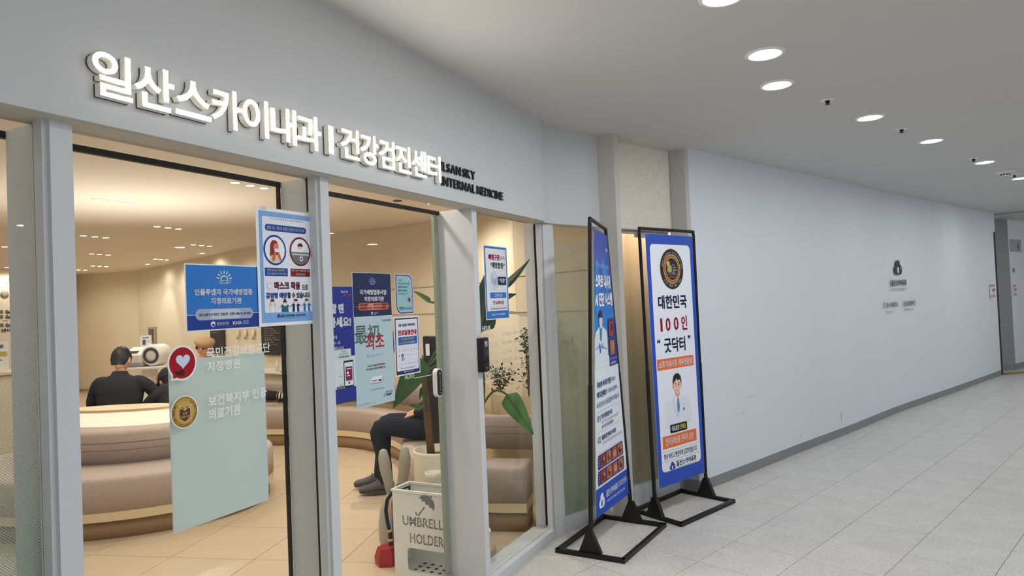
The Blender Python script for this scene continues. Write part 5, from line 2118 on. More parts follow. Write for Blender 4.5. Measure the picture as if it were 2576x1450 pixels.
DLS = [(0.852, 2.53, 'round white downlight cut by the top edge of the view'), (1.253, 3.163, 'largest round white downlight, upper of the close pair'), (1.501, 3.647, 'round white downlight just below the largest one, lower of the close pair'),
       (2.433, 4.431, 'round white downlight between the two sprinkler heads'), (3.346, 5.231, 'round white downlight just past the second sprinkler head'), (4.492, 6.258, 'small round white downlight fifth from the close pair, with a tiny sprinkler above it'),
       (5.640, 7.320, 'small round white downlight at the far end of the row, beside the smoke detector')]
for x, y, lb in DLS:
    downlight(x, y, lb)


def sprinkler(x, y, label):
    t = thing('sprinkler_head', label, 'sprinkler', (x, y, H))
    mb = MB()
    mb.lathe((x, y, H), [(0.002, -0.004), (0.034, -0.005), (0.040, -0.001), (0.040, 0.0)], M_DLR, 24)
    mb.build('escutcheon', t)
    mb = MB()
    mb.lathe((x, y, H - .004), [(0.014, 0.0), (0.013, -0.012), (0.006, -0.016), (0.006, -0.020), (0.015, -0.021), (0.015, -0.023), (0.001, -0.024)], M_BLKMET, 16)
    mb.build('deflector', t)
    return t


sprinkler(1.942, 3.989, 'ceiling sprinkler just past the close pair of downlights')
sprinkler(2.863, 4.806, 'second ceiling sprinkler, between the third and fourth lights')
sprinkler(4.25, 6.06, 'small dark ceiling sprinkler above the fifth downlight')
sprinkler(5.39, 7.08, 'small dark ceiling sprinkler beside the smoke detector')
x, y = 5.10, 6.82
t = thing('smoke_detector', 'white domed smoke detector near the far lights', 'detector', (x, y, H))
mb = MB()
mb.lathe((x, y, H), [(0.001, -0.050), (0.030, -0.048), (0.038, -0.040), (0.040, -0.030), (0.085, -0.022), (0.090, -0.001)], M_WHITE, 28)
mb.build('body', t)
mb = MB()
for i in range(10):
    a = 2 * PI * i / 10
    mb.box((x + .039 * math.cos(a), y + .039 * math.sin(a), H - .036), (.006, .014, .010), M_BLACK, a)
mb.build('vent_slot', t)
# small sensor eye under the door header
t = thing('door_sensor', 'small dark oval sensor in the soffit above the sliding door', 'sensor', F(1.55, -0.13, ZS - .003))
mb = MB()
mb.lathe(F(1.56, -0.175, ZS - .003), [(.001, -.006), (.018, -.006), (.022, -.002), (.022, 0)], mat('sensor_grey', (96, 92, 84), 0.4), 20)
mb.build('lens', t)

# ------------------------------------------------------------------ clinic benches
M_FAB = mat('greige_wool', (184, 169, 161), 0.95, 0.1, var=0.14, vs=160, bump=0.5, bs=220, sheen=0.1)
M_BOARD = mat('bench_board', (222, 202, 166), 0.55, 0.3, var=0.02, vs=12)
M_PLINTH = mat('bench_plinth', (150, 124, 92), 0.6, 0.25)
M_LIT = mat('lit_bench_panel', (255, 240, 220), 0.5, 0.2, emit=(255, 230, 202), es=0.8)
SEAT = [(0, .192), (0, .385), (.008, .405), (.022, .417), (.045, .421), (.50, .421), (.50, .192)]
BACKC = [(0, .421), (.004, .63), (.016, .652), (.035, .662), (.23, .664), (.245, .655), (.25, .64), (.25, .421)]


def island():
    cx, cy = -3.18, 5.40
    n = 72

    def ring(r):
        return [(cx + r * math.cos(2 * PI * i / n), cy + max(.02, r - .28) * math.sin(2 * PI * i / n)) for i in range(n)]

    def inner(P, w):
        """the same ring moved inwards by w, as a full inward direction line"""
        out = []
        for i in range(n):
            a, b = Vector(P[i - 1]), Vector(P[(i + 1) % n])
            t = (b - a).normalized()
            out.append((P[i][0] - t.y * w, P[i][1] + t.x * w))
        return out
    t = thing('island_bench', 'round island bench with a glowing backrest band, by the big window', 'bench', (cx, cy, 0.003))
    O_, B_, L_ = ring(1.16), ring(0.665), ring(0.43)

    def sweep(A, Bk, prof, m, name, smooth=True):
        wmax = max(w for w, z in prof)
        vs, k = [], len(prof)
        mb = MB()
        for i in range(n):
            f, b = Vector(A[i]), Vector(Bk[i])
            for (w, z) in prof:
                p = f.lerp(b, w / wmax)
                vs.append((p.x, p.y, z))
        fs = []
        for i in range(n):
            for j in range(k):
                fs.append((i * k + j, ((i + 1) % n) * k + j, ((i + 1) % n) * k + (j + 1) % k, i * k + (j + 1) % k))
        mb.add(vs, fs, m, smooth)
        return mb.build(name, t)
    sweep(ring(1.125), ring(.9), [(0, .003), (0, .131), (.2, .131), (.2, .003)], M_PLINTH, 'plinth')
    sweep(O_, ring(.66), [(0, .131), (0, .191), (.5, .191), (.5, .131)], M_BOARD, 'base_board', False)
    sweep(O_, ring(.66), SEAT, M_FAB, 'seat_cushion')
    sweep(B_, ring(.415), BACKC, M_FAB, 'back_cushion')
    M_SEAM = mat('seam_shadow', (104, 92, 86), 0.9, 0.1)
    for zz in (.575, .520):
        sweep(ring(.6655), ring(.660), [(0, zz), (0, zz + .002), (.01, zz + .002), (.01, zz)], M_SEAM, 'cushion_seam')
    mb = MB()
    mb.prism(L_, .655, .775, M_LIT, cap=False)
    mb.build('lit_panel', t)
    mb = MB()
    mb.prism(ring(.445), .775, .795, M_BOARD)
    mb.build('rim_board', t)


island()
# unseen fill light added above the header, inside the clinic, washing the ceiling
q0 = F(.55, -.46, 2.10)
cv = area('header_fill', q0, 3.3, HEADER_FILL_W, WARM, shape='RECTANGLE', sy=.05)
cv.rotation_euler = (PI, 0, math.atan2(FA.y, FA.x))
# added fill light hidden behind the island's backrest, shining up to brighten the ceiling
area('bench_fill', (-3.18, 5.74, .70), .75, 17, WARM, (-3.18, 5.55, 2.5), 1.9, 'RECTANGLE', .04)
FL = [(-4.15, 7.86), (-3.4, 7.66), (-2.55, 7.52), (-1.9, 7.3), (-1.48, 6.97), (-1.16, 6.5), (-1.0, 6.0), (-.97, 5.6), (-.88, 5.1), (-.72, 4.78), (-.47, 4.52), (-.22, 4.42), (.035, 4.375)]
BL_ = [(-4.02, 8.38), (-3.3, 8.16), (-2.42, 8.0), (-1.65, 7.73), (-1.08, 7.25), (-.68, 6.65), (-.5, 6.05), (-.47, 5.62), (-.42, 5.36), (-.36, 5.18), (-.28, 5.05), (-.12, 4.98), (.135, 4.91)]
RL_ = [(-3.94, 8.62), (-3.25, 8.41), (-2.35, 8.25), (-1.5, 7.95), (-.88, 7.42), (-.45, 6.75), (-.25, 6.1), (-.22, 5.68), (-.20, 5.52), (-.17, 5.40), (-.11, 5.30), (-.02, 5.22), (.23, 5.13)]
FLS, BLS, RLS = [[(p.x, p.y) for p in smooth_line(q, 5)] for q in (FL, BL_, RL_)]
t = thing('wall_bench', 'long curved greige bench running along the clinic wall to the narrow window', 'bench', (-1.2, 6.5, 0.003))
mb = MB(); mb.ribbon(FLS, BLS, [(.035, .003), (.035, .131), (.45, .131), (.45, .003)], M_PLINTH); mb.build('plinth', t)
mb = MB(); mb.ribbon(FLS, BLS, [(.0, .131), (.0, .191), (.49, .191), (.49, .131)], M_BOARD, smooth=False); mb.build('base_board', t)
mb = MB(); mb.ribbon(FLS, BLS, SEAT, M_FAB); mb.build('seat_cushion', t)
mb = MB(); mb.ribbon(BLS, RLS, [(w, z) for w, z in BACKC], M_FAB); mb.build('back_cushion', t)
mb = MB()
for zz in (.585, .535):
    mb.ribbon(BLS, RLS, [(-.0012, zz), (-.0012, zz + .002), (.001, zz + .002), (.001, zz)], mat('seam_shadow', (104, 92, 86)))
mb.build('cushion_seam', t)
# planter ledge behind the bench
WLI = [(-3.8, 9.7), (-3.2, 9.3), (-2.2, 8.60), (-1.25, 8.02), (-.55, 7.42), (-.12, 6.72), (-.02, 6.1), (0.0, 5.86), (.06, 5.74), (.14, 5.62), (.22, 5.53), (.32, 5.44), (.48, 5.26)]
WLS = [(p.x, p.y) for p in smooth_line(WLI, 5)]
k0 = 2 * 5
M_SOIL = mat('planter_soil', (84, 66, 48), 0.95, 0.1, var=0.25, vs=60, bump=0.6, bs=90)
pl = sroot('trim_planter_ledge', (0, 6, 0.5), 'cream planter ledge behind the wall bench')
mb = MB(); mb.ribbon(RLS[k0:], WLS[k0:], [(.004, .0), (.004, .775), (.024, .775), (.024, .0)], M_BOARD, smooth=False); mb.build('front_board', pl)
mb = MB(); mb.ribbon(RLS[k0:], WLS[k0:], [(.03, .70), (.03, .73), (.16, .73), (.16, .70)], M_SOIL, smooth=False); mb.build('soil', pl)

# ------------------------------------------------------------------ plants
M_LEAF = mat('glossy_leaf', (52, 84, 44), 0.35, 0.5, var=0.18, vs=14)
M_LEAF2 = mat('dark_glossy_leaf', (32, 56, 38), 0.35, 0.5, var=0.15, vs=14)
M_LEAF3 = mat('bright_leaf', (70, 112, 50), 0.4, 0.45, var=0.15, vs=14)
M_RIBL = mat('leaf_rib', (120, 140, 90), 0.5, 0.3)
M_STEMB = mat('brown_trunk', (112, 84, 58), 0.8, 0.15, var=0.2, vs=40, bump=0.4, bs=60)
M_STEMG = mat('green_stem', (84, 100, 60), 0.6, 0.3)
M_SHRUB = mat('shrub_leaf', (66, 84, 50), 0.45, 0.4, var=0.25, vs=25)


def big_leaf(parent, base, tip, width, up, m, sag=0.1, fold=0.25, n=12, stem_from=None, shape=0.42):
    base, tip, up = Vector(base), Vector(tip), Vector(up).normalized()
    ax = tip - base
    side = ax.cross(up).normalized()
    vs, fs = [], []
    rows = []
    for i in range(n + 1):
        t = i / n
        c = base + ax * t - up * (sag * 4 * (t - t * t) * -0.5) - Vector((0, 0, sag * t * t))
        w = width * (math.sin(PI * min(1, t ** shape)) ** 0.8 if 0 < t < 1 else 0.02)
        w = max(w, width * 0.02)
        rows.append((c, w))
    for (c, w) in rows:
        for q in (-1, -.55, 0, .55, 1):
            vs.append(c + side * w * q * .5 + up * (abs(q) * fold * w * .5 + 0.004 * math.sin(q * 9)))
    for i in range(n):
        for j in range(4):
            a = i * 5 + j
            fs.append((a, a + 1, a + 6, a + 5))
    nv = len(vs)
    vs2 = vs + [p - up * 0.0012 for p in vs]
    fs2 = fs + [tuple(nv + q for q in f[::-1]) for f in fs]
    mb = MB()
    mb.add(vs2, fs2, m, True)
    o = mb.build('leaf', parent)
    mb = MB()
    pts = [r[0] + up * .0015 for r in rows]
    if stem_from is not None:
        s = Vector(stem_from)
        pre = [s.lerp(base, k / 5) + Vector((0, 0, .05 * math.sin(PI * k / 5))) for k in range(5)]
        mb.tube(pre + pts, [.008] * 5 + [max(.0015, .006 * (1 - i / n)) for i in range(n + 1)], M_STEMG, 6)
    else:
        mb.tube(pts, [max(.0012, .005 * (1 - i / n)) for i in range(n + 1)], M_RIBL, 5)
    mb.build('leaf_stalk', o if False else parent)
    return o


# strelitzia in a cream pot
PX, PY = -0.495, 4.14
t = thing('potted_plant', 'big leaved plant in a tall cream pot behind the door mullion', 'plant', (PX, PY, 0.003))
M_POT = mat('cream_pot', (226, 218, 198), 0.45, 0.35)
mb = MB()
mb.lathe((PX, PY, 0.003), [(.001, 0), (.138, 0), (.146, .01), (.152, .35), (.155, .605), (.155, .620), (.145, .620), (.143, .575), (.001, .575)], M_POT, 40)
mb.build('pot', t)
mb = MB()
mb.lathe((PX, PY, .52), [(.142, .04), (.10, .062), (.001, .066)], M_SOIL, 24)
mb.build('soil', t)
tx, ty = -.542, 4.12
mb = MB()
mb.tube([(tx + .004, ty, .58), (tx - .008, ty, .80), (tx - .018, ty, 1.0), (tx - .024, ty - .01, 1.13)], [.025, .023, .020, .016], M_STEMB, 10)
mb.build('trunk', t)
top = Vector((tx - .02, ty, 1.10))
big_leaf(t, (-.552, 4.00, 1.190), (-.735, 3.98, .905), .155, (0.1, -.95, .12), M_LEAF, 0.0, 0.10, stem_from=top)
big_leaf(t, (-.20, 4.05, 1.33), (-.135, 4.05, 1.73), .165, (.1, -.95, .1), M_LEAF2, 0.0, 0.12, stem_from=top)
big_leaf(t, (-.20, 4.10, 1.50), (.025, 4.08, 1.555), .105, (.1, -.9, .3), M_LEAF2, 0.0, 0.12, stem_from=top)
big_leaf(t, (-.045, 4.05, 1.595), (.112, 4.05, 1.748), .062, (-.45, -.8, .45), M_LEAF2, -0.012, 0.25, stem_from=(-.20, 4.08, 1.36))
big_leaf(t, (-.060, 4.05, .950), (.093, 4.02, .705), .13, (.30, -.95, .25), M_LEAF3, 0.0, 0.12, stem_from=(-.20, 4.06, .90))
big_leaf(t, (-.205, 3.99, 1.12), (-.204, 4.0, .795), .060, (-.6, -.8, .1), M_LEAF, 0.0, 0.15, stem_from=top)
big_leaf(t, (-.50, 4.10, 1.525), (-.608, 4.08, 1.61), .035, (.3, -.8, .5), M_LEAF3, 0.01, 0.2, stem_from=(-.43, 4.12, 1.38), n=8)
big_leaf(t, (-.36, 4.2, 1.2), (-.24, 4.16, 1.02), .10, (.4, -.8, .3), M_LEAF2, 0.03, 0.15, stem_from=top)
big_leaf(t, (-.562, 4.05, 1.015), (-.588, 4.05, .94), .035, (.5, -.85, .2), M_LEAF3, 0.0, 0.2, stem_from=(tx - .01, ty, .84), n=8)
big_leaf(t, (-.575, 4.05, .885), (-.652, 4.05, .912), .038, (.1, -.7, .6), M_LEAF3, 0.0, 0.2, stem_from=(tx - .008, ty, .80), n=8)


def shrub(label, x, y, z, w, h, n, seed, lean=(0, 0)):
    rnd = random.Random(seed)
    t = thing('niche_shrub', label, 'shrub', (x, y, z), 'shrubs in the planter niche')
    stems, leaves = MB(), MB()
    k = max(3, n // 60)
    for s in range(k):
        a = rnd.uniform(0, 2 * PI)
        r = w * .5 * math.sqrt(rnd.random())
        tipx, tipy = x + r * math.cos(a) + lean[0], y + r * .45 * math.sin(a) + lean[1]
        hh = h * rnd.uniform(.6, 1)
        P = [Vector((x + (tipx - x) * q + rnd.uniform(-.01, .01), y + (tipy - y) * q, z + hh * q ** .9)) for q in (0, .3, .6, .85, 1)]
        stems.tube(P, [.005, .004, .0035, .0025, .0015], M_STEMB, 5)
        for i in range(n // k):
            q = rnd.uniform(.15, 1)
            j = min(3, int(q * 4))
            c = P[j].lerp(P[j + 1], (q * 4) % 1) + Vector((rnd.gauss(0, .03), rnd.gauss(0, .02), rnd.gauss(0, .025)))
            d = Vector((rnd.gauss(0, 1), rnd.gauss(0, .7), rnd.gauss(.2, .6))).normalized()
            sd = d.cross(Vector((rnd.gauss(0, 1), rnd.gauss(0, 1), 1))).normalized()
            ln, wd = rnd.uniform(.028, .045), rnd.uniform(.013, .020)
            nn = d.cross(sd)
            leaves.add([c, c + d * ln * .35 + sd * wd * .5 + nn * .003, c + d * ln * .75 + sd * wd * .4 + nn * .002, c + d * ln, c + d * ln * .75 - sd * wd * .4 + nn * .002, c + d * ln * .35 - sd * wd * .5 + nn * .003], [(0, 1, 5), (1, 2, 4, 5), (2, 3, 4)], M_SHRUB)
    stems.build('stem', t)
    o = leaves.build('foliage', t)
    o['kind'] = 'stuff'
    return t


shrub('leafy green shrub with sprigs over the opening hours lettering', .105, 5.36, .73, .10, .56, 170, 1, (-.02, 0))
shrub('low leafy shrub under the opening hours lettering', -.135, 5.85, .73, .22, .28, 190, 2)
shrub('dense shrub behind the end window beside the endoscope banner', .285, 5.38, .73, .21, .66, 620, 3)
shrub('dense shrub behind the end window, hugging the panelled wall', .43, 5.22, .73, .14, .48, 200, 5)

# ------------------------------------------------------------------ entrance things
M_WMET = mat('white_sheet_metal', (228, 229, 224), 0.4, 0.4)
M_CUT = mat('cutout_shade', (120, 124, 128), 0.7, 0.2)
# umbrella holder: bent sheet box, cut lettering, arch opening, drip tray
u0 = Vector((-.722, 3.783))
ud = Vector((.278, -.142)).normalized()
un = Vector((-ud.y, ud.x))           # towards the back
UW, UD, UHT = .445, .165, .475
t = thing('umbrella_holder', 'white sheet metal umbrella holder lettered UMBRELLA HOLDER just inside the door', 'umbrella stand', (*(u0 + ud * UW / 2 + un * UD / 2), .003))


def U(a, b, z):
    p = u0 + ud * a + un * b
    return Vector((p.x, p.y, z + .003))


def ubox(mb, a0, a1, b0, b1, z0, z1, m):
    q = [U(a0, b0, 0), U(a1, b0, 0), U(a1, b1, 0), U(a0, b1, 0)]
    mb.prism([(p.x, p.y) for p in q], z0 + .003, z1 + .003, m)


fr_ = MB()
# front sheet with an arched opening, as a grid of strips around it
xa, xb, za, zb2 = .090, UW - .090, .035, .165
ubox(fr_, 0, xa, 0, .003, 0, UHT, M_WMET)
ubox(fr_, xb, UW, 0, .003, 0, UHT, M_WMET)
ubox(fr_, xa, xb, 0, .003, zb2, UHT, M_WMET)
ubox(fr_, xa, xb, 0, .003, 0, za, M_WMET)
for (cx, cz, sx, sz) in ((xa, zb2, 1, -1), (xb, zb2, -1, -1), (xa, za, 1, 1), (xb, za, -1, 1)):
    r = .022
    pts = [(cx, cz)] + [(cx + sx * (r - r * math.cos(PI / 2 * i / 5)), cz + sz * (r - r * math.sin(PI / 2 * i / 5))) for i in range(6)]
    fr_.add([U(a, 0, z) for a, z in pts] + [U(a, .003, z) for a, z in pts], [tuple(range(7)), tuple(range(13, 6, -1))], M_WMET)
fr_.build('front_sheet', t)
mb = MB()
ubox(mb, 0, .003, .003, UD, 0, UHT, M_WMET)
ubox(mb, UW - .003, UW, .003, UD, 0, UHT, M_WMET)
mb.build('side_sheet', t)
mb = MB(); ubox(mb, .003, UW - .003, UD - .003, UD, 0, UHT, M_WMET); mb.build('back_sheet', t)
mb = MB()
for a0, a1, b0, b1 in ((-.006, UW + .006, -.006, .008), (-.006, UW + .006, UD - .008, UD + .006), (-.006, .008, .008, UD - .008), (UW - .008, UW + .006, .008, UD - .008)):
    ubox(mb, a0, a1, b0, b1, UHT - .006, UHT + .006, M_WMET)
mb.build('rolled_rim', t)
mb = MB(); ubox(mb, .004, UW - .004, .004, UD - .004, .028, .034, mat('drip_tray', (196, 198, 196), 0.4, 0.4)); mb.build('drip_tray', t)
for i in range(5):
    for j in range(3):
        mb = MB()
        c = U(.115 + .054 * i, .035 + .046 * j, .0345)
        mb.lathe(c, [(.0115, 0), (.009, .0012), (.0005, .0008)], M_BLACK, 14)
        mb.build('drain_hole', t)
mb = MB()
hp = [U(.045, .012, UHT - .012), U(.045, .020, UHT + .004), U(.055, .030, UHT + .012), U(.090, .030, UHT + .012), U(.100, .022, UHT + .004), U(.100, .012, UHT - .012)]
mb.tube([U(.004 + .02, .045, UHT - .030), U(.006 + .02, .05, UHT - .012), U(.012 + .02, .075, UHT - .008), U(.012 + .02, .12, UHT - .010), U(.004 + .02, .13, UHT - .030)], .006, M_BLACK, 8)
mb.build('side_handle', t)
uf = Flat(U(0, -.0006, UHT), U(UW, -.0006, UHT), U(0, -.0006, 0), U(UW, -.0006, 0), UW, UHT, (-un.x, -un.y, 0), .0004)
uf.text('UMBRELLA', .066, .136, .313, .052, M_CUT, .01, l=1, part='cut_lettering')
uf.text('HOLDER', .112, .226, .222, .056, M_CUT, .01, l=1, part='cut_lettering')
for k in range(8):      # the stencil bridges of the cut letters
    uf.rect(.066 + .039 * k, .161, .036, .0028, M_WMET, 2, 'stencil_bridge')
for k in range(6):
    uf.rect(.112 + .0372 * k, .253, .034, .0028, M_WMET, 2, 'stencil_bridge')
can = []
cx, cy = .225, .062
for i in range(15):
    a = PI * (1 + i / 14) + .62
    can.append((cx + .058 * math.cos(a), cy + .052 * math.sin(a)))
e0, e1 = can[-1], can[0]
for k in range(4):
    for i in range(1, 6):
        q = (k + i / 5) / 4
        bx, by = e0[0] + (e1[0] - e0[0]) * q, e0[1] + (e1[1] - e0[1]) * q
        s_ = .010 * math.sin(PI * i / 5)
        can.append((bx + s_ * .58, by - s_ * .81))
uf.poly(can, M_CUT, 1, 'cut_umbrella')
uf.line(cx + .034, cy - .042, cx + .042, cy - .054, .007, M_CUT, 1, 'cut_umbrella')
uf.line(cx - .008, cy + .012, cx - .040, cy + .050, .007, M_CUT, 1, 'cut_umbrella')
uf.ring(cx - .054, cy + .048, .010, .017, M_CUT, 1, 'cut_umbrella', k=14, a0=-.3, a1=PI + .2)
uf.finish(t)

# fire extinguisher on a red foot beside it
ex, ey = -.795, 3.955
M_REDP = mat('red_paint', (176, 26, 30), 0.35, 0.45)
M_REDF = mat('red_plastic_foot', (158, 28, 32), 0.5, 0.3, var=0.08, vs=30)
t = thing('fire_extinguisher', 'red fire extinguisher on a faceted red foot, beside the umbrella holder', 'fire extinguisher', (ex, ey, .003))
mb = MB()
mb.lathe((ex, ey, .003), [(.001, 0), (.074, 0), (.078, .045), (.058, .100), (.001, .100)], M_REDF, 6, smooth=False)
mb.build('foot', t)
ex2 = ex + .080
mb = MB()
mb.lathe((ex2, ey + .03, .04), [(.001, .0), (.050, .0), (.054, .01), (.054, .30), (.048, .33), (.026, .355), (.018, .375), (.001, .375)], M_REDP, 24)
mb.build('cylinder', t)
mb = MB()
mb.lathe((ex2, ey + .03, .04), [(.0545, .10), (.0548, .10), (.0548, .24), (.0545, .24)], ink((60, 70, 140)), 24)
mb.build('label_wrap', t)
mb = MB()
mb.box((ex2, ey + .03, .435), (.03, .03, .04), M_BLKMET)
mb.box((ex2 + .03, ey + .02, .452), (.09, .018, .008), M_BLKMET, rx=.2)
mb.build('valve_lever', t)
mb = MB()
mb.tube([(ex2, ey + .03, .43), (ex2 - .035, ey, .425), (ex2 - .066, ey - .02, .38), (ex2 - .076, ey - .025, .32), (ex2 - .068, ey - .03, .25), (ex2 - .055, ey - .035, .20), (ex2 - .052, ey - .035, .12)], [.010, .011, .011, .011, .011, .012, .013], M_BLACK, 10)
mb.build('hose', t)
mb = MB()
mb.tube([(ex2 - .0565, ey - .035, .212), (ex2 - .0545, ey - .035, .198)], .0145, mat('yellow_band', (216, 176, 40), 0.5), 10)
mb.tube([(ex2 - .0535, ey - .035, .160), (ex2 - .0530, ey - .035, .145)], .0150, mat('beige_band', (196, 170, 130), 0.5), 10)
mb.build('hose_band', t)

# rabbit-eared chair
M_RAB = mat('grey_rotomoulded', (164, 162, 146), 0.45, 0.35, var=0.02, vs=10)
rx_, ry_ = -.782, 4.22
t = thing('rabbit_chair', 'grey rabbit shaped child seat with two upright ears behind the umbrella holder', 'seat', (rx_, ry_, .003))
mb = MB()
mb.loft([((rx_ + .015, ry_, .003), (.11, 0, 0), (0, .10, 0)), ((rx_ + .01, ry_, .06), (.125, 0, 0), (0, .115, 0)), ((rx_, ry_, .16), (.115, 0, 0), (0, .105, 0)), ((rx_ - .005, ry_, .24), (.098, 0, 0), (0, .095, 0)), ((rx_, ry_, .30), (.078, 0, 0), (0, .075, 0)), ((rx_ + .005, ry_, .345), (.055, 0, 0), (0, .05, 0)), ((rx_ + .005, ry_, .362), (.02, 0, 0), (0, .02, 0))], M_RAB, 22)
mb.build('body', t)
for dx, ln, hgt in ((-.040, -.045, .618), (.040, .040, .628)):
    mb = MB()
    P = [(rx_ + dx * .7, ry_, .315), (rx_ + dx * .9 + ln * .15, ry_, .40), (rx_ + dx + ln * .45, ry_, .49), (rx_ + dx + ln * .62, ry_, .56), (rx_ + dx + ln * .66, ry_, hgt - .012), (rx_ + dx + ln * .66, ry_, hgt)]
    w = [.026, .031, .037, .036, .024, .006]
    mb.loft([(p, (q, 0, 0), (0, q * .75, 0)) for p, q in zip(P, w)], M_RAB, 16)
    mb.build('ear', t)

# small things by the mullion
t = thing('ceramic_cup', 'small pale ceramic planter cup beside the cream pot', 'cup', (-.505, 3.932, .003))
mb = MB()
mb.lathe((-.505, 3.932, .003), [(.001, 0), (.035, 0), (.04, .01), (.040, .47), (.048, .505), (.050, .530), (.045, .530), (.038, .50), (.001, .495)], M_POT, 24)
mb.build('body', t)
mb = MB()
mb.lathe((-.505, 3.932, .500), [(.037, .0), (.001, .003)], M_SOIL, 20)
mb.build('soil', t)
bx, by = -.285, 3.95
t = thing('white_bowl', 'white bowl standing low behind the narrow window', 'bowl', (bx, by, .003))
mb = MB()
mb.lathe((bx, by, .003), [(.001, .075), (.045, .075), (.05, .080), (.085, .120), (.098, .165), (.103, .168), (.100, .172), (.092, .168), (.078, .125), (.04, .09), (.001, .088)], M_WHITE, 30)
mb.build('bowl_body', t)
mb = MB()
mb.rbox((bx + .01, by, .040), (.20, .16, .074), mat('beige_box', (206, 182, 146), 0.6, 0.25), .008, rz=-.3)
mb.build('stand_box', t)
t = thing('black_cabinet', 'slim black appliance with a white label behind the sliding door', 'appliance', (-.60, 4.86, .422))
mb = MB()
mb.rbox((-.575, 4.88, .86), (.14, .14, .86), mat('appliance_black', (26, 27, 30), 0.35, 0.45), .012, rz=-.3)
mb.build('body', t)
mb = MB()
mb.box((-.625, 4.812, 1.19), (.030, .002, .085), W_, rz=-.3)
mb.build('label', t)

# ------------------------------------------------------------------ people
def head(mb, c, yaw, pitch, m_skin, sc=1.0, mask=False):
    """a head with brow, nose, lips, ears; c is the centre; faces +y before yaw"""
    M = Matrix.Rotation(yaw, 3, 'Z') @ Matrix.Rotation(pitch, 3, 'X')
    n, k = 24, 16
    vs, fs = [], []
    c = Vector(c)
    for i in range(k + 1):
        ph = PI * i / k
        z = -math.cos(ph)
        r = math.sin(ph)
        for j in range(n):
            a = 2 * PI * j / n
            x, y = r * math.sin(a), r * math.cos(a)
            X, Y, Z = x * .073, y * .094, z * .112
            if z < -.1:                      # taper to the chin
                q = min(1, (-z - .1) / .9)
                X *= 1 - .30 * q
                if y > 0:
                    Y = Y * (1 - .04 * q) + .010 * q
                else:
                    Y *= 1 - .35 * q
            if y > .5:                       # face plane
                Y -= .006 * (y - .5)
                ax = abs(x)
                if ax < .16 and -.32 < z < .12:
                    Y += .019 * (1 - ax / .16) * (1 - abs(z + .18) / .32 if z < 0.02 else .3)
                if .2 < ax < .48 and .02 < z < .22:
                    Y -= .008
                if ax < .3 and -.62 < z < -.42:
                    Y += .004
            vs.append(c + M @ Vector((X * sc, Y * sc, Z * sc)))
    for i in range(k):
        for j in range(n):
            fs.append((i * n + j, i * n + (j + 1) % n, (i + 1) * n + (j + 1) % n, (i + 1) * n + j))
    mb.add(vs, fs, m_skin, True)
    for s in (-1, 1):
        mb.ball(c + M @ Vector((s * .074 * sc, -.004 * sc, -.010 * sc)), (.010 * sc, .020 * sc, .031 * sc), m_skin, 10, 6, rot=M)
    return M


EYEW, EYED, LIP = mat('eye_white', (230, 228, 224), 0.3), mat('eye_dark', (40, 28, 24), 0.2), mat('lips', (178, 106, 96), 0.5)


def face_bits(parent, c, M, sc=1.0):
    c = Vector(c)
    mb = MB()
    for s in (-1, 1):
        mb.ball(c + M @ Vector((s * .029 * sc, .077 * sc, .012 * sc)), (.012 * sc, .008 * sc, .007 * sc), EYEW, 10, 6, rot=M)
        mb.ball(c + M @ Vector((s * .029 * sc, .0835 * sc, .012 * sc)), (.005 * sc, .003 * sc, .005 * sc), EYED, 8, 6, rot=M)
    mb.build('eye', parent)
    mb = MB()
    mb.ball(c + M @ Vector((0, .085 * sc, -.056 * sc)), (.020 * sc, .006 * sc, .006 * sc), LIP, 12, 6, rot=M)
    mb.build('mouth', parent)


def hair_cap(mb, c, M, m, sc=1.0, front=.02, low=-.35):
    n, k = 24, 10
    c = Vector(c)
    vs, fs = [], []
    for i in range(k + 1):
        for j in range(n):
            a = 2 * PI * j / n
            y = math.cos(a)
            zl = low + max(0, .45 - abs(y + .05)) * 1.5 if y < .2 else (low + (.42 - low) * min(1, (y - .2) / .45))
            z0 = zl
            ph0 = math.acos(max(-1, min(1, z0)))
            ph = ph0 * (1 - i / k)
            zz, r = math.cos(ph), math.sin(ph)
            bump = 1 + .012 * math.sin(7 * a + 3 * i)
            vs.append(c + M @ Vector((r * math.sin(a) * .081 * bump * sc, r * y * .103 * bump * sc - .002, zz * .122 * sc)))
    for i in range(k):
        for j in range(n):
            fs.append((i * n + j, i * n + (j + 1) % n, (i + 1) * n + (j + 1) % n, (i + 1) * n + j))
    mb.add(vs, fs, m, True)


def hand(mb, wrist, d, palm_n, m, side=1, curl=.9, sc=1.0):
    """palm and five bent fingers"""
    w, d, pn = Vector(wrist), Vector(d).normalized(), Vector(palm_n).normalized()
    x = d.cross(pn).normalized()
    mb.loft([(w, x * .024 * sc, pn * .017 * sc), (w + d * .03 * sc, x * .034 * sc, pn * .016 * sc), (w + d * .075 * sc, x * .040 * sc, pn * .014 * sc), (w + d * .092 * sc, x * .037 * sc, pn * .010 * sc)], m, 12)
    for i, (o, ln) in enumerate(((-.029, .062), (-.010, .074), (.010, .078), (.028, .070))):
        b = w + d * .086 * sc + x * o * sc
        p = [b]
        ang = 0
        for s in range(3):
            ang += curl * (.35 + .25 * s)
            p.append(p[-1] + (d * math.cos(ang) + pn * math.sin(ang)) * ln * (.42, .32, .26)[s] * sc)
        mb.tube(p, [.0088 * sc, .0082 * sc, .0075 * sc, .0055 * sc], m, 8)
    b = w + d * .030 * sc + x * .030 * side * sc
    mb.tube([b, b + (x * side * .7 + d * .6 + pn * .25) * .034 * sc, b + (x * side * .75 + d * 1.15 + pn * .5) * .048 * sc], [.0115 * sc, .010 * sc, .0065 * sc], m, 8)


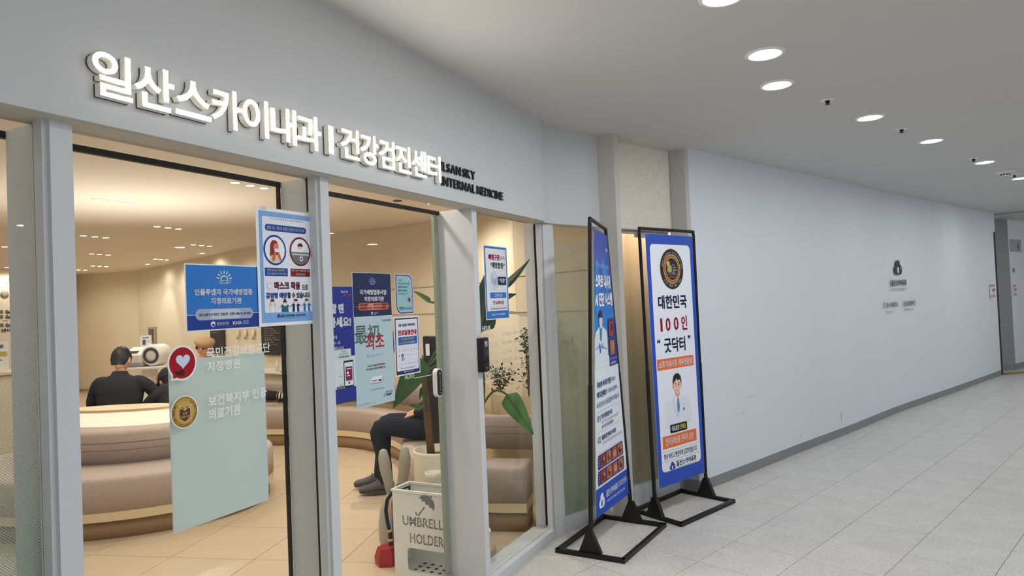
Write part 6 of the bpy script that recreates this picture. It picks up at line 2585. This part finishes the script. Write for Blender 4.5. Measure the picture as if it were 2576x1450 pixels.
def limb(mb, P, R, m, n=14, sub=4):
    pts = smooth_line(P, sub)
    rr = []
    k = len(R)
    for i in range(len(pts)):
        q = i / (len(pts) - 1) * (k - 1)
        a = min(int(q), k - 2)
        rr.append(R[a] + (R[a + 1] - R[a]) * (q - a))
    mb.tube(pts, rr, m, n)


def skin_body(joints, bones, radii, m, name, parent, head_c=None, yaw=0, pitch=0, sc=1.0, hands=()):
    """one continuous body grown over the joints with a skin modifier, head and hands joined to it"""
    bm = bmesh.new()
    lay = bm.verts.layers.skin.verify()
    V = {}
    for k, p in joints.items():
        v = bm.verts.new(p)
        r = radii[k]
        v[lay].radius = (r, r)
        v[lay].use_root = (k == 'pelvis')
        V[k] = v
    for a, b in bones:
        bm.edges.new((V[a], V[b]))
    me = bpy.data.meshes.new('skin')
    bm.to_mesh(me)
    bm.free()
    o = bpy.data.objects.new('skin', me)
    _tmp.collection.objects.link(o)
    o.modifiers.new('s', 'SKIN')
    sd = o.modifiers.new('d', 'SUBSURF')
    sd.levels = 2
    sd.render_levels = 2
    m2 = evaluated_mesh(o)
    mb = MB()
    mb.add([v.co.copy() for v in m2.vertices], [tuple(p.vertices) for p in m2.polygons], m, True)
    bpy.data.objects.remove(o)
    bpy.data.meshes.remove(m2)
    bpy.data.meshes.remove(me)
    M = Matrix.Identity(3)
    if head_c is not None:
        M = head(mb, head_c, yaw, pitch, m, sc)
    for h in hands:
        hand(mb, *h[:3], m, *h[3:])
    return mb.build(name, parent), M


BONES = [('pelvis', 'spine'), ('spine', 'chest'), ('chest', 'neck'), ('neck', 'skull'), ('chest', 'shl'), ('shl', 'ell'), ('ell', 'wrl'), ('chest', 'shr'), ('shr', 'elr'), ('elr', 'wrr'),
         ('pelvis', 'hpl'), ('hpl', 'knl'), ('knl', 'anl'), ('anl', 'tol'), ('pelvis', 'hpr'), ('hpr', 'knr'), ('knr', 'anr'), ('anr', 'tor')]
RAD = dict(pelvis=.10, spine=.09, chest=.085, neck=.048, skull=.04, shl=.036, shr=.036, ell=.036, elr=.036, wrl=.025, wrr=.025, hpl=.078, hpr=.078, knl=.05, knr=.05, anl=.034, anr=.034, tol=.026, tor=.026)
M_SKIN = mat('skin', (214, 164, 136), 0.55, 0.35)
M_HAIRB = mat('black_hair', (26, 23, 23), 0.5, 0.4)


def person(name, label, org, yaw, J, top_m, leg_m, shoe_m, hair_m=M_HAIRB, head_yaw=0.0, head_pitch=0.0, extra=None, hands=(), hairlow=-.35, collar=None, bare_ankle=False, show_face=True, tw=.185, td=.115, sleeves=True):
    """J: joints in the person's frame (x right, y forward, z up from the floor)"""
    R = Matrix.Rotation(yaw, 3, 'Z')
    O = Vector((*org, 0))

    def G(p):
        return O + R @ Vector(p)
    t = thing(name, label, 'person', G((0, 0, J['pelvis'][2] - .10)))
    JW = {k: G(p) for k, p in J.items()}
    hc = G(J['head'])
    JJ = {k: v for k, v in JW.items() if k != 'head'}
    hw = [(G(h[0]), R @ Vector(h[1]), R @ Vector(h[2])) + tuple(h[3:]) for h in hands]
    body, M = skin_body(JJ, BONES, RAD, M_SKIN, 'body', t, hc, yaw + head_yaw, head_pitch, 1.0, hw)
    if show_face:
        face_bits(t, hc, M)
    X = R @ Vector((1, 0, 0))
    # upper garment: lofted torso and sleeves
    mb = MB()
    pe, sp, chh, ne = JW['pelvis'], JW['spine'], JW['chest'], JW['neck']
    ax = (ne - pe).normalized()
    Yv = ax.cross(X).normalized() * -1

    def ringat(p, w, d):
        return (p, X * w, Yv * d)
    mid = chh.lerp(ne, .45)
    mb.loft([ringat(pe - ax * .11, tw * .98, td * 1.10), ringat(pe + ax * .02, tw * 1.0, td * 1.14), ringat(sp, tw * .92, td * 1.05), ringat(chh - ax * .03, tw * 1.04, td * 1.08), ringat(chh + ax * .05, tw * 1.06, td * .98), ringat(chh + ax * .078, tw * .98, td * .86), ringat(mid + ax * .035, tw * .62, td * .70), ringat(ne - ax * .012, .075, .068), ringat(ne + ax * .018, .060, .056)], top_m, 24)
    for s in ('l', 'r'):
        sh, el, wr = JW['sh' + s], JW['el' + s], JW['wr' + s]
        limb(mb, [chh.lerp(sh, .45) + ax * .01, sh.lerp(chh, .10) - ax * .022, sh.lerp(el, .5), el, el.lerp(wr, .5), wr], [.050, .060, .056, .050, .045, .036], top_m)
    mb.build('jacket', t)
    # trousers
    mb = MB()
    mb.loft([(pe + ax * .03, X * tw * .9, Yv * td), (pe - ax * .06, X * tw * .95, Yv * td * 1.1), (pe - ax * .105, X * tw * .8, Yv * td)], leg_m, 20)
    for s in ('l', 'r'):
        hp, kn, an = JW['hp' + s], JW['kn' + s], JW['an' + s]
        q = .80 if bare_ankle else 1.0
        limb(mb, [hp, hp.lerp(kn, .5), kn, kn.lerp(an, .45), kn.lerp(an, q)], [.098, .088, .070, .062, .055], leg_m, 16)
    mb.build('trousers', t)
    for s in ('l', 'r'):
        an, to = JW['an' + s], JW['to' + s]
        d = (to - an)
        d.z = 0
        if d.length < 1e-3:
            continue
        d.normalize()
        sd = Vector((-d.y, d.x, 0))
        z0 = an.z - .075
        b = an - d * .055
        rings = []
        for (u, w, h) in ((-.005, .020, .045), (.02, .036, .060), (.07, .040, .066), (.13, .040, .052), (.19, .046, .040), (.235, .043, .035), (.262, .033, .031), (.276, .014, .024)):
            rings.append((Vector((b.x, b.y, z0 + h)) + d * u, sd * w, Vector((0, 0, h - .012))))
        mb = MB()
        mb.loft(rings, shoe_m, 16)
        o = mb.build('shoe', t)
        mb = MB()
        so = []
        for i in range(20):
            a = 2 * PI * i / 20
            u = .132 + .142 * math.cos(a)
            wv = (.043 if math.cos(a) > -.2 else .038) * math.sin(a)
            so.append(b + d * u + sd * wv)
        mb.prism([(p.x, p.y) for p in so], z0, z0 + .022, mat('shoe_sole', (70, 68, 66), 0.7))
        mb.build('sole', o)
        mb = MB()
        for u, w in ((.075, .030), (.10, .031), (.125, .032)):
            c = Vector((b.x, b.y, z0 + .129 - (u - .075) * .56)) + d * u
            mb.tube([c - sd * w - Vector((0, 0, .022)), c - sd * w * .5 + Vector((0, 0, .002)), c + sd * w * .5 + Vector((0, 0, .002)), c + sd * w - Vector((0, 0, .022))], .0035, mat('shoe_lace', (120, 116, 116), 0.8), 5)
        mb.build('lace', o)
    if hair_m is not None:
        mb = MB()
        hair_cap(mb, hc, M, hair_m, low=hairlow)
        mb.build('hair', t)
    if extra:
        extra(t, hc, M, G, R)
    return t


# the man in the dark suit, seen from behind on the far side of the island bench
M_SUIT = mat('charcoal_suit', (46, 46, 50), 0.85, 0.15, var=0.08, vs=60)
M_NAVYJ = mat('dark_denim', (36, 40, 50), 0.85, 0.15, var=0.12, vs=80)
M_SHOEB = mat('dark_shoe', (52, 50, 52), 0.6, 0.3)
J1 = dict(pelvis=(0, 0, .53), spine=(0, .03, .70), chest=(0, .05, .88), neck=(0, .06, 1.01), skull=(0, .085, 1.08), head=(0, .095, 1.135),
          shl=(-.185, .05, .955), ell=(-.27, .12, .72), wrl=(-.17, .33, .66), shr=(.185, .05, .955), elr=(.285, .10, .80), wrr=(.17, .30, .86),
          hpl=(-.10, .02, .50), knl=(-.16, .44, .50), anl=(-.17, .44, .095), tol=(-.18, .58, .04), hpr=(.10, .02, .50), knr=(.16, .44, .50), anr=(.17, .44, .095), tor=(.18, .58, .04))
person('person', 'person in a charcoal suit jacket seen from behind on the island bench', (-3.60, 6.05), .12, J1, M_SUIT, M_SUIT, M_SHOEB, head_yaw=-.12, head_pitch=-.10,
       hands=(((-.17, .33, .66), (.5, .8, 0), (0, 0, -1), -1, .8), ((.17, .30, .86), (-.3, .8, .3), (-1, 0, -.2), -1, 1.0)), hairlow=-.45, tw=.20)


def cap_extra(t, hc, M, G, R):
    mb = MB()
    n, k = 22, 6
    c = Vector(hc)
    vs, fs = [], []
    for i in range(k + 1):
        ph = PI * .5 * (1 - i / k)
        for j in range(n):
            a = 2 * PI * j / n
            vs.append(c + M @ Vector((math.sin(ph) * math.sin(a) * .090, math.sin(ph) * math.cos(a) * .110, .02 + math.cos(ph) * .115)))
    for i in range(k):
        for j in range(n):
            fs.append((i * n + j, i * n + (j + 1) % n, (i + 1) * n + (j + 1) % n, (i + 1) * n + j))
    mb.add(vs, fs, M_SUIT, True)
    mb.build('cap', t)
    mb = MB()
    top = [c + M @ Vector((.075 * math.sin(a), .09 + .085 * math.cos(a) * 1.0, .030 - .02 * math.cos(a))) for a in [-PI / 2 + PI * i / 10 for i in range(11)]]
    mb.add(top + [p - Vector((0, 0, .006)) for p in top], [tuple(range(11)), tuple(range(21, 10, -1))] + [(i, i + 1, 12 + i, 11 + i) for i in range(10)], M_SUIT, True)
    mb.build('cap_brim', t)


J2 = dict(pelvis=(0, 0, .53), spine=(0, .07, .66), chest=(0, .17, .78), neck=(0, .27, .86), skull=(0, .33, .89), head=(0, .345, .90),
          shl=(-.18, .17, .82), ell=(-.25, .32, .62), wrl=(-.12, .48, .58), shr=(.18, .17, .82), elr=(.25, .32, .62), wrr=(.12, .48, .58),
          hpl=(-.10, .02, .50), knl=(-.15, .44, .50), anl=(-.16, .42, .095), tol=(-.17, .56, .04), hpr=(.10, .02, .50), knr=(.15, .44, .50), anr=(.16, .42, .095), tor=(.17, .56, .04))
person('person', 'person in a black cap and dark jacket bent forward beside the suited person', (-3.02, 6.10), .85, J2, M_SUIT, M_SUIT, M_SHOEB, head_pitch=-.5, extra=cap_extra, show_face=False,
       hands=(((-.12, .48, .58), (.2, .9, -.3), (0, 0, -1), -1, .8), ((.12, .48, .58), (-.2, .9, -.3), (0, 0, -1), 1, .8)))

M_BER = mat('tan_beret', (190, 156, 120), 0.9, 0.1, var=0.1, vs=90)
M_BEIGE = mat('beige_knit', (206, 172, 144), 0.9, 0.1, var=0.06, vs=90)


def beret_extra(t, hc, M, G, R):
    mb = MB()
    tilt = M @ Matrix.Rotation(.25, 3, 'Y')
    mb.lathe(Vector(hc) + M @ Vector((0, -.01, .045)), [(.086, -.02), (.100, .0), (.118, .025), (.108, .055), (.06, .075), (.001, .078)], M_BER, 24, rot=tilt)
    mb.build('beret', t)
    mb = MB()
    for s in (-1, 1):
        c = Vector(hc) + M @ Vector((s * .032, .094, .008))
        mb.tube([c + M @ Vector((.024 * math.cos(a), 0, .019 * math.sin(a))) for a in [2 * PI * i / 14 for i in range(15)]], .0025, M_BLACK, 6)
        mb.tube([c + M @ Vector((s * .024, 0, .004)), Vector(hc) + M @ Vector((s * .078, 0, .006))], .0022, M_BLACK, 6)
    mb.build('glasses', t)
    mb = MB()
    mb.loft([(Vector(hc) + M @ Vector((0, .074, -.012)), M @ Vector((.052, 0, 0)), M @ Vector((0, .022, 0))), (Vector(hc) + M @ Vector((0, .078, -.045)), M @ Vector((.052, 0, 0)), M @ Vector((0, .028, 0))), (Vector(hc) + M @ Vector((0, .066, -.092)), M @ Vector((.036, 0, 0)), M @ Vector((0, .028, 0)))], M_WHITE, 16)
    mb.build('face_mask', t)


J3 = dict(pelvis=(0, 0, .53), spine=(0, -.06, .68), chest=(0, -.10, .85), neck=(0, -.09, .99), skull=(0, -.07, 1.06), head=(0, -.055, 1.115),
          shl=(-.17, -.10, .92), ell=(-.22, .05, .72), wrl=(-.08, .22, .66), shr=(.17, -.10, .92), elr=(.22, .05, .72), wrr=(.08, .22, .66),
          hpl=(-.08, .05, .51), knl=(-.09, .46, .62), anl=(-.08, .82, .50), tol=(-.08, .90, .56), hpr=(.08, .05, .51), knr=(.09, .46, .54), anr=(.08, .84, .49), tor=(.08, .92, .54))


def sock_extra(t, hc, M, G, R):
    beret_extra(t, hc, M, G, R)
    for s in ('l', 'r'):
        a, k = G(J3['an' + s]), G(J3['kn' + s])
        mb = MB()
        d = (k - a).normalized()
        for i in range(4):
            mb.tube([a + d * (.0 + .016 * i), a + d * (.016 + .016 * i)], .044, (W_, M_BLACK)[i % 2], 12)
        mb.build('striped_sock', t)


person('person', 'person in a tan beret and glasses, legs stretched along the far bench', (-3.66, 8.03), -1.40, J3, M_BEIGE, M_SUIT, M_SHOEB, head_yaw=-.25, head_pitch=-.25, extra=sock_extra, bare_ankle=True, hairlow=-.2,
       hands=(((-.08, .22, .66), (.3, .8, -.3), (0, 0, -1), -1, .8), ((.08, .22, .66), (-.3, .8, -.3), (0, 0, -1), 1, .8)))

J4 = dict(pelvis=(0, 0, .53), spine=(0, -.03, .70), chest=(0, -.04, .88), neck=(0, -.02, 1.01), skull=(0, .0, 1.08), head=(0, .01, 1.135),
          shl=(-.18, -.04, .955), ell=(-.24, .06, .73), wrl=(-.10, .22, .64), shr=(.18, -.04, .955), elr=(.24, .06, .73), wrr=(.10, .22, .64),
          hpl=(-.09, .03, .51), knl=(-.105, .52, .535), anl=(-.10, .485, .098), tol=(-.10, .62, .04), hpr=(.09, .03, .51), knr=(.10, .50, .535), anr=(.10, .56, .098), tor=(.10, .70, .04))
M_TRAIN = mat('grey_trainer', (92, 90, 94), 0.7, 0.2, var=0.15, vs=60)
person('person', 'person in dark jeans and grey trainers seated behind the door mullion', (-.60, 5.55), PI / 2 + .06, J4, M_SUIT, M_NAVYJ, M_TRAIN,
       hands=(((-.10, .22, .64), (.2, .9, -.3), (0, 0, -1), -1, .8), ((.10, .22, .64), (-.2, .9, -.3), (0, 0, -1), 1, .8)))

# ------------------------------------------------------------------ far end of the clinic
# blood pressure station
M_DEV = mat('device_white', (236, 232, 224), 0.4, 0.4)
M_DEVG = mat('device_grey', (150, 146, 140), 0.5, 0.3)
sx, sy = -4.20, 7.62
t = thing('device_shelf', 'narrow pale shelf stand carrying the blood pressure monitor', 'stand', (sx, sy, .003))
mb = MB(); mb.rbox((sx + .02, sy, .945), (.52, .36, .03), M_DEV, .008); mb.build('top', t)
mb = MB(); mb.box((sx, sy + .05, .47), (.10, .10, .93), M_DEV); mb.build('column', t)
mb = MB(); mb.rbox((sx, sy, .02), (.42, .36, .03), M_DEV, .008); mb.build('foot', t)
t = thing('blood_pressure_monitor', 'white arm-in blood pressure monitor behind the suited person', 'medical device', (sx, sy, .962))
mb = MB()
mb.rbox((sx - .075, sy - .04, 1.075), (.20, .24, .145), M_DEV, .03, rx=.35)
mb.build('console', t)
mb = MB(); mb.rbox((sx - .075, sy - .02, .985), (.22, .27, .045), M_DEVG, .015); mb.build('base_trim', t)
mb = MB(); mb.box((sx - .075, sy - .125, 1.128), (.115, .004, .055), mat('lcd_dark', (44, 44, 42), 0.2, 0.5), rx=-1.2); mb.build('display', t)
mb = MB()
mb.lathe((sx + .125, sy, 1.083), [(.115, -.13), (.120, -.12), (.120, .10), (.105, .12), (.001, .12)], M_DEV, 32, rot=Matrix.Rotation(-PI / 2 * .0 + PI / 2, 3, 'X'))
mb.build('cuff_housing', t)
mb = MB()
mb.lathe((sx + .125, sy, 1.083), [(.090, .128), (.086, .134), (.062, .134), (.058, .10), (.001, .02)], mat('cuff_dark', (70, 70, 74), 0.6), 32, rot=Matrix.Rotation(PI / 2, 3, 'X'))
mb.build('cuff', t)
t = thing('instruction_card', 'white instruction card standing on the blood pressure monitor', 'card', (sx - .09, sy + .15, .962))
f = Flat((sx - .155, sy + .165, 1.30), (sx - .02, sy + .165, 1.305), (sx - .145, sy + .14, .962), (sx - .01, sy + .14, .962), .13, .34, (0, -1, 0.1), .001)
f.text('측정 방법', .03, .018, .07, .018, DARK, .02)
f.rect(.03, .05, .035, .06, ink((90, 96, 120)), 1, 'picture')
f.rect(.075, .06, .04, .004, GREY, 1, 'picture')
f.rect(.075, .075, .035, .004, GREY, 1, 'picture')
f.rect(.075, .135, .04, .025, ink((190, 40, 50)), 2, 'picture')
f.finish(t, PAPER, .003)
t = thing('height_scale', 'tall grey height measuring post behind the blood pressure monitor', 'medical device', (-4.81, 8.90, .003))
mb = MB(); mb.box((-4.81, 8.90, .72), (.095, .05, 1.33), mat('post_grey', (176, 164, 146), 0.5)); mb.build('post', t)
mb = MB(); mb.box((-4.81, 8.87, 1.27), (.055, .012, .18), mat('post_display', (110, 96, 84), 0.4)); mb.build('display', t)
mb = MB(); mb.rbox((-4.81, 8.85, .03), (.36, .36, .05), M_DEV, .01); mb.build('platform', t)

# counter behind the reclining person
t = thing('side_counter', 'white topped counter at the back of the clinic', 'counter', (-3.0, 8.75, .003))
mb = MB(); mb.rbox((-3.10, 8.80, .735), (.95, .40, .03), M_DEV, .006, rz=-.62); mb.build('top', t)
mb = MB(); mb.box((-3.08, 8.84, .36), (.88, .32, .715), M_INW, rz=-.62); mb.build('cabinet', t)
t = thing('pump_bottle', 'clear pump bottle on the side counter', 'bottle', (-2.93, 8.50, .752))
mb = MB(); mb.lathe((-2.93, 8.50, .752), [(.001, 0), (.040, 0), (.042, .01), (.042, .13), (.015, .155), (.015, .17), (.001, .17)], mat('bottle_pale', (226, 206, 190), 0.2, 0.5), 18); mb.build('body', t)
mb = MB(); mb.tube([(-2.93, 8.50, .92), (-2.93, 8.50, .965), (-2.965, 8.49, .965)], .010, M_WHITE, 8); mb.build('pump_head', t)
t = thing('small_bottle', 'short slim dispenser beside the pump bottle on the side counter', 'bottle', (-3.05, 8.58, .752))
mb = MB(); mb.lathe((-3.05, 8.58, .752), [(.001, 0), (.022, 0), (.022, .08), (.008, .11), (.008, .15), (.001, .15)], M_WHITE, 14); mb.build('body', t)
t = thing('leaflet_stand', 'white leaflet stand at the end of the side counter', 'stand', (-2.80, 8.42, .752))
mb = MB(); mb.box((-2.80, 8.40, .86), (.14, .015, .22), W_, rz=-.5, rx=-.15); mb.build('panel', t)
mb = MB(); mb.box((-2.80, 8.40, .757), (.14, .09, .008), W_, rz=-.5); mb.build('base', t)
t = thing('orange_pen', 'orange pen lying on the side counter', 'pen', (-2.90, 8.36, .752))
mb = MB(); mb.tube([(-2.955, 8.40, .760), (-2.85, 8.345, .760)], .006, mat('pen_orange', (230, 90, 50), 0.4), 8); mb.build('barrel', t)

# wall boards and hanging pots on the back wall
M_CHALK = mat('chalk_board', (52, 48, 46), 0.7, 0.2)


def wall_board(name, label, a, b, z0, z1, lines):
    a, b = Vector(a), Vector(b)
    d = (b - a).normalized()
    n = Vector((d.y, -d.x, 0))
    t = thing(name, label, 'notice board', (*((a + b) / 2), z0))
    f = Flat((a.x, a.y, z1), (b.x, b.y, z1), (a.x, a.y, z0), (b.x, b.y, z0), (b - a).length, z1 - z0, n, .002, .012)
    W, Hh = f.W, f.H
    for i, tx in enumerate(lines):
        f.text(tx, W * .12, Hh * (.10 + .075 * i), W * (.40 + .12 * ((i * 7) % 3)), Hh * .035, ink((214, 206, 196)), .02, l=1, res=1)
    f.finish(t, M_CHALK, .011, 'board')
    return t


off = Vector((.7071, -.7071)) * .02
wall_board('notice_board', 'dark notice board on the back wall beside the tan beret', Vector((-4.99, 11.08)) + Vector((-.02, -.02)), Vector((-4.60, 10.69)) + Vector((-.02, -.02)), .88, 1.40, ('검사 안내', '진료 시간', '접수 방법', '건강 검진'))
wall_board('notice_board', 'dark notice board with many white lines, above the side counter', Vector((-3.66, 9.72)), Vector((-3.20, 9.39)), .90, 1.33, ('위 내시경', '대장 내시경', '복부 초음파', '갑상선 초음파', '심전도 검사', '골밀도 검사', '예방 접종', '영양 수액'))
for i, (x, y) in enumerate(((-4.24, 10.30), (-4.05, 10.11), (-3.86, 9.92))):
    t = thing('wall_pictogram', ('pale round pictogram on the back wall, first from the notice board', 'pale round pictogram on the back wall, middle of three', 'pale round pictogram on the back wall, last before the second board')[i], 'wall sign', (x, y, 1.10))
    d = Vector((.7071, -.7071, 0)); n = Vector((-.7071, -.7071, 0))
    p = Vector((x, y, 0)) + n * .012
    f = Flat(p - d * .10 + Vector((0, 0, 1.32)), p + d * .10 + Vector((0, 0, 1.32)), p - d * .10 + Vector((0, 0, 1.08)), p + d * .10 + Vector((0, 0, 1.08)), .2, .24, n, .003)
    f.disc(.10, .085, .066, ink((234, 220, 196)), None, 1, 'disc')
    f.ring(.10, .085, .062, .068, ink((190, 168, 136)), 2, 'disc')
    f.text(('접수', '예약', '상담')[i], .055, .165, .09, .036, DARK, .04, l=1)
    f.finish(t)

# reception seen through the dotted film
REC = Vector((.6496, .7603))
t = thing('reception_lettering', 'dark Korean room lettering on the reception wall', 'wall lettering', (-9.05, 11.95, 1.35))
p0, p1 = Vector((-9.12, 11.90)), Vector((-8.73, 12.36))
d = (p1 - p0).normalized(); n = Vector((d.y, -d.x, 0))
f = Flat((*(p0 - d * .35), 1.80), (*(p0 + d * .25), 1.80), (*(p0 - d * .35), 1.30), (*(p0 + d * .25), 1.30), .6, .5, n, .003, .004)
f.text('제1진료실', .0, .040, .50, .070, DARK, .03, l=1)
f.text('제2진료실', .0, .130, .50, .070, DARK, .03, l=1)
f.rect(.37, .232, .08, .008, DARK, 1)
f.text('제3진료실', .0, .280, .50, .070, DARK, .03, l=1)
f.text('건강검진센터', .0, .375, .50, .070, DARK, .03, l=1)
f.finish(t)
t = thing('wall_clock_sensor', 'small round grey wall device above the reception lettering', 'wall device', (*(p0 + d * .06 + Vector((n.x, n.y)) * .02), 2.04))
mb = MB()
c = Vector((*(p0 + d * .06), 2.04)) + n * .004
mb.lathe(c, [(.06, 0), (.06, .015), (.035, .03), (.001, .03)], M_DEVG, 20, rot=n.to_track_quat('Z', 'Y').to_matrix())
mb.build('body', t)
t = thing('reception_desk', 'pale reception desk seen through the dotted film on the left window', 'desk', (-4.2, 5.4, .003))
rx0, ry0 = -5.4, 6.6
t.location = (rx0, ry0, .003)
WLOC[t.name] = Vector((rx0, ry0, .003))
mb = MB(); mb.rbox((rx0, ry0, .50), (1.0, .45, 1.0), M_INW, .02, rz=.6); mb.build('front', t)
mb = MB(); mb.rbox((rx0, ry0, 1.015), (1.06, .52, .03), M_BOARD, .006, rz=.6); mb.build('counter_top', t)
t = thing('desk_notice', 'white paper notice with yellow band standing on the reception desk', 'notice', (rx0 + .25, ry0 - .0, 1.032))
f = Flat((rx0 + .14, ry0 - .02, 1.33), (rx0 + .36, ry0 + .06, 1.33), (rx0 + .14, ry0 - .02, 1.032), (rx0 + .36, ry0 + .06, 1.032), .23, .30, (.34, -.94, 0), .001)
f.text('의료보험', .04, .03, .15, .035, DARK, .03)
f.rect(.01, .10, .21, .05, ink((200, 176, 60)), 1)
f.text('접수', .05, .165, .13, .04, DARK, .03)
f.ring(.08, .24, .022, .03, ink((176, 60, 60)), k=16)
f.finish(t, PAPER, .003)
t = thing('basket', 'small dark basket of orange sweets on the reception desk', 'basket', (rx0 - .03, ry0 - .1, 1.032))
mb = MB(); mb.lathe((rx0 - .02, ry0 - .08, 1.032), [(.001, 0), (.07, 0), (.09, .07), (.084, .07), (.066, .006), (.001, .006)], M_SUIT, 20); mb.build('basket_body', t)
mb = MB()
for i in range(7):
    mb.ball((rx0 - .02 + .045 * math.cos(i), ry0 - .08 + .045 * math.sin(i), 1.075), .026, mat('pen_orange', (230, 90, 50)), 10, 6)
o = mb.build('sweets', t); o['kind'] = 'stuff'
cxx, cyy = -5.05, 6.05
t = thing('office_chair', 'dark office chair in front of the reception desk behind the dotted film', 'chair', (cxx, cyy, .003))
mb = MB(); mb.rbox((cxx, cyy, .80), (.34, .09, .52), M_NAVYJ, .04, rz=.5); mb.build('backrest', t)
mb = MB(); mb.rbox((cxx + .08, cyy - .18, .47), (.46, .46, .09), M_NAVYJ, .04, rz=.5); mb.build('seat', t)
mb = MB(); mb.tube([(cxx + .08, cyy - .18, .06), (cxx + .08, cyy - .18, .43)], .03, M_BLKMET, 10); mb.build('gas_lift', t)
for i in range(5):
    a = 2 * PI * i / 5
    mb = MB()
    mb.tube([(cxx + .08, cyy - .18, .09), (cxx + .08 + .26 * math.cos(a), cyy - .18 + .26 * math.sin(a), .055)], [.022, .014], M_BLKMET, 8)
    mb.ball((cxx + .08 + .27 * math.cos(a), cyy - .18 + .27 * math.sin(a), .033), .030, M_BLKMET, 10, 8)
    mb.build('caster_arm', t)

# ------------------------------------------------------------------ clinic ceiling spotlights
M_SPOT = mat('warm_spot_lens', (255, 244, 224), 0.5, 0.2, emit=(255, 232, 200), es=26.0)
M_SPR = mat('spot_trim', (214, 196, 172), 0.5, 0.3)
TRI = [((-2.06, 5.03), (-2.0, 5.17), (-1.94, 5.30), 'recessed row of three spotlights close to the door mullion'),
       ((-3.384, 5.5), (-3.332, 5.622), (-3.273, 5.729), 'recessed row of three spotlights over the island bench'),
       ((-3.848, 7.277), (-3.795, 7.412), (-3.749, 7.549), 'recessed row of three spotlights above the blue vaccination notice'),
       ((-4.985, 7.794), (-4.94, 7.935), (-4.892, 8.071), 'recessed row of three spotlights second in line above the suited person'),
       ((-4.415, 9.29), (-4.362, 9.42), (-4.305, 9.55), 'recessed row of three spotlights close to the mask poster'),
       ((-6.25, 9.95), (-6.217, 10.09), (-6.18, 10.24), 'recessed row of three spotlights third in line above the suited person'),
       ((-6.016, 11.296), (-5.986, 11.419), (-5.955, 11.543), 'recessed row of three spotlights near the back wall corner'),
       ((-7.62, 12.16), (-7.585, 12.30), (-7.55, 12.45), 'recessed row of three spotlights fourth in line, low against the back wall'),
       ((-6.506, 8.582), (-6.461, 8.70), None, 'pair of recessed spotlights above the reception lettering'),
       ((-8.843, 11.70), (-8.79, 11.82), None, 'pair of recessed spotlights just over the reception wall'),
       ((-8.40, 12.95), (-8.36, 13.10), None, 'pair of recessed spotlights in the deepest corner of the clinic'),
       ((-4.513, 6.058), None, None, 'single recessed spotlight high above the reception desk'),
       ((-4.90, 10.60), None, None, 'single recessed spotlight beside the wall line near the posters'),
       ((-6.70, 12.30), None, None, 'single recessed spotlight washing the back wall corner'),
       ((-7.80, 10.45), None, None, 'single recessed spotlight midway between reception desk and reception lettering'),
       ((-.75, 6.45), None, None, 'single recessed spotlight seen through the narrow window')]
for row in TRI:
    lb = row[3]
    pts = [p for p in row[:3] if p]
    c = sum((Vector(p) for p in pts), Vector((0, 0))) / len(pts)
    t = thing('ceiling_spotlight', lb, 'ceiling light', (c.x, c.y, HI))
    for (x, y) in pts:
        mb = MB()
        mb.lathe((x, y, HI), [(.034, -.001), (.036, -.004), (.045, -.004), (.047, 0)], M_SPR, 20)
        o = mb.build('spot_ring', t)
        mb = MB()
        mb.add([(x + .034 * math.cos(2 * PI * i / 16), y + .034 * math.sin(2 * PI * i / 16), HI - .003) for i in range(16)], [tuple(range(15, -1, -1))], M_SPOT)
        mb.build('lens', o)
    spot('clinic_lamp', (c.x, c.y, HI - .02), ROOM_W * len(pts) * PI * (7.0 if c.x > -1 else 1), WARM, 2.9, .55, .05)
# lamps of the same kind that the frame does not show
for (x, y) in [(-1.3, 4.1), (-1.0, 5.0), (-2.0, 2.8), (-5.6, 4.8), (-3.9, 2.2), (-7.2, 6.8), (-.9, 3.3), (-3.2, 1.0), (-5.6, 2.6)]:
    spot('clinic_lamp', (x, y, HI - .02), ROOM_W * 1.7 * PI, WARM, 2.9, .55, .05)
spot('wall_washer', (-6.72, 12.05, HI - .03), 24, WARM, 1.2, .6, .03, target=(-6.60, 12.62, 1.2))
# two flat ceiling diffusers of the air conditioning
for (x, y, lb) in ((-4.95, 6.5, 'round flat air diffuser in the clinic ceiling'), (-5.4, 7.0, 'faint round ceiling speaker in the clinic ceiling')):
    t = thing('ceiling_diffuser', lb, 'ceiling vent', (x, y, HI))
    mb = MB()
    mb.lathe((x, y, HI), [(.001, -.020), (.10, -.020), (.13, -.014), (.16, -.008), (.17, 0)], M_INC, 28)
    mb.build('cover', t)
bpy.data.scenes.remove(_tmp)
